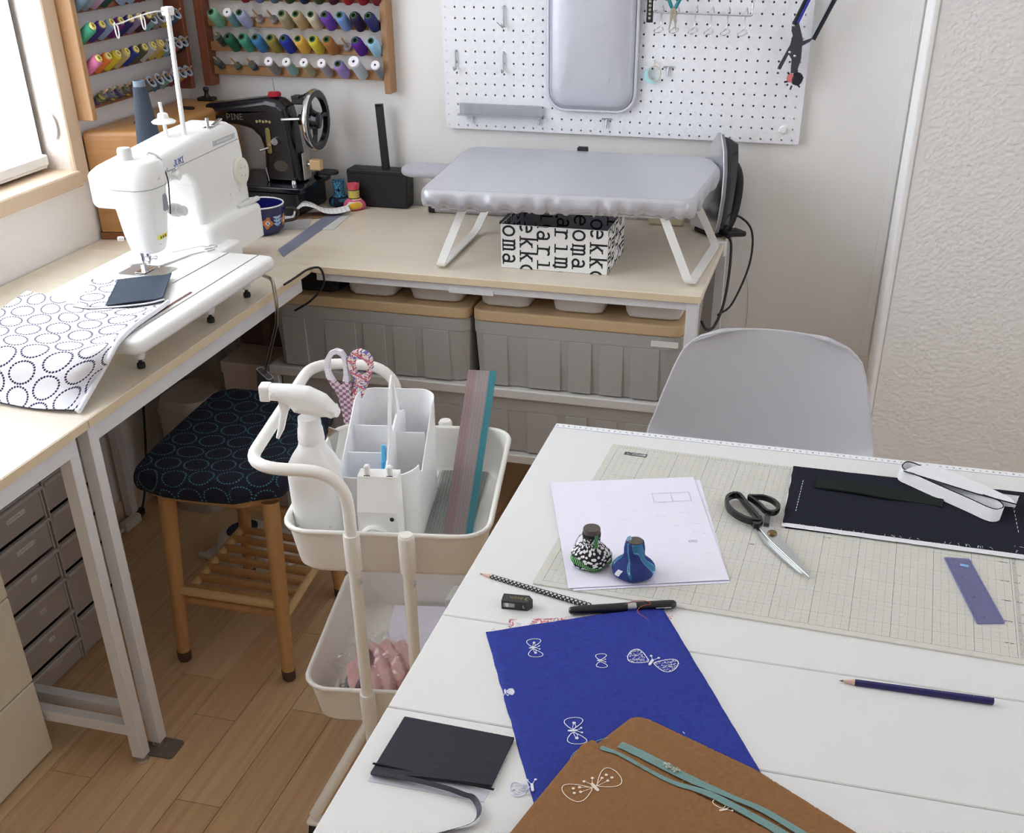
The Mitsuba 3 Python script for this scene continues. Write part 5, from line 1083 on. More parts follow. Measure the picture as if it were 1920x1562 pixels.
# small silver embroidery scissors on the table
ES = thing('embroidery_scissors', 'small silver scissors lying on the sewing machine table', 'scissors')
e = [(0.4590, -0.9323), (0.4777, -0.8414), (0.4911, -0.7971), (0.4351, -0.8400), (0.4732, -0.7808), (0.4903, -0.7722), (0.5129, -0.7833), (0.5158, -0.8074), (0.4962, -0.8041), (0.4897, -0.7639), (0.5045, -0.7771)]
ez = BZT+.0018
part(ES, 'blade', bar((*e[0], ez), (*e[1], ez), .0055, .0018), 'm_steel'); part(ES, 'blade', bar((*e[3], ez+.0020), (*e[4], ez+.0020), .0030, .0015), 'm_steel')
part(ES, 'pivot', lathe([(0, 0), (.0026, 0), (.0022, .0028), (0, .003)], 12, (*e[2], ez)), 'm_chrome')
for c, rx, ry, rr in (((396, 467.5), .0075, .0055, 20), ((402, 463.5), .0060, .0050, 20)):
    cc = onp = [(0.5034, -0.7940), (0.4991, -0.7742)]
for (cx, cy) in [(0.5032, -0.7982), (0.4968, -0.7748)]:
    a = np.arange(20)*2*np.pi/20; part(ES, 'finger_ring', tube(np.stack([cx+.0085*np.cos(a), cy+.0105*np.sin(a), np.full(20, ez+.0012)], 1), .0014, 6, True), 'm_steel', True)
part(ES, 'shank', cat(bar((*e[1], ez), (*[(0.4980, -0.8119)][0], ez+.001), .004, .002), bar((*e[4], ez+.002), (*[(0.4898, -0.7807)][0], ez+.001), .004, .002)), 'm_steel')
# knee lifter: rod and grey pad, and black machine cord
KL = thing('knee_lifter', 'bent steel knee lifter rod with a grey pad, hanging from the sewing machine', 'knee lifter')
kp = [(.588, -.775, .755), (.630, -.805, .757), (.655, -.822, .757), (.660, -.826, .700), (.648, -.815, .655), (.560, -.74, .50)]
part(KL, 'rod', tube(rounded_path(kp, .012, 5), .0038, 10), mat('m_rod', '#b9b2a6', .25, metallic=1.0), True)
kd = V(*kp[-1])-V(*kp[-2]); kd /= np.linalg.norm(kd); ks = V(.82, -.50, -.27)
Mk = frame(V(.560, -.74, .50)-kd*.005, ks, np.cross(kd, ks)); Mk = Mk
pad = pillow(rrect(-.026, -.009, .026, .009, .005), .125, .002, lambda q, d: stackc([q, d]), 60, 2)
part(KL, 'pad', xf(pad, Mk), mat('m_pad_grey', '#63656c', .6)); 
part(KL, 'pad_rim', xf(cat([move(poly_prism(rrect(-.026, -.009, .026, .009, .005).difference(rrect(-.0235, -.0065, .0235, .0065, .003)), .0016), 0, 0, -.0012)]), Mk), 'm_machine_grey', label='paler rim of the pad')
one('machine_cord', 'black cord looping from the sewing machine over the desk edge', 'cord', tube(spline([(.655, -.772, HD+.010), (.648, -.700, HD+.004), (.650, -.640, HD+.004), (.665, -.607, HD-.002), (.668, -.604, HD-.04), (.640, -.62, HD-.075), (.60, -.63, HD-.10)], 8), .0024, 8), 'm_black', True)

# ---------------------------------------------------------------- wooden case in the corner
def case_wood(p, n, uv): return mix(srgb('#b28350'), srgb('#9b6c3e'), fbm(p.x*7, p.y*7, p.z*70, 3))
scene['m_case'] = pr(proc(case_wood), .35)
WC = thing('machine_case', 'brown wooden sewing machine case in the corner behind the white sewing machine', 'case')
cs_poly = sg.Polygon([(.042, -.523), (.206, -.487), (.200, -.045), (.042, -.045)]).buffer(-.004).buffer(.004)
part(WC, 'body', pillow(cs_poly, .236, .012, lambda q, d: stackc([q, np.full(len(q), HD+.018+d)]), 140, 5, False), 'm_case', 40)
part(WC, 'base', poly_prism(cs_poly.buffer(.002), .016, HD+.001), mat('m_case_dark', '#7a4a24', .4), 40)
part(WC, 'band', poly_prism(cs_poly.buffer(.0008), .0012, HD+.0172), 'm_black', 40)
for (x, y) in ((.135, -.40), (.14, -.20)): part(WC, 'latch', cat(box((x-.02, y-.008, HD+.254), (x+.02, y+.008, HD+.258), .001), rod((x-.02, y, HD+.258), (x+.02, y, HD+.258), .003, 8)), 'm_black')
KN = thing('iron_knob', 'small dark iron knob standing on the wooden case beside the back wall', 'knob')
part(KN, 'plate', box((.105, -.085, HD+.2545), (.150, -.055, HD+.2625), .002), 'm_black'); part(KN, 'grip', lathe([(0, 0), (.010, 0), (.006, .006), (.005, .012), (.008, .018), (.007, .024), (0, .026)], 18, (.127, -.068, HD+.262)), 'm_black')

# ---------------------------------------------------------------- vintage machine
VM = thing('vintage_sewing_machine', 'black vintage sewing machine with a chrome-rimmed hand wheel by the back wall', 'sewing machine')
mat('m_japan', '#0b0c14', .2); mat('m_gold_decal', '#8d8456', .5); mat('m_old_brass', '#7d7448', .4, metallic=.8)
part(VM, 'base', box((.215, -.215, HD), (.432, -.035, HD+.062), .004), mat('m_japan_base', '#12121a', .35))
part(VM, 'bed', pillow(rrect(.212, -.222, .452, -.032, .010), .014, .004, lambda q, d: stackc([q, np.full(len(q), HD+.062+d)]), 90, 3), 'm_japan', 40)
vz = HD+.076
vp = sg.Polygon([(.170, .980), (.345, 1.0035), (.380, .998), (.402, .982), (.408, .95), (.414, .88), (.424, .80), (.424, vz), (.318, vz), (.322, .82), (.326, .875), (.318, .905), (.296, .925), (.26, .933), (.170, .938)])
vp = vp.buffer(-.006).buffer(.006).buffer(.012).buffer(-.012)
part(VM, 'body', pillow(vp, .066, .016, lambda q, d: stackc([q[:, 0], -.102-d, q[:, 1]]), 220, 6), 'm_japan', 50)
wc = V(.466, -.128, .948)
a = np.arange(48)*2*np.pi/48
def wheel_ring(r, x=0): return np.stack([np.full(48, wc[0]+x), wc[1]+r*np.cos(a), wc[2]+r*np.sin(a)], 1)
part(VM, 'hand_wheel', sweep(wheel_ring(.0655), [(-.0065, -.008), (.0065, -.008), (.0075, 0), (.0065, .008), (-.0065, .008), (-.0075, 0)], True), 'm_japan', 40)
part(VM, 'wheel_rim', lathe([(.0735, -.007), (.0748, -.004), (.0752, 0), (.0748, .004), (.0735, .007), (.070, .006), (.070, -.006), (.0735, -.007)], 48, wc, (1, 0, 0)), 'm_chrome', label='bright chrome rim')
for k in range(3):
    an = math.radians(90+120*k+20); p0 = wc+V(0, .016*math.cos(an), .016*math.sin(an)); p2 = wc+V(0, .062*math.cos(an+.25), .062*math.sin(an+.25)); p1 = (p0+p2)/2+V(0, -.006*math.sin(an), .006*math.cos(an))
    part(VM, 'spoke', sweep(spline([p0, p1, p2], 5), circ(.0050, 10, .0060), scale=np.interp(np.linspace(0, 1, 11), [0, .5, 1], [1.5, 1, 1.5])), 'm_japan', True)
part(VM, 'wheel_hub', lathe([(0, -.046), (.013, -.046), (.015, -.03), (.017, -.008), (.020, -.006), (.020, .008), (.012, .012), (0, .012)], 28, wc, (1, 0, 0)), 'm_japan')
part(VM, 'clutch_ring', lathe([(.0, -.026), (.0225, -.026), (.023, -.021), (.0225, -.016), (0, -.016)], 28, wc, (1, 0, 0)), 'm_old_brass')
part(VM, 'winder_bracket', cat(box((.405, -.135, .985), (.440, -.118, 1.004), .002), rod((.43, -.126, .996), (.452, -.126, 1.008), .008, 12), box((.408, -.142, 1.000), (.430, -.112, 1.006), .001)), 'm_japan', 40)
part(VM, 'winder_pin', rod((.392, -.176, .955), (.440, -.170, .957), .0036, 12), 'm_chrome')
part(VM, 'spool_pin', cat(rod((.358, -.128, 1.000), (.356, -.128, 1.044), .0016, 8)), 'm_zinc')
part(VM, 'felt_pad', lathe([(0, 0), (.0165, 0), (.0170, .004), (.0150, .009), (0, .0095)], 24, (.3575, -.130, 1.0030)), mat('m_red_felt', '#a3202f', .9), label='red felt pad under the spool pin')
part(VM, 'decal', text_on('PINE', .0150, frame((.232, -.1684, .9470), (1, 0, .03), (-.03, 0, 1)), .0003), mat('m_decal_dim', '#55523f', .5), False, label='faded gilt letters')
orn = [poly_prism(sg.Point(.318+.009*i, .9460+.0012*(i % 2)).buffer(.0036), .0003) for i in range(5)]
part(VM, 'ornament', xf(cat(orn), np.array([[1, 0, 0, 0], [0, 0, -1, -.1683], [0, 1, 0, 0], [0, 0, 0, 1.]])), 'm_gold_decal', False)
orn2 = poly_prism(sa.scale(sg.Point(.372, .838).buffer(.020), 1, .7), .0004)
part(VM, 'ornament', xf(orn2, np.array([[1, 0, 0, 0], [0, 0, -1, -.1683], [0, 1, 0, 0], [0, 0, 0, 1.]])), mat('m_decal_round', '#3b382c', .5), False)
part(VM, 'stitch_plate', pillow(rrect(.3395, .868, .3535, .932, .006), .004, .001, lambda q, d: stackc([q[:, 0], -.168-d, q[:, 1]]), 60, 2), 'm_old_brass', label='brass stitch length plate')
part(VM, 'stitch_screw', lathe([(0, 0), (.0095, 0), (.010, .004), (.0085, .012), (0, .0125)], 24, (.364, -.169, .899), (.3, -1, .1)), 'm_chrome'); part(VM, 'stitch_lever', cat(rod((.347, -.172, .884), (.330, -.196, .880), .0028, 10), lathe([(0, 0), (.0048, 0), (.0048, .006), (0, .006)], 14, (.351, -.171, .892), (0, -1, 0))), 'm_chrome')
part(VM, 'bed_screw', lathe([(0, 0), (.0075, 0), (.0075, .004), (.005, .010), (0, .011)], 20, (.410, -.182, vz)), 'm_chrome'); part(VM, 'slide_rod', rod((.334, -.170, vz+.002), (.328, -.168, .832), .0018, 8), 'm_zinc')
part(VM, 'crank_arm', cat(box((.4245, -.150, .800), (.4275, -.105, .868), .001)), mat('m_tin', '#a8a79a', .5)); part(VM, 'crank_handle', cat(pillow(rrect(-.011, -.013, .011, .013, .003), .030, .002, lambda q, d: stackc([.440+d, -.130+q[:, 0], .838+q[:, 1]]), 40, 2)), mat('m_pale_wood', '#c9a878', .5), label='pale wooden handle'); part(VM, 'crank_bolt', rod((.427, -.130, .838), (.442, -.130, .838), .005, 10), 'm_steel')
part(VM, 'base_tongue', pillow(rrect(.43, -.10, .492, -.060, .018), .008, .002, lambda q, d: stackc([q, np.full(len(q), HD+.085+d-.0)]), 50, 2), 'm_black')
part(VM, 'base_bracket', bar((.425, -.08, HD+.078), (.448, -.08, HD+.089), .02, .006), 'm_black')

# ---------------------------------------------------------------- between the machines
PT = thing('enamel_pot', 'small dark blue enamel pot with orange flower pattern behind the white sewing machine', 'pot')
pc_ = (.398, -.362, HD)
def pot_fn(p, n, uv):
    a = dr.atan2(p.y+.362, p.x-.398); s = (a+.85)*60; h = (p.z-HD)*1000-34
    def fl(x0):
        dx, dy = s-x0, h; r = dr.sqrt(dx*dx+dy*dy); t = dr.atan2(dy, dx); return r, t
    c = mi.Color3f(srgb('#1a1d52'))
    for x0 in (-54., 2., 58.):
        r, t = fl(x0); c = dr.select(r < 13+2.2*dr.cos(4*t+.78), mi.Color3f(srgb('#b9743f')), c); c = dr.select((r < 6.2) & (dr.abs(dr.cos(2*t)) > .35), mi.Color3f(srgb('#e9e4da')), c); c = dr.select(r < 1.8, mi.Color3f(srgb('#22244f')), c)
        for m_, k in ((1, -24.), (1, 26.)):
            dx = s-(x0+k); c = dr.select((dr.abs(dx) < 1.1) & (dr.abs(h) < 12), mi.Color3f(srgb('#a9c3e6')), c)
            for j in (-8., 0., 8.): c = dr.select(dr.square((dr.abs(dx)-5.2)/4.6)+dr.square((h-j-.6*dr.abs(dx))/2.3) < 1, mi.Color3f(srgb('#a9c3e6')), c)
    return c
scene['m_pot'] = pr(proc(pot_fn), .15, clearcoat=.5)
part(PT, 'wall', lathe([(.030, 0), (.046, .002), (.056, .012), (.0605, .032), (.0605, .070), (.0590, .070), (.0575, .032), (.050, .010), (0, .006)], 48, pc_), 'm_pot'); part(PT, 'base', lathe([(0, .0006), (.031, .0006), (.031, .003), (0, .003)], 32, pc_), 'm_black')
part(PT, 'lining', lathe([(.0576, .066), (.0566, .034), (.0495, .0125), (.03, .008), (0, .008)], 48, pc_), mat('m_pot_blue', '#17185c', .15)); part(PT, 'rim', tube(np.stack([pc_[0]+.0602*np.cos(a), pc_[1]+.0602*np.sin(a), np.full(48, HD+.0705)], 1), .0020, 8, True), 'm_white_plastic', True, label='white enamel rim')
part(PT, 'handle', tube(spline([(.452, -.335, HD+.055), (.470, -.320, HD+.052), (.478, -.312, HD+.040), (.470, -.318, HD+.026), (.450, -.336, HD+.024)], 5), .0042, 8), mat('m_pot_handle', '#33251f', .4), True)
TP = thing('paper_strip', 'curling white paper strip printed with a grey grid, beside the enamel pot', 'paper strip')
def grid_paper(p, n, uv):
    u, v = uv.x*1000, uv.y*1000; g = (dr.abs(u/11-dr.round(u/11)) < .11) & (dr.abs(v/5.5-dr.round(v/5.5)) < .30)
    return dr.select(g, mi.Color3f(srgb('#b3b2ba')), mi.Color3f(srgb('#e9e7e6')))
scene['m_grid_paper'] = pr(proc(grid_paper), .8)
sp = spline([(.392, -.232, HD+.002), (.415, -.222, HD+.004), (.422, -.215, HD+.022), (.440, -.205, HD+.035), (.462, -.192, HD+.029), (.484, -.178, HD+.014), (.512, -.162, HD+.010), (.545, -.146, HD+.016)], 6)
sd_ = V(-.50, .86, 0); Gs = np.stack([sp-sd_*.030, sp-sd_*.012, sp+sd_*.010, sp+sd_*.030], 1); draped(Gs, 'sheet', TP, 'm_grid_paper', 1, 1, .0005)
sp2 = spline([(.410, -.222, HD+.0024), (.43, -.209, HD+.002), (.46, -.190, HD+.0022), (.50, -.166, HD+.0016)], 4); Gs = np.stack([sp2-sd_*.030, sp2+sd_*.030], 1); draped(Gs, 'underside', TP, mat('m_kraft', '#9a7a5f', .8), 1, 1, .0005)
one('felt_square', 'grey felt square lying on the desk beside the enamel pot', 'felt', poly_prism(sg.Polygon([(0.4179, -0.3415), (0.5004, -0.3130), (0.4589, -0.1918), (0.3725, -0.1909)]), .0012, HD+.0002), mat('m_felt_square', '#a9a8a9', .9), False)
scene['m_clear_ruler'] = {'type': 'principledthin', 'base_color': {'type': 'rgb', 'value': srgb('#cfd4e6')}, 'roughness': .1, 'spec_trans': .55, 'diff_trans': .6, 'eta': 1.4}
one('long_ruler', 'long clear bluish ruler lying aslant from the sewing machine to the paper strip', 'ruler', poly_prism(sg.Polygon([(0.5117, -0.5052), (0.5481, -0.5550), (0.5315, -0.1305), (0.4925, -0.1573)]), .0018, HD+.0016), 'm_clear_ruler', False)
one('short_ruler', 'short whitish clear ruler beside the long clear ruler on the back desk', 'ruler', poly_prism(sg.Polygon([(0.5318, -0.3109), (0.5680, -0.3070), (0.5495, -0.1333), (0.5293, -0.1327)]), .0012, HD+.0004), mat('m_milk_ruler', '#d6d6cf', .3), False)
one('eraser_stub', 'tiny cream eraser stub on the back desk near the enamel pot', 'eraser', poly_prism(sa.rotate(rrect(.424, -.354, .442, -.345, .003), 15), .006, HD+.0002), mat('m_cream', '#e0d5bb', .6), 30)
for (nm, lab, c, colsrc, rr_) in (('blue', 'blue and black cloth weight with pinched top by the back wall', (.485, -.070), 0, .9), ('yellow', 'yellow, pink and red cloth weight with pinched top beside the black box', (.5385, -.094), 1, 1.)):
    def cw(p, n, uv, c=c, b=colsrc):
        a_ = dr.atan2(p.y-c[1], p.x-c[0]); h = (p.z-HD)*100
        if b == 0:
            d1, d2, r = voronoi(a_*2.6, h*1.3); cc = dr.select((d2-d1 > .16) & (h > 2.6), mi.Color3f(srgb('#4d9cc0')), mi.Color3f(srgb('#151b33'))); return dr.select((h < 2.2) & (noise(a_*2, h) > .5), mi.Color3f(srgb('#2c6a80')), cc)
        t = noise(a_*1.1+4, h*.8); cc = dr.select(t > .52, mi.Color3f(srgb('#d2617f')), mi.Color3f(srgb('#e0b13b'))); cc = dr.select((t > .47) & (t < .52), mi.Color3f(srgb('#efe6d8')), cc)
        cc = dr.select((h > 3.0) & (h < 5.0), dr.select(t > .5, mi.Color3f(srgb('#d2c04e')), mi.Color3f(srgb('#c9b865'))), cc); cc = dr.select(h > 5.2, mi.Color3f(srgb('#cf5563')), cc); return dr.select((dr.abs(h-5.1) < .1) | (dr.abs(h-3.0) < .1), mi.Color3f(srgb('#3a2a2a')), cc)
    scene['m_cloth_weight_'+nm] = pr(proc(cw), .85)
    k = thing('fabric_weight', lab, 'weight')
    part(k, 'cloth', folded_lathe([(.021, 0), (.0285, .006), (.0275, .016), (.0205, .0245), (.0150, .031), (.0148, .045), (.0150, .058), (.0155, .066), (.012, .064), (.006, .060)], (c[0], c[1], HD+.0003),
         lambda a_, z: .05*np.sin(4*a_+1)*(z < .03)+np.where(z > .055, .10*np.sin(5*a_), .02*np.sin(3*a_))), 'm_cloth_weight_'+nm, True)
    tops = [trimesh.convex.convex_hull(V([c[0]+.016*math.cos(t-.35), c[1]+.016*math.sin(t-.35), HD+.062], [c[0]+.016*math.cos(t+.35), c[1]+.016*math.sin(t+.35), HD+.062], [c[0]+.010*math.cos(t), c[1]+.010*math.sin(t), HD+.061], [c[0]+.0185*math.cos(t), c[1]+.0185*math.sin(t), HD+.0735])) for t in (-2.6, -1.3, -.1)]
    part(k, 'pinched_corner', cat(tops), 'm_cloth_weight_'+nm, False)
LB = thing('roller_stand', 'black box with an upright black bar, standing by the back wall', 'lint roller stand')
mat('m_black_matte', '#17181b', .5)
part(LB, 'box', pillow(sg.Polygon([(.513, .7205), (.679, .7205), (.683, .818), (.509, .818)]).buffer(-.008).buffer(.008), .050, .004, lambda q, d: stackc([q[:, 0], -.066+d, q[:, 1]]), 90, 3), 'm_black_matte', 40)
part(LB, 'lid_line', box((.512, -.0668, .8065), (.680, -.0658, .8078), .0002), 'm_black_gloss')
part(LB, 'bar', bar((.6145, -.040, .815), (.6085, -.044, .978), .021, .012, up=(0, -1, 0), c=.003), 'm_black_matte'); part(LB, 'bar_tip', bar((.6086, -.044, .974), (.6083, -.0442, .9795), .0214, .0124, up=(0, -1, 0), c=.003), 'm_black_gloss')
# ---------------------------------------------------------------- sleeve board, silver tube
SB = thing('sleeve_board', 'slim grey sleeve board half hidden behind the silver ironing board', 'ironing board')
part(SB, 'pad', pillow(rrect(.690, -.165, 1.12, -.062, .050, 10), .020, .009, lambda q, d: stackc([q, np.full(len(q), .826+d)]), 120, 4), mat('m_grey_pad', '#b3b4bd', .7), 40)
part(SB, 'stand', cat(box((1.02, -.13, HD+.002), (1.06, -.095, .827), .003), box((.96, -.15, HD), (1.12, -.075, HD+.008), .002)), 'm_black_matte')
TU = thing('silver_tube', 'silver tube with black end caps lying on the desk under the ironing board', 'tube')
part(TU, 'tube', rod((.762, -.078, HD+.0118), (1.05, -.062, HD+.0118), .0112, 20), mat('m_tube', '#c3c4cb', .3, metallic=.8)); part(TU, 'cap', rod((.746, -.079, HD+.0118), (.763, -.0779, HD+.0118), .0118, 20), 'm_black_matte', label='black end cap'); part(TU, 'cap', rod((1.05, -.062, HD+.0118), (1.066, -.061, HD+.0118), .0118, 20), 'm_black_matte', label='black end cap')
# ---------------------------------------------------------------- table-top ironing board
IB = thing('ironing_board', 'table-top ironing board with a silver cover and white folding legs', 'ironing board')
io = sg.Polygon([(.893, -.508), (.905, -.520), (1.49, -.590), (1.513, -.575), (1.516, -.40), (1.512, -.175), (1.49, -.10), (1.45, -.078), (.905, -.095), (.880, -.115)]).buffer(-.014, quad_segs=8).buffer(.014, quad_segs=8)
io = sg.Polygon([(0.8988, -0.5456), (0.9133, -0.5722), (1.4895, -0.5298), (1.5027, -0.5031), (1.5160, -0.2432), (1.5165, -0.1863), (1.4946, -0.1208), (1.4534, -0.0819), (0.8988, -0.1020), (0.8731, -0.1282), (0.8705, -0.1551)]).buffer(-.012, quad_segs=8).buffer(.012, quad_segs=8)
n_ = 320; Pq = np.array([io.exterior.interpolate(t, normalized=True).coords[0] for t in np.arange(n_)/n_]); 
if not io.exterior.is_ccw: Pq = Pq[::-1]
dq_ = np.roll(Pq, -1, 0)-np.roll(Pq, 1, 0); dq_ /= np.linalg.norm(dq_, axis=1, keepdims=True); Nq = np.stack([-dq_[:, 1], dq_[:, 0]], 1)
th_ = np.arange(n_)/n_*2*np.pi; gather = meshkit.noise(np.column_stack([Pq*46, np.zeros(n_)]), 4)-.5
def ib_ring(ins, z, k): return np.column_stack([Pq+Nq*(ins+k*.010*gather[:, None]), np.full(n_, z)+k*.004*np.sin(th_*37+gather*9)])
part(IB, 'cover', loft([ib_ring(.016, .862, .7), ib_ring(.007, .860, 1.2), ib_ring(.002, .866, 1.3), ib_ring(-.001, .877, .9), ib_ring(.0, .890, .35), ib_ring(.003, .897, .05), ib_ring(.008, .9000, 0)], True, False), 'm_silver_board' if 'm_silver_board' in scene else bump('m_silver_board', '#c9cad2', .40, lambda p, n, uv: noise(p.x*38+p.z*25, p.y*20, p.z*30)*.6+noise(p.x*900, p.y*900)*.04, .0008, metallic=.5), 50)
part(IB, 'cover_top', poly_prism(sg.Polygon(ib_ring(.0075, .9, 0)[:, :2]).buffer(0), .0012, .8990), 'm_silver_board', 30)
part(IB, 'frame', poly_prism(io.buffer(-.02), .006, .856), 'm_white_steel')
def leg_u(pts, name='leg'): part(IB, name, sweep(rounded_path(pts, .016, 4), rect(.019, .005, .001), up=(1, 0, .02)) if False else ribbon(rounded_path(pts, .018, 5), .020, (1, 0, 0), .004), mat('m_leg_white', '#e4e4e0', .4) if 'm_leg_white' not in scene else 'm_leg_white', 40)
leg_u([(.985, -.500, .858), (.937, -.560, HD+.005), (.930, -.262, HD+.005), (.990, -.215, .858)])
leg_u([(1.440, -.520, .858), (1.508, -.548, HD+.005), (1.524, -.222, HD+.005), (1.450, -.22, .858)])
part(IB, 'latch', cat(box((1.150, -.098, .8945), (1.176, -.083, .9085), .002)), 'm_black_matte', label='small black latch at the back edge')
# lettered fabric box
LT = thing('fabric_box', 'open white fabric box printed with black typewriter letters, under the ironing board', 'storage box')
FB = frame((1.069, -.505, HD+.0006), (1.316-1.069, 0, 0), (.012, .19, 0)); bw_, bd, bh = .247, .190, .0985
mat('m_box_cloth', '#e3e3e1', .8); mat('m_box_lining', '#9b9ca6', .85); mat('m_letter', '#1b1b1e', .8)
def bx_(a, b, c=.0008): return xf(box(a, b, c), FB)
wt = .0022
for nm, a_, b_ in (('front_wall', (0, 0, 0), (bw_, wt, bh)), ('back_wall', (0, bd-wt, 0), (bw_, bd, bh)), ('side_wall', (0, wt, 0), (wt, bd-wt, bh)), ('side_wall', (bw_-wt, wt, 0), (bw_, bd-wt, bh)), ('floor', (wt, wt, 0), (bw_-wt, bd-wt, wt))): part(LT, nm, bx_(a_, b_), 'm_box_cloth')
for a_, b_ in (((wt, wt, .004), (bw_-wt, wt+.0006, bh-.003)), ((wt, bd-wt-.0006, .004), (bw_-wt, bd-wt, bh-.003)), ((wt, wt, .004), (wt+.0006, bd-wt, bh-.003)), ((bw_-wt-.0006, wt, .004), (bw_-wt, bd-wt, bh-.003))): part(LT, 'lining', bx_(a_, b_, .0001), 'm_box_lining', False)
def glyph(ch):
    w = .15; L = lambda *p: sg.LineString(p).buffer(w/2, cap_style=2); S = lambda x0, x1, y: sg.box(x0, y-.045, x1, y+.045)
    arc = lambda cx, cy, rx, ry, a0, a1: sg.LineString([(cx+rx*math.cos(math.radians(t)), cy+ry*math.sin(math.radians(t))) for t in np.linspace(a0, a1, 24)]).buffer(w/2, cap_style=2)
    if ch == 'o': g = [arc(.5, .5, .36, .43, 0, 360)]
    if ch == 'e': g = [arc(.5, .5, .36, .43, 5, 318), L((.14, .54), (.88, .54))]
    if ch == 'i': g = [L((.5, 0), (.5, 1)), S(.2, .5, .955), S(.15, .85, .045), sg.Point(.47, 1.32).buffer(.11)]
    if ch == 'r': g = [L((.33, 0), (.33, 1)), S(.08, .33, .955), S(.05, .68, .045), arc(.62, .62, .29, .30, 40, 180)]
    if ch == 'k': g = [L((.28, 0), (.28, 1.42)), S(.05, .28, 1.375), S(.06, .5, .045), L((.28, .42), (.74, .95)), L((.42, .58), (.80, .04)), S(.58, .95, .955), S(.62, .99, .045)]
    if ch in 'mn':
        xs = (.17, .5, .83) if ch == 'm' else (.25, .75); g = [L((x, 0), (x, .8 if i else 1)) for i, x in enumerate(xs)]+[S(x-.15, x+.15, .045) for x in xs]+[S(xs[0]-.15, xs[0], .955)]
        g += [arc((a_+b_)/2, .78, (b_-a_)/2, .17, 0, 180) for a_, b_ in zip(xs, xs[1:])]
    if ch == 'a': g = [L((.68, 0), (.68, .68)), arc(.42, .66, .26, .27, 0, 150), arc(.40, .28, .27, .24, 0, 360), S(.68, .92, .045)]
    return shapely.unary_union(g)
def letters(word, size, x, ytop, w_, h_):
    """word set downward, each letter turned a quarter clockwise, clipped to the panel w_ x h_"""
    out = []; y = ytop; panel = sg.box(.0005, .0005, w_-.0005, h_-.0005)
    for ch in word:
        if ch != ' ':
            g = sa.translate(sa.rotate(sa.scale(glyph(ch), size, size*1.05, origin=(0, 0)), -90, origin=(0, 0)), x, y).intersection(panel)
            for q in (g.geoms if hasattr(g, 'geoms') else [g]):
                if q.area > 1e-7: out.append(trimesh.creation.extrude_polygon(q, .0003))
        y -= size*1.12
    return out
sz = .0285
def panel_letters(cols, w_, h_, M, name):
    out = []
    for i, (wd, off) in enumerate(cols): out += letters(wd, sz, .012+i*.0405-.008, h_+off*sz, w_, h_)
    part(LT, name, xf(cat(out), M), 'm_letter', False)
fM = FB@np.array([[1, 0, 0, 0], [0, 0, -1, -.0003+.0], [0, 1, 0, 0], [0, 0, 0, 1.]])
panel_letters([('oma r', 0.0), ('ekko m', .35), ('marim', .85), ('rimek', .0), ('oma ri', .0), ('ekko', .25)], bw_, bh, fM, 'front_lettering')
sM = FB@np.array([[0, 0, 1, bw_+.0001], [1, 0, 0, 0], [0, 1, 0, 0], [0, 0, 0, 1.]])
panel_letters([('komar', .5), ('omari', .2), ('marim', .6), ('ekkom', .1), ('rimek', .3)], bd, bh, sM, 'side_lettering')
bM = FB@np.array([[1, 0, 0, 0], [0, 0, -1, bd-wt-.0007], [0, 1, 0, 0], [0, 0, 0, 1.]])
panel_letters([('rii', .9), ('riek', .7), ('mari', .2), ('neri', .55), ('koma', .3), ('riek', .6)], bw_, bh, bM, 'back_lettering')
lM = FB@np.array([[0, 0, 1, wt+.0006], [1, 0, 0, 0], [0, 1, 0, 0], [0, 0, 0, 1.]])
panel_letters([('mari', .5), ('arim', .2), ('iekk', .4), ('omar', .1)], bd, bh, lM, 'inner_side_lettering')
# ---------------------------------------------------------------- iron standing on its heel
IR = thing('steam_iron', 'black steam iron with a mirror soleplate standing on its heel behind the ironing board', 'iron')
o = V(1.478, -.118, HD+.0012); wN = V(.68, -.73, 0); sN = V(-.73, -.68, .10); sN /= np.linalg.norm(sN); zz = V(.10, .06, 1.); zz /= np.linalg.norm(zz)
MI = np.eye(4); MI[:3, 0], MI[:3, 1], MI[:3, 2], MI[:3, 3] = wN, zz, sN, o        # x across, y toward the tip, z out of the sole
sole = sg.Polygon([(-.052, .012), (-.055, .05), (-.053, .10), (-.044, .155), (-.027, .205), (-.008, .236), (0, .242), (.008, .236), (.027, .205), (.044, .155), (.053, .10), (.055, .05), (.052, .012)])
part(IR, 'soleplate', xf(pillow(sole.buffer(-.004).buffer(.004), .004, .001, lambda q, d: stackc([q, d]), 90, 2), MI), 'm_chrome', 40, label='mirror soleplate')
rings = []
for d, s, y0 in ((-.0005, .97, .0), (-.012, .97, .0), (-.028, .84, .004), (-.045, .62, .01), (-.058, .45, .014)):
    q = np.array([sole.exterior.interpolate(t, normalized=True).coords[0] for t in np.arange(60)/60]); rings.append(np.column_stack([q[:, 0]*s, y0+q[:, 1]*(.97-.25*(1-s)), np.full(60, d)]))
part(IR, 'body', xf(loft(rings), MI), 'm_black_gloss', 40)
part(IR, 'skirt', xf(loft([np.column_stack([np.array([sole.exterior.interpolate(t, normalized=True).coords[0] for t in np.arange(60)/60])*V(.985, .985), np.full(60, d)]) for d in (-.0004, -.009)]), MI), mat('m_iron_grey', '#8e9096', .3, metallic=.5), 40)
part(IR, 'handle', xf(tube(spline([(0, .165, -.036), (0, .160, -.060), (0, .130, -.078), (0, .085, -.084), (0, .040, -.080), (0, .014, -.066), (0, .014, -.045)], 6), .0145, 14), MI), 'm_black_matte', True)
part(IR, 'heel', xf(box((-.040, -.0005, -.108), (.040, .012, -.0008), .003), MI), 'm_black_matte')
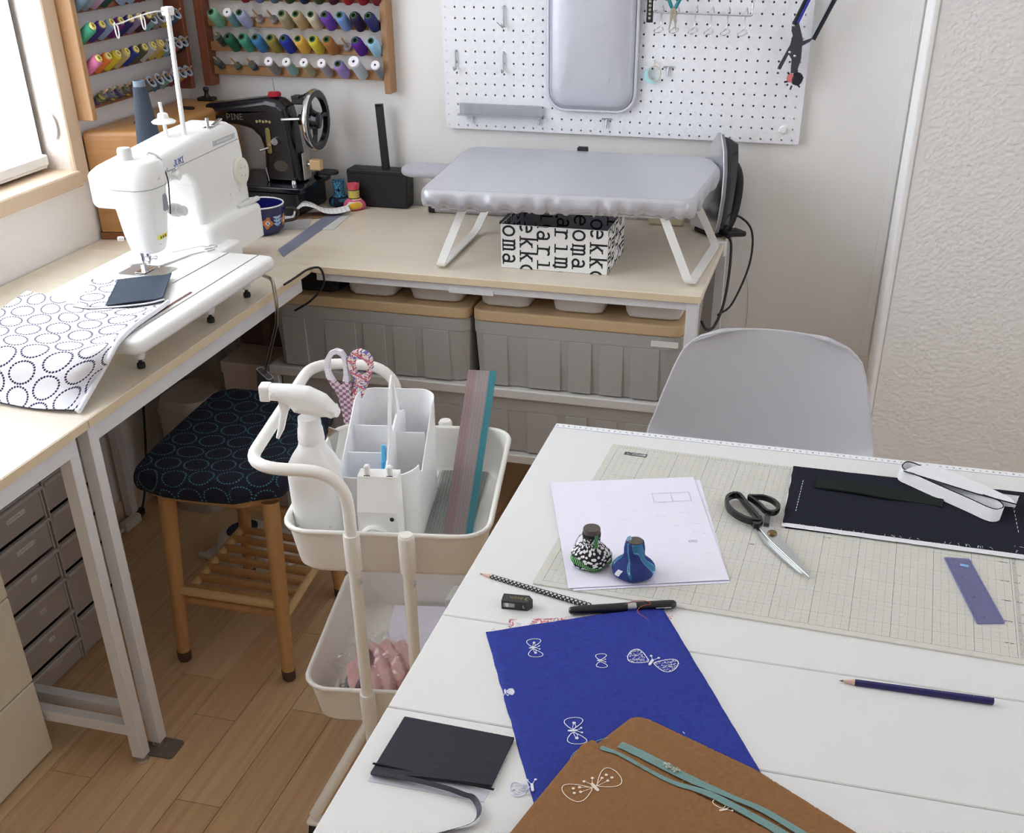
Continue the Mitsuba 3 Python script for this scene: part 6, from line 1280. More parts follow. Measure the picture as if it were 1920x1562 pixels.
part(IR, 'dial', xf(lathe([(0, 0), (.020, 0), (.021, .004), (.019, .008), (0, .009)], 28, (.020, .105, -.042), (.75, 0, -.65)), MI), 'm_black_gloss'); part(IR, 'dial_ring', xf(lathe([(.021, 0), (.024, 0), (.024, .003), (.021, .003), (.021, 0)], 28, (.020, .105, -.041), (.75, 0, -.65), ), MI), 'm_machine_grey', label='pale dial ring')
part(IR, 'red_badge', xf(lathe([(0, 0), (.011, 0), (.010, .003), (0, .0035)], 20, (.031, .060, -.032), (.8, 0, -.6)), MI), mat('m_badge_red', '#7d2418', .4), label='dull red badge')
part(IR, 'cord_sleeve', rod((1.515, -.105, HD+.014), (1.548, -.150, HD+.008), .0075, 12, .0065), 'm_black_matte')
one('iron_cord', 'black iron cord looping down beside the back desk', 'cord', cat(tube(spline([(1.546, -.147, HD+.008), (1.556, -.165, HD-.01), (1.560, -.20, HD-.07), (1.560, -.28, HD-.12), (1.552, -.38, HD-.14), (1.542, -.46, HD-.12), (1.535, -.50, HD-.09)], 8), .0034, 8), tube(spline([(1.525, -.09, HD+.040), (1.560, -.06, HD+.035), (1.595, -.06, HD+.0), (1.600, -.10, HD-.07), (1.575, -.20, HD-.14), (1.548, -.27, HD-.15)], 8), .0026, 8)), 'm_black', True)
one('hanging_thread', 'fine pale thread hanging on the wall right of the back desk', 'thread', tube(spline([(1.590, -.004, .585), (1.597, -.004, .54), (1.600, -.004, .47), (1.592, -.004, .40), (1.590, -.004, .345), (1.600, -.004, .29)], 6), .0006, 5), mat('m_pale_thread', '#a9a69c', .8), True)
one('cream_tag', 'small cream plastic piece hidden under the right end of the ironing board', 'plastic piece', cat(box((1.33, -.06, HD+.0005), (1.42, -.025, HD+.030), .004)), 'm_cream', 30)

# ---------------------------------------------------------------- storage under the back desk
mat('m_bin_white', '#dedddb', .45); mat('m_rattan', '#a9a8a6', .55); mat('m_lid_wood', '#cbb08a', .5); mat('m_rack_white', '#d4d4d2', .45)
SR = thing('storage_rack', 'white rack with two shelves under the back desk', 'rack')
for z in (.432, .2615): part(SR, 'shelf', box((.47, -.555, z-.012), (1.495, -.10, z+.012), .003), 'm_rack_white')
for (x, y) in ((.482, -.54), (1.48, -.54), (.482, -.12), (1.48, -.12)): part(SR, 'post', box((x-.010, y-.010, 0), (x+.010, y+.010, .42), .002), 'm_rack_white')
def storage_box(label, x0, x1, z0, h, lidded, rat, tagx=None):
    k = thing('storage_box', label, 'storage box', 'grey storage boxes under the back desk')
    cx, w = (x0+x1)/2, x1-x0; yf, yb = -.545, -.125; cy, d = (yf+yb)/2, yb-yf
    part(k, 'body', loft([rr_ring(cx, cy, z0, w-.022, d-.022, .02, 64), rr_ring(cx, cy, z0+.004, w-.016, d-.016, .022, 64), rr_ring(cx, cy, z0+h-.028, w-.004, d-.004, .022, 64)]), rat, 40)
    part(k, 'rim', loft([rr_ring(cx, cy, z0+h-.030, w-.001, d-.001, .022, 64), rr_ring(cx, cy, z0+h, w, d, .022, 64)]), rat, 40)
    for a, b, t in ((.05, .17, .0035), (.27, .43, .003), (.47, .58, .0045), (.62, .73, .003), (.77, .90, .004)):
        part(k, 'front_panel', box((x0+a*w, yf-t+.004, z0+.003), (x0+b*w, yf+.012, z0+h-.031), .001), rat)
    if lidded:
        part(k, 'lid', pillow(rrect(x0-.001, yf-.004, x1+.001, yb+.004, .022, 8), .027, .005, lambda q, dd: stackc([q, z0+h+.0005+dd]), 100, 3), 'm_lid_wood', 40, label='beige lid')
    if tagx: part(k, 'label', box((tagx[0], yf-.0016, z0+h-.024), (tagx[1], yf-.0004, z0+h-.010), .0002), 'm_label', False, label='small white label')
storage_box('grey woven-look box with beige lid under the back desk, nearest the stool', .492, .999, .4455, .158, True, 'm_rattan')
storage_box('grey woven-look box with beige lid and a white label, right under the back desk', 1.008, 1.500, .4455, .158, True, 'm_rattan', (1.43, 1.492))
storage_box('lower grey box on the second shelf of the rack, behind the trolley', .492, .999, .275, .142, False, 'm_rattan')
storage_box('lower grey box on the second shelf of the rack, left of the grey chair', 1.008, 1.490, .275, .142, False, 'm_rattan')
for i, (a, b, lab) in enumerate(((.690, .806, 'white bin under the desk top, next to the black bin'), (.846, .974, 'white bin on the right part of the left beige lid'), (1.021, 1.139, 'white bin on the left end of the right beige lid'),
                                 (1.194, 1.314, 'white bin in the middle of the right beige lid'), (1.362, 1.491, 'white bin beside the front desk leg, on the right end of the right beige lid'))):
    k = thing('storage_bin', lab, 'storage bin', 'white bins under the back desk'); cx, w = (a+b)/2, b-a
    part(k, 'body', loft([rr_ring(cx, -.34, .6325, w-.020, .345, .012, 48), rr_ring(cx, -.34, .6345, w-.010, .356, .016, 48), rr_ring(cx, -.34, .640, w-.004, .364, .018, 48), rr_ring(cx, -.34, .683, w+.010, .376, .018, 48)]), 'm_bin_white', 40)
k = thing('storage_bin', 'black bin at the left end under the back desk', 'storage bin')
part(k, 'body', loft([rr_ring(.592, -.34, .6325, .130, .35, .012, 48), rr_ring(.592, -.34, .636, .140, .36, .014, 48), rr_ring(.592, -.34, .676, .146, .366, .014, 48)]), 'm_black_matte', 40); part(k, 'handle', box((.660, -.526, .645), (.667, -.518, .684), .001), 'm_black')
# cartons in the dark corner
CT = thing('carton', 'pale carton with a flat top in the dark corner below the sewing machine', 'carton')
part(CT, 'box', box((.300, -.49, 0), (.462, -.20, .412), .002), mat('m_carton', '#b9aca4', .8)); part(CT, 'box_lid', box((.298, -.492, .385), (.464, -.198, .4135), .001), 'm_carton')
k = thing('carton', 'dark brown carton standing on the pale carton against the back wall', 'carton'); part(k, 'box', box((.29, -.36, .4145), (.455, -.06, .62), .002), mat('m_carton_dark', '#5a463f', .85)); part(k, 'tape', box((.36, -.3608, .4145), (.385, -.3600, .62), .0001), mat('m_carton_tape', '#6b5548', .6), False)
k = thing('waste_bin', 'pale rounded bin beside the cartons below the left desk', 'bin'); part(k, 'body', loft([rr_ring(.205, -.50, 0, .12, .16, .03), rr_ring(.205, -.50, .30, .135, .18, .035), rr_ring(.205, -.50, .325, .125, .165, .04)]), mat('m_bin_pale', '#a89d92', .6), 40); part(k, 'rim', loft([rr_ring(.205, -.50, .29, .139, .184, .036), rr_ring(.205, -.50, .30, .139, .184, .036)]), 'm_bin_pale', 40)
# drawers behind the white legs
scene['m_frost'] = {'type': 'principledthin', 'base_color': {'type': 'rgb', 'value': srgb('#cfc8c3')}, 'roughness': .35, 'spec_trans': .12, 'diff_trans': .45, 'eta': 1.4}
mat('m_frost_bar', '#bfbcba', .4); mat('m_content_dark', '#3a3a3c', .8); mat('m_content_brown', '#5a4c44', .8); mat('m_content_red', '#7d4238', .8)
def tower(label, y0, y1, zs, tags):
    k = thing('drawer_tower', label, 'drawers', 'frosted drawer towers'); X1 = .302
    part(k, 'casing', cat(box((.06, y0, 0), (X1-.002, y0+.004, zs[0]), .001), box((.06, y1-.004, 0), (X1-.002, y1, zs[0]), .001), box((.06, y0, zs[0]-.004), (X1-.002, y1, zs[0]), .001), box((.06, y0, 0), (.064, y1, zs[0]), .001)), 'm_frost_bar')
    for i, (zt, zb) in enumerate(zip(zs, zs[1:])):
        d = num(k+'__drawer'); scene[d] = mikit.ply(box((X1-.006, y0+.005, zb+.003), (X1-.0045, y1-.005, zt-.011), .0004), 'm_frost', False)
        for nm, m_, mt in (('handle_bar', box((X1-.006, y0+.002, zt-.0115), (X1+.006, y1-.002, zt-.0035), .002), 'm_frost_bar'), ('bottom', box((.07, y0+.006, zb+.001), (X1-.006, y1-.006, zb+.003), .0004), 'm_frost_bar'),
                           ('contents', box((.09, y0+.018, zb+.004), (X1-.018, y1-.018, zt-.022-.01*(i % 2)), .004), ['m_content_dark', 'm_content_dark', 'm_content_red', 'm_content_brown', 'm_content_dark', 'm_content_dark'][i])):
            scene[num(d+'__'+nm)] = mikit.ply(m_, mt, 30)
        if tags[i]:
            a, b = tags[i]; scene[num(d+'__label')] = mikit.ply(box((X1-.0044, a, zb+.036), (X1-.0036, b, zb+.046), .0002), 'm_label', False)
            rr = random.Random(i); scene[num(d+'__label_print')] = mikit.ply(cat([cbox((X1-.0034, a+.004+.0045*j, zb+.041), (.0004, .0026, .004+.002*rr.random()), .0001) for j in range(max(1, int((b-a-.004)/.0045)))]), 'm_machine_grey', False)
tower('frosted drawer tower with six labelled drawers, partly behind the cream cabinet', -1.455, -1.249, (.438, .364, .290, .217, .136, .063, .002), [(-1.362, -1.306), (-1.358, -1.303), (-1.340, -1.322), (-1.340, -1.322), (-1.338, -1.318), (-1.350, -1.314)])
tower('frosted drawer tower with five drawers behind the white desk legs', -1.242, -1.036, (.438, .364, .290, .217, .102, .002), [None, None, None, (-1.165, -1.148), (-1.175, -1.150)])
one('plastic_sheet', 'clear plastic sheet leaning on top of the frosted drawers', 'plastic sheet', box((.10, -1.43, .4385), (.29, -1.10, .4405), .0004), 'm_clear_ruler', False)
# cream cabinet, left
CB = thing('drawer_cabinet', 'cream drawer cabinet under the near end of the window desk', 'cabinet')
mat('m_cream_panel', '#e3dcca', .4); mat('m_cream_side', '#d9d2c0', .45)
part(CB, 'carcass', box((.06, -1.94, .004), (.402, -1.541, .672), .002), 'm_cream_side')
for z0, z1 in ((.004, .1715), (.1745, .3645), (.3675, .5575), (.5605, .672)): part(CB, 'drawer_front', box((.4025, -1.940, z0), (.424, -1.541, z1), .0025), 'm_cream_panel')
# ---------------------------------------------------------------- stool
SO = thing('stool', 'wooden stool with a navy seat cover printed with pale dotted rings', 'stool')
def stool_wood(p, n, uv): return mix(srgb('#c29764'), srgb('#ad8050'), fbm(p.x*60, p.y*60, p.z*6, 3))
scene['m_stool_wood'] = pr(proc(stool_wood), .45); mat('m_stool_pale', '#c9a878', .5); mat('m_stool_cap', '#4a3430', .6)
def seat_fn(p, n, uv): return dr.select(tambourine((p.x+n.x*(.466-p.z))*.975+(p.y+n.y*(.466-p.z))*.22+3, -(p.x+n.x*(.466-p.z))*.22+(p.y+n.y*(.466-p.z))*.975+3, .0585, 4, 0, 0, .075), mi.Color3f(srgb('#3f7d88')), mix(srgb('#14172e'), srgb('#0e1122'), fbm(p.x*200, p.y*200)))
scene['m_seat_print'] = pr(proc(seat_fn), .9, sheen=.3)
sq = [(.487, -1.206), (.560, -1.222), (.72, -1.218), (.800, -1.165), (.798, -1.09), (.775, -.90), (.752, -.795), (.71, -.757), (.60, -.742), (.48, -.755), (.450, -.79), (.455, -.90), (.470, -1.10)]
spoly = sg.Polygon(sq).buffer(-.02).buffer(.02, quad_segs=8); n_s = 120
Ps = np.array([spoly.exterior.interpolate(t, normalized=True).coords[0] for t in np.arange(n_s)/n_s]); cs0 = Ps.mean(0)
def seat_ring(s, z): 
    q = cs0+(Ps-cs0)*s; sag = .012*((q[:, 0]-cs0[0])/.16)**2; return np.column_stack([q, z+sag-.008*(np.abs(q[:, 0]-cs0[0])/.16)**4])
part(SO, 'seat_cover', loft([seat_ring(.93, .418), seat_ring(.985, .424), seat_ring(1.0, .438), seat_ring(.992, .452), seat_ring(.965, .463), seat_ring(.92, .468), seat_ring(.7, .466), seat_ring(.4, .463), seat_ring(.1, .462)]), 'm_seat_print', 50)
part(SO, 'seat_frame', poly_prism(spoly.buffer(-.03), .018, .404), 'm_stool_wood')
legs = [((.535, -1.165, .41), (.524, -1.200, .022)), ((.765, -1.155, .41), (.780, -1.206, .022)), ((.715, -.84, .41), (.758, -.872, .022)), ((.525, -.845, .41), (.502, -.842, .022))]
def leg_at(i, z): a, b = map(lambda t: V(*t), legs[i]); return a+(b-a)*(a[2]-z)/(a[2]-b[2])
for a, b in legs:
    part(SO, 'leg', sweep([a, b], circ(.0185, 18), scale=[1, .74]), 'm_stool_wood', 40); bb = V(*b); part(SO, 'foot_cap', lathe([(0, -.022), (.012, -.0215), (.0148, -.016), (.0150, .004), (0, .004)], 18, bb), 'm_stool_cap', label='dark foot cap')
part(SO, 'stretcher', rod(leg_at(0, .178), leg_at(1, .178), .0098), 'm_stool_pale'); part(SO, 'stretcher', rod(leg_at(3, .200), leg_at(2, .200), .0098), 'm_stool_pale')
rl = (leg_at(0, .146), leg_at(3, .146)); rr2 = (leg_at(1, .146), leg_at(2, .146))
part(SO, 'side_rail', rod(*rl, .0100), 'm_stool_pale'); part(SO, 'side_rail', rod(*rr2, .0100), 'm_stool_pale')
for t in np.linspace(.04, .93, 8): part(SO, 'slat', rod(rl[0]*(1-t)+rl[1]*t+V(0, 0, .004), rr2[0]*(1-t)+rr2[1]*t+V(0, 0, .004), .0092), 'm_stool_wood')
# foot pedal, plug and cords behind the stool
FP = thing('foot_pedal', 'white sewing machine foot pedal with a dark oval pad on the floor behind the stool', 'foot pedal')
MF = frame((.475, -.735, 0), (.97, -.25, 0), (.25, .97, 0))
part(FP, 'base', xf(pillow(rrect(-.115, -.085, .115, .075, .02), .012, .003, lambda q, d: stackc([q, .0005+d]), 80, 3), MF), mat('m_pedal', '#d8d6d0', .4), 40)
part(FP, 'treadle', xf(loft([rr_ring(-.01, .005, .013, .19, .135, .03), rr_ring(-.01, .005, .045, .185, .13, .035), rr_ring(-.01, .005, .056, .165, .11, .04)]), MF), 'm_pedal', 40)
part(FP, 'pad', xf(poly_prism(sa.scale(sg.Point(-.055, .005).buffer(.040), .85, 1.15), .0015, .0560), MF), mat('m_pedal_pad', '#20233f', .5), label='dark oval pad'); part(FP, 'front_bar', xf(rod((-.12, -.088, .0085), (.115, -.088, .0085), .008), MF), 'm_pedal')
PGL = thing('extension_plug', 'white cable socket with a black plug lying on the floor by the left wall', 'plug')
part(PGL, 'socket', bar((.0775, -.735, .0145), (.0785, -.665, .0145), .024, .026, c=.004), 'm_pedal'); part(PGL, 'plug', bar((.0785, -.664, .0145), (.072, -.632, .016), .018, .020, c=.004), 'm_black'); part(PGL, 'cord', tube(spline([(.0775, -.735, .012), (.082, -.80, .006), (.086, -.90, .004), (.10, -1.0, .004)], 6), .004, 8), 'm_pedal', True)
part(PGL, 'cord', tube(spline([(.072, -.632, .016), (.068, -.60, .05), (.075, -.57, .15), (.085, -.55, .30)], 6), .0032, 8), 'm_black', True)
# ---------------------------------------------------------------- chair
CH = thing('chair', 'pale grey moulded shell chair tucked under the white cutting table', 'chair')
mat('m_chair', '#b9b9be', .45); nu_, nv_ = 40, 30
cprof = spline([(0, -1.17, .440), (0, -1.13, .452), (0, -1.0, .432), (0, -.88, .428), (0, -.815, .455), (0, -.79, .52), (0, -.772, .62), (0, -.758, .715)], 6)[:, 1:]
L_ = np.concatenate([[0], np.cumsum(np.linalg.norm(np.diff(cprof, axis=0), axis=1))]); L_ /= L_[-1]; G = []
for t, (y, z) in zip(L_, cprof):
    hw = np.interp(t, [0, .08, .35, .52, .62, .75, .86, .93, .97, 1.0], [.17, .205, .222, .226, .222, .205, .186, .170, .150, .105]); row = []
    for s in np.linspace(-1, 1, nv_):
        up = np.interp(t, [0, .15, .4, .55, .7, 1], [.010, .028, .060, .060, .030, .008])*abs(s)**3; fw = np.interp(t, [0, .4, .55, .75, 1], [0, .01, .055, .05, .022])*abs(s)**2.2
        top = np.interp(t, [.9, 1], [0, .012])*abs(s)**3
        row.append((1.7040+hw*s+.012*(t-.5), y-fw, z+up-top*1.0))
    G.append(row)
cm, _ = grid_sheet(np.array(G)[:, ::-1], .007); 
part(CH, 'shell', cm, 'm_chair', 60)
edge = np.concatenate([np.array(G)[:, 0], np.array(G)[-1, 1:], np.array(G)[::-1, -1][1:]])
part(CH, 'rolled_edge', tube(edge[::2]+V(0, .0035, -.0015), .0034, 8), 'm_chair', True)
for sx in (-1, 1):
    for (y0, y1) in ((-1.08, -1.15), (-.90, -.83)): part(CH, 'leg', sweep([(1.704+.10*sx, y0, .432), (1.704+.19*sx, y1, 0)], circ(.014, 14), scale=[1, .75]), 'm_stool_pale', 40)
part(CH, 'seat_bracket', box((1.62, -1.10, .405), (1.79, -.88, .428), .004), 'm_black_matte')
# ---------------------------------------------------------------- trolley
TR = thing('utility_cart', 'white rolling utility cart with two trays between the stool and the cutting table', 'trolley')
CR_ = math.radians(10.5); cu, cv = V(math.cos(CR_), math.sin(CR_)), V(-math.sin(CR_), math.cos(CR_)); CO = V(1.020, -1.588)
def ct(u, v, z): q = CO+cu*u+cv*v; return V(q[0], q[1], z)
MC = np.eye(4); MC[:2, 0], MC[:2, 1], MC[:2, 3] = cu, cv, CO
mat('m_cart', '#eceae4', .35); CW, CD = .330, .402
def tray_ring(z, ins, r, n=96): return rr_ring(CW/2, CD/2, z, CW-2*ins, CD-2*ins, r, n)
def tray(z):
    m = loft([tray_ring(z-.086, .030, .03), tray_ring(z-.085, .022, .034), tray_ring(z-.076, .0145, .038), tray_ring(z-.006, .004, .044), tray_ring(z-.002, .0015, .046), tray_ring(z, .003, .045), tray_ring(z-.001, .0060, .042), tray_ring(z-.074, .0175, .036), tray_ring(z-.083, .026, .030), tray_ring(z-.0835, .06, .02)])
    key = part(TR, 'tray', xf(m, MC), 'm_cart', 40)
    q = tray_ring(z-.0025, .0015, .046); scene[key+'__rim'] = mikit.ply(xf(tube(q, .0044, 8, True), MC), 'm_cart', True)
for z in (.620, .310): tray(z)
pu = (.118, .204)
for u in pu:
    for v in (-.0115, CD+.0115):
        b0 = (.128 if v < 0 else .128)
        part(TR, 'post', rod(ct(u, v, b0), ct(u, v, .622), .0098, 20), 'm_cart')
        for z in (.586, .276): part(TR, 'collar', lathe([(.0100, -.030), (.0128, -.030), (.0132, .030), (.0126, .0335), (.0098, .0335)], 24, ct(u, v, z+.004)), 'm_cart')
        if u == pu[1]: part(TR, 'cap', lathe([(0, 0), (.0118, 0), (.0118, .003), (.0105, .0055), (0, .006)], 24, ct(u, v, .6215)), 'm_cart')
for v, e in ((-.0115, -.001), (CD+.0115, .001)): [part(TR, 'post_mark', cbox(ct(u+.010, v+e*8, .542), (.003, .006, .008), .0003), 'm_machine_grey') for u in pu]
hpth = rounded_path([ct(pu[0], -.0115, .60), ct(pu[0], -.0115, .730), ct(-.034, -.0115, .734), ct(-.034, CD+.0115, .734), ct(pu[0], CD+.0115, .730), ct(pu[0], CD+.0115, .60)], .062, 9)
part(TR, 'handle', tube(hpth, .0098, 16), 'm_cart', True)
for (u, v, u2, v2) in ((pu[0]-.01, .02, .01, -.05), (pu[1]+.01, .02, .30, -.05), (pu[0]-.01, CD-.02, .01, CD+.05), (pu[1]+.01, CD-.02, .30, CD+.05)):
    part(TR, 'base_leg', rod(ct(u, v, .224), ct(u2, v2, .062), .0100, 16), 'm_cart'); w = thing('x', '', '') if False else None
    wk = part(TR, 'caster', lathe([(0, -.009), (.022, -.009), (.025, -.005), (.025, .005), (.022, .009), (0, .009)], 24, ct(u2, v2, .0255), (cu[0], cu[1], 0)), 'm_rubber')
    scene[wk+'__fork'] = mikit.ply(cat(cbox(ct(u2, v2, .050), (.026, .026, .010), .003), rod(ct(u2, v2, .045), ct(u2, v2, .068), .006, 10)), 'm_cart', 30)
ZT = .5372                                  # floor of the top tray
# spray bottle
SPB = thing('spray_bottle', 'white trigger spray bottle with small grey print, in the top tray of the cart', 'spray bottle')
sb = V(1.050, -1.500, ZT)
part(SPB, 'body', loft([rr_ring(sb[0], sb[1], sb[2]+z, w, d, r, 40, 12) for z, w, d, r in ((0, .074, .056, .02), (.003, .080, .062, .024), (.14, .086, .066, .028), (.160, .084, .064, .03), (.176, .066, .054, .027), (.190, .046, .042, .02), (.200, .040, .038, .0185))]), mat('m_spray', '#f1f1f0', .3), 45)
part(SPB, 'collar', lathe([(.0, .198), (.0200, .198), (.0212, .204), (.0195, .222), (.0180, .226), (.0175, .240), (0, .240)], 28, sb), 'm_spray')
SD = V(-.97, -.22, 0); SD /= np.linalg.norm(SD); SX = V(-SD[1], SD[0], 0); MS = np.eye(4); MS[:3, 0], MS[:3, 1], MS[:3, 2], MS[:3, 3] = SD, SX, (0, 0, 1), sb
headp = sg.Polygon([(-.048, .243), (-.050, .249), (-.030, .275), (-.005, .288), (.020, .291), (.056, .2925), (.058, .270), (.040, .268), (.028, .262), (.020, .250), (-.018, .243)]).buffer(-.003).buffer(.003)
def side_plate(poly, w, r, seg=4): return xf(pillow(poly, w, r, lambda q, d: stackc([q[:, 0], -w/2+d, q[:, 1]]), 110, seg), MS)
part(SPB, 'trigger_head', side_plate(headp, .034, .012), 'm_spray', 45); part(SPB, 'nozzle', xf(pillow(rrect(-.0125, .268, .0125, .2935, .004), .016, .002, lambda q, d: stackc([.054+d, q]), 50, 2), MS), 'm_spray', 40)
part(SPB, 'trigger', side_plate(sg.Polygon([(.034, .272), (.044, .268), (.043, .250), (.049, .225), (.055, .205), (.050, .203), (.041, .218), (.034, .240), (.026, .262)]).buffer(-.001).buffer(.001), .014, .004), 'm_spray', 45)
tf = frame(sb+V(-.028, -.0335, .060), (.98, .14, 0), (.0, .0, 1.))
part(SPB, 'print', text_on('Lifework Design', .0055, tf, .0003), mat('m_print_grey', '#8b8c92', .6), False); part(SPB, 'print', tube(spline([sb+V(-.004+.0032*i, -.0333+.00045*i, .0495+(.0026 if i % 2 else -.0012)) for i in range(9)], 4), .0005, 5), mat('m_print_dark', '#5c5d63', .6), True)
# caddy with dividers and handle
CA = thing('desk_caddy', 'white plastic caddy with compartments and a middle handle, in the top tray of the cart', 'caddy')
mat('m_caddy', '#efeff0', .3)
cu0, cu1, cv0, cv1 = .068, .205, .098, .330; tw_ = .0022
def cbx(u0, v0, z0, u1, v1, z1, c=.0006): return xf(box((u0, v0, z0), (u1, v1, z1), c), MC)
def slope_wall(u, za, zb):      # side wall along v: height za at the front, zb at the back
    pg = sg.Polygon([(cv0+.012, ZT+.001), (cv1-.012, ZT+.001), (cv1-.012, zb), (cv1-.03, zb), (cv0+.03, za), (cv0+.012, za)]); m = trimesh.creation.extrude_polygon(pg, tw_); v = m.vertices; return xf(trimesh.Trimesh(np.column_stack([u+v[:, 2], v[:, 0], v[:, 1]]), m.faces[:, ::-1] if False else m.faces, process=False), MC)
rp_ = lambda z: rrect(cu0, cv0, cu1, cv1, .030, 10)
outer = rp_(0); nC = 140; PC = np.array([outer.exterior.interpolate(t, normalized=True).coords[0] for t in np.arange(nC)/nC]); cC = PC.mean(0)
def rim_h(q):
    t = np.clip((q[1]-cv0)/(cv1-cv0), 0, 1); z = np.interp(t, [0, .10, .22, .80, 1], [.672, .668, .655, .718, .724]); 
    if q[1] < cv0+.03: z = .664+.014*max(0, (q[0]-cu0)/(cu1-cu0)-.55)/.45
    return z
HC_ = np.array([rim_h(q) for q in PC])
ring0 = np.column_stack([cC+(PC-cC)*.95, np.full(nC, ZT+.0008)]); ring1 = np.column_stack([cC+(PC-cC)*.965, np.full(nC, ZT+.003)]); ring2 = np.column_stack([PC, HC_]); ring3 = np.column_stack([cC+(PC-cC)*.975, HC_]); ring4 = np.column_stack([cC+(PC-cC)*.94, np.full(nC, ZT+.004)])
part(CA, 'shell', xf(loft([ring0, ring1, ring2, ring3, ring4]), MC), 'm_caddy', 40)
um = .148
part(CA, 'divider', cbx(cu0+.006, .185, ZT+.004, um, .1872, .668), 'm_caddy'); part(CA, 'divider', cbx(cu0+.006, .245, ZT+.004, um, .2472, .690), 'm_caddy'); part(CA, 'divider', cbx(um, .222, ZT+.004, cu1-.006, .2242, .690), 'm_caddy')
hp_ = sg.Polygon([(.112, ZT+.004), (.315, ZT+.004), (.315, .690), (.272, .705), (.255, .745), (.238, .785), (.228, .790), (.205, .775), (.185, .735), (.172, .700), (.150, .672), (.112, .655)]).buffer(-.003).buffer(.003)
hh = sg.Polygon([(.200, .700), (.246, .712), (.235, .760), (.227, .772), (.212, .757), (.200, .725)]).buffer(-.003).buffer(.004)
m = trimesh.creation.extrude_polygon(hp_.difference(hh), .0032); part(CA, 'handle_plate', xf(trimesh.Trimesh(np.column_stack([um+m.vertices[:, 2]-.0016, m.vertices[:, 0], m.vertices[:, 1]]), m.faces, process=False), MC), 'm_caddy', 40, label='handle plate with an opening')
part(CA, 'maker_mark', xf(cat([cbox((um-.0018, .155, .612+.0), (.0006, .007, .014), .0003)]), MC), 'm_print_grey')
# printed scissors standing in the caddy
PS = thing('printed_scissors', 'scissors with pink and lilac printed handles standing in the white caddy', 'scissors')
yS = -1.262
def hA_fn(p, n, uv):
    u, v = p.x*1000, p.z*1000; sq_ = cell_rand(u/6.5, v/5.2, 3); st = dr.abs(v/3-dr.round(v/3)) < .22
    c = dr.select(((dr.floor(u/6.5)+dr.floor(v/5.2))-2*dr.floor((dr.floor(u/6.5)+dr.floor(v/5.2))/2)) > .5, mi.Color3f(srgb('#8c6f86')), mi.Color3f(srgb('#dcc3cc'))); return dr.select(v > 738, dr.select(st, mi.Color3f(srgb('#c9c5cf')), mi.Color3f(srgb('#e9e6ea'))), c)
def hB_fn(p, n, uv):
    u, v = p.x*1000, p.z*1000; d = v+.45*u; st = dr.abs(d/19-dr.round(d/19)) < .09; k = noise(u*.35, v*.4)
    c = dr.select(k > .70, mi.Color3f(srgb('#a84a5c')), dr.select(k < .26, mi.Color3f(srgb('#5c5aa0')), mi.Color3f(srgb('#e6d3cd')))); return dr.select(st, mi.Color3f(srgb('#bf6a75')), c)
scene['m_print_handle'] = pr(proc(hA_fn), .3); scene['m_print_handle_pale'] = pr(proc(hB_fn), .3)
def standing_plate(px_o, px_i, w, mt, nm, lab=None):
    pg = sg.Polygon(px_o).buffer(-.001).buffer(.001)
    if px_i: pg = pg.difference(sg.Polygon(px_i).buffer(-.001).buffer(.001))
    part(PS, nm, upright(pg, yS-w/2, w), mt, 40, label=lab)
standing_plate([(0.9708, 0.7579), (0.9737, 0.7758), (0.9821, 0.7893), (0.9947, 0.7953), (1.0063, 0.7925), (1.0130, 0.7806), (1.0142, 0.7622), (1.0148, 0.7376), (1.0170, 0.7179), (1.0213, 0.6880), (1.0189, 0.6621), (0.9987, 0.6547), (0.9961, 0.6802), (0.9910, 0.7101), (0.9798, 0.7290), (0.9722, 0.7432)], [(0.9789, 0.7587), (0.9815, 0.7737), (0.9885, 0.7841), (0.9969, 0.7878), (1.0044, 0.7836), (1.0071, 0.7713), (1.0062, 0.7516), (1.0010, 0.7292), (0.9947, 0.7266), (0.9857, 0.7376), (0.9799, 0.7489)], .010, 'm_print_handle', 'handle', 'lilac checked handle')
standing_plate([(1.0157, 0.7672), (1.0161, 0.7819), (1.0241, 0.7932), (1.0383, 0.7984), (1.0517, 0.7949), (1.0596, 0.7841), (1.0601, 0.7667), (1.0549, 0.7515), (1.0500, 0.7412), (1.0437, 0.7257), (1.0363, 0.7099), (1.0267, 0.6917), (1.0213, 0.6778), (1.0185, 0.6908), (1.0181, 0.7079), (1.0230, 0.7285), (1.0256, 0.7456), (1.0186, 0.7558)], [(1.0272, 0.7635), (1.0271, 0.7732), (1.0338, 0.7806), (1.0438, 0.7826), (1.0520, 0.7756), (1.0532, 0.7660), (1.0473, 0.7557), (1.0370, 0.7507), (1.0294, 0.7549)], .010, 'm_print_handle_pale', 'handle', 'pale printed handle')
part(PS, 'blade', upright(sg.Polygon([(.955, ZT+.02), (.962, ZT+.014), (.985, .640), (.965, .645)]), yS-.002, .003), 'm_steel')
bp0, bp1 = ct(.135, .150, ZT+.006), ct(.139, .170, .690)
BP = thing('blue_pen', 'light blue pen standing in the white caddy', 'pen'); part(BP, 'barrel', rod(bp0, bp0*.2+bp1*.8, .0042, 12), mat('m_cyan_plastic', '#2f9fd8', .35)); part(BP, 'cap', rod(bp0*.2+bp1*.8, bp1, .0050, 12, .0036), mat('m_cyan_light', '#5fb7e0', .35)); part(BP, 'clip', rod(bp0*.3+bp1*.7+V(.006, 0, 0), bp1+V(.006, 0, -.004), .0014, 8), 'm_cyan_light')
WR = thing('thread_roll', 'round white roll standing in the front compartment of the caddy', 'roll'); part(WR, 'roll', lathe([(.009, 0), (.022, 0), (.0235, .002), (.0235, .030), (.022, .032), (.009, .032), (.009, 0)], 32, ct(.176, .160, ZT+.0052)), 'm_machine_light', 40)
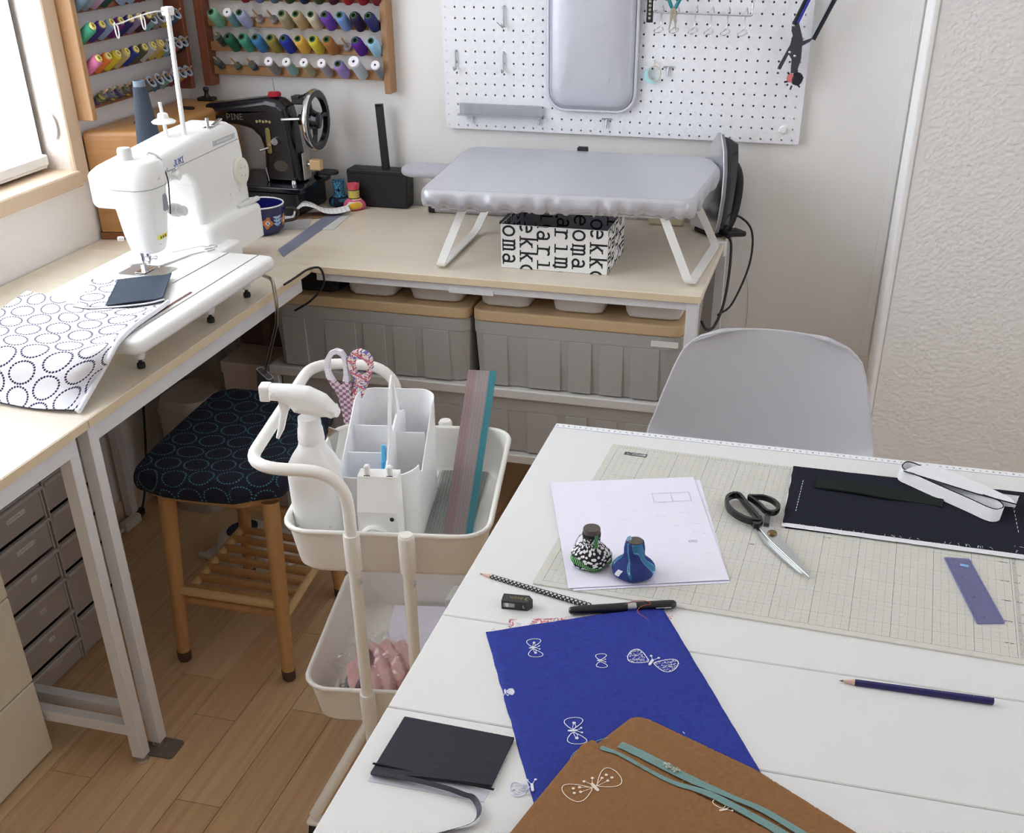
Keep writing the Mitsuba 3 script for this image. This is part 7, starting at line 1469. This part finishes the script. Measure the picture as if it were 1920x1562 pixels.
# white clip-on device beside the bottle
DV = thing('clip_timer', 'white boxy device with a round dial and two clips, beside the spray bottle', 'device')
MD = frame(ct(.118, .038, ZT+.0004), (cu[0], cu[1], 0), (cv[0], cv[1], 0))
dp = sg.Polygon([(0, 0), (.050, 0), (.050, .150), (.022, .150), (0, .098)]); m = trimesh.creation.extrude_polygon(dp, .064)
part(DV, 'body', xf(trimesh.Trimesh(np.column_stack([m.vertices[:, 2], m.vertices[:, 0], m.vertices[:, 1]]), m.faces, process=False), MD), mat('m_device', '#e9e9e7', .35), False)
for u in (.010, .046): part(DV, 'clip', xf(cat(box((u, .026, .150), (u+.009, .036, .166), .002), box((u-.001, .020, .1490), (u+.010, .0265, .1502), .0003)), MD), 'm_device')
for u in (.010, .046): part(DV, 'slot', xf(box((u, .0225, .1496), (u+.010, .0255, .1505), .0002), MD), 'm_ink', False)
part(DV, 'dial', xf(lathe([(0, 0), (.024, 0), (.024, .008), (.0215, .0105), (.0205, .0085), (.019, .0085), (.017, .012), (0, .012)], 40, (.026, 0, .052), (0, -1, 0)), MD), 'm_device', 40); part(DV, 'lamp', xf(lathe([(0, 0), (.0035, 0), (.003, .0012), (0, .0015)], 16, (.055, .0, .0865), (0, -1, 0)), MD), 'm_ink', label='small dark dot')
# rulers in the tray
def clear(name, label, quad4, th, fn, base='#e4e6e4', st=.62):
    k = thing(name, label, 'ruler'); G = bil(*quad4, 2, 2); m, uv = grid_sheet(G, th)
    scene['m_'+name] = {'type': 'principledthin', 'base_color': proc(fn), 'roughness': .1, 'spec_trans': st, 'diff_trans': .7, 'eta': 1.4}
    du, dv2 = np.linalg.norm(V(*quad4[1])-V(*quad4[0])), np.linalg.norm(V(*quad4[3])-V(*quad4[0])); part(k, 'plate', m, 'm_'+name, False, uv=uv*V(du, dv2)); return k
def gridr(p, n, uv):
    u, v = uv.x*1000, uv.y*1000; g = (dr.abs(u/5-dr.round(u/5)) < .06) | (dr.abs(v/5-dr.round(v/5)) < .06); d = (cell_rand(u/4.2, v/9) > .80) & (dr.abs(u/4.2-dr.floor(u/4.2)-.5) < .16) & (dr.abs(v/9-dr.floor(v/9)-.5) < .09)
    c = dr.select(g, mi.Color3f(srgb('#98a59f')), mi.Color3f(srgb('#e6e8e5'))); return dr.select(d, mi.Color3f(srgb('#6a5f62')), c)
q1 = [(1.1971, -1.4183), (1.2721, -1.3987), (1.2270, -1.1225), (1.1378, -1.1362)]
clear('grid_ruler', 'clear grid ruler lying flat on the tray of the cart', [(*q, ZT+.0035) for q in q1], .002, gridr)
def stripe(p, n, uv):
    u, v = uv.x*1000, uv.y*1000; g = (dr.abs(u/5-dr.round(u/5)) < .06) | (dr.abs(v/5-dr.round(v/5)) < .06)
    c = dr.select(u > 36.5, mi.Color3f(srgb('#6fc9d4')), dr.select(u < 14, mi.Color3f(srgb('#dcc4c6')), mi.Color3f(srgb('#e2d5d6')))); return dr.select(g, c*.72, c)
t_ = [(1.1458, 0.6711), (1.2031, 0.6735)]; b_ = [(1.2297, -1.4134), (1.2767, -1.4011)]
clear('striped_ruler', 'clear pinkish ruler with a turquoise stripe leaning on the back rim of the cart tray', [(*b_[0], ZT+.0075), (*b_[1], ZT+.0075), (t_[1][0], -1.0, t_[1][1]), (t_[0][0], -1.0, t_[0][1])], .0016, stripe)
k = thing('white_ruler', 'white strip with dark tick marks beside the caddy on the tray of the cart', 'ruler'); q = [(1.1669, -1.3903), (1.1828, -1.3862), (1.1339, -1.1372), (1.1171, -1.1416)]
part(k, 'strip', poly_prism(sg.Polygon(q), .0016, ZT+.0008), 'm_device', False); a_, b2 = (V(*q[0])+V(*q[1]))/2, (V(*q[2])+V(*q[3]))/2
part(k, 'tick', cat([flat_path([tuple(a_+(b2-a_)*t), tuple(a_+(b2-a_)*t+V(.0025, .0008))], .0012, ZT+.0024, .0002) for t in np.linspace(.25, .95, 12)]), 'm_print_dark', False, kind='stuff')
# lower tray: papers and a plastic bag of pink cloth
ZL = .2272
one('paper_sheet', 'white paper lying in the lower tray of the cart', 'paper', wavy_sheet([tuple(ct(.10, .16, 0)[:2]), tuple(ct(.30, .16, 0)[:2]), tuple(ct(.29, .375, 0)[:2]), tuple(ct(.09, .372, 0)[:2])], ZL+.010, .002, 5, .0004, 14), 'm_paper_cool', True)
one('paper_sheet', 'half transparent folder leaning behind the white paper in the lower tray', 'folder', box(ct(.20, .33, ZL+.001), ct(.30, .37, ZL+.055), .002), 'm_milk_ruler')
def lumps(cx, cy, z, rx, ry, rz, seed, n=3):
    m = trimesh.creation.icosphere(4, 1.0); v = m.vertices.view(np.ndarray).copy(); f = 1+.55*(meshkit.fbm(v*1.7+seed, 3)-.5)[:, None]+.25*np.abs(np.sin(v[:, :1]*7+seed+v[:, 1:2]*4)); v = v*f*V(rx, ry, rz); v[:, 2] = np.maximum(v[:, 2], -rz*.5); m.vertices = v; R = rotm(10.5, (0, 0, 1)); m.apply_transform(R); m.apply_translation((cx, cy, z)); return m
PK = thing('pink_cloth_bag', 'pink cloth in a crumpled clear plastic bag in the lower tray of the cart', 'bag')
c1 = ct(.118, .115, ZL+.030); part(PK, 'pink_cloth', lumps(c1[0], c1[1], c1[2]+.004, .055, .068, .034, 2), mat('m_pink_cloth', '#d3a9a6', .85), 60, label='folded pink cloth')
c2 = ct(.075, .070, ZL+.020); part(PK, 'printed_cloth', lumps(c2[0], c2[1], c2[2], .026, .040, .020, 7), bump('m_grey_print', felt('#8f8a86', '#4b4744'), .9, lambda p, n, uv: noise(p.x*200, p.y*200, p.z*200), .001), 60, label='grey printed cloth'); part(PK, 'strap', tube(spline([ct(.07, .15, ZL+.06), ct(.092, .12, ZL+.075), ct(.097, .08, ZL+.07), ct(.088, .04, ZL+.055)], 6), .0055, 8), mat('m_mauve', '#77666f', .8), True)
scene['m_film'] = {'type': 'thindielectric', 'int_ior': 1.35}
c3 = ct(.110, .112, ZL+.036); fm = lumps(c3[0], c3[1], c3[2]+.006, .064, .074, .042, 5); fv = fm.vertices.view(np.ndarray).copy(); fv += (meshkit.noise(fv*95, 2)[:, None]-.5)*.012; fm.vertices = fv; part(PK, 'plastic_film', fm, 'm_film', False)
DKC = thing('dark_cloth', 'dark green and black cloth pieces beside the plastic bag in the lower tray', 'cloth'); c4 = ct(.235, .115, ZL+.022); part(DKC, 'cloth', lumps(c4[0], c4[1], c4[2], .045, .070, .026, 11), 'm_cloth_green', 60); part(DKC, 'fold', lumps(*ct(.245, .175, ZL+.020), .04, .035, .020, 14), 'm_cloth_navy', 60)
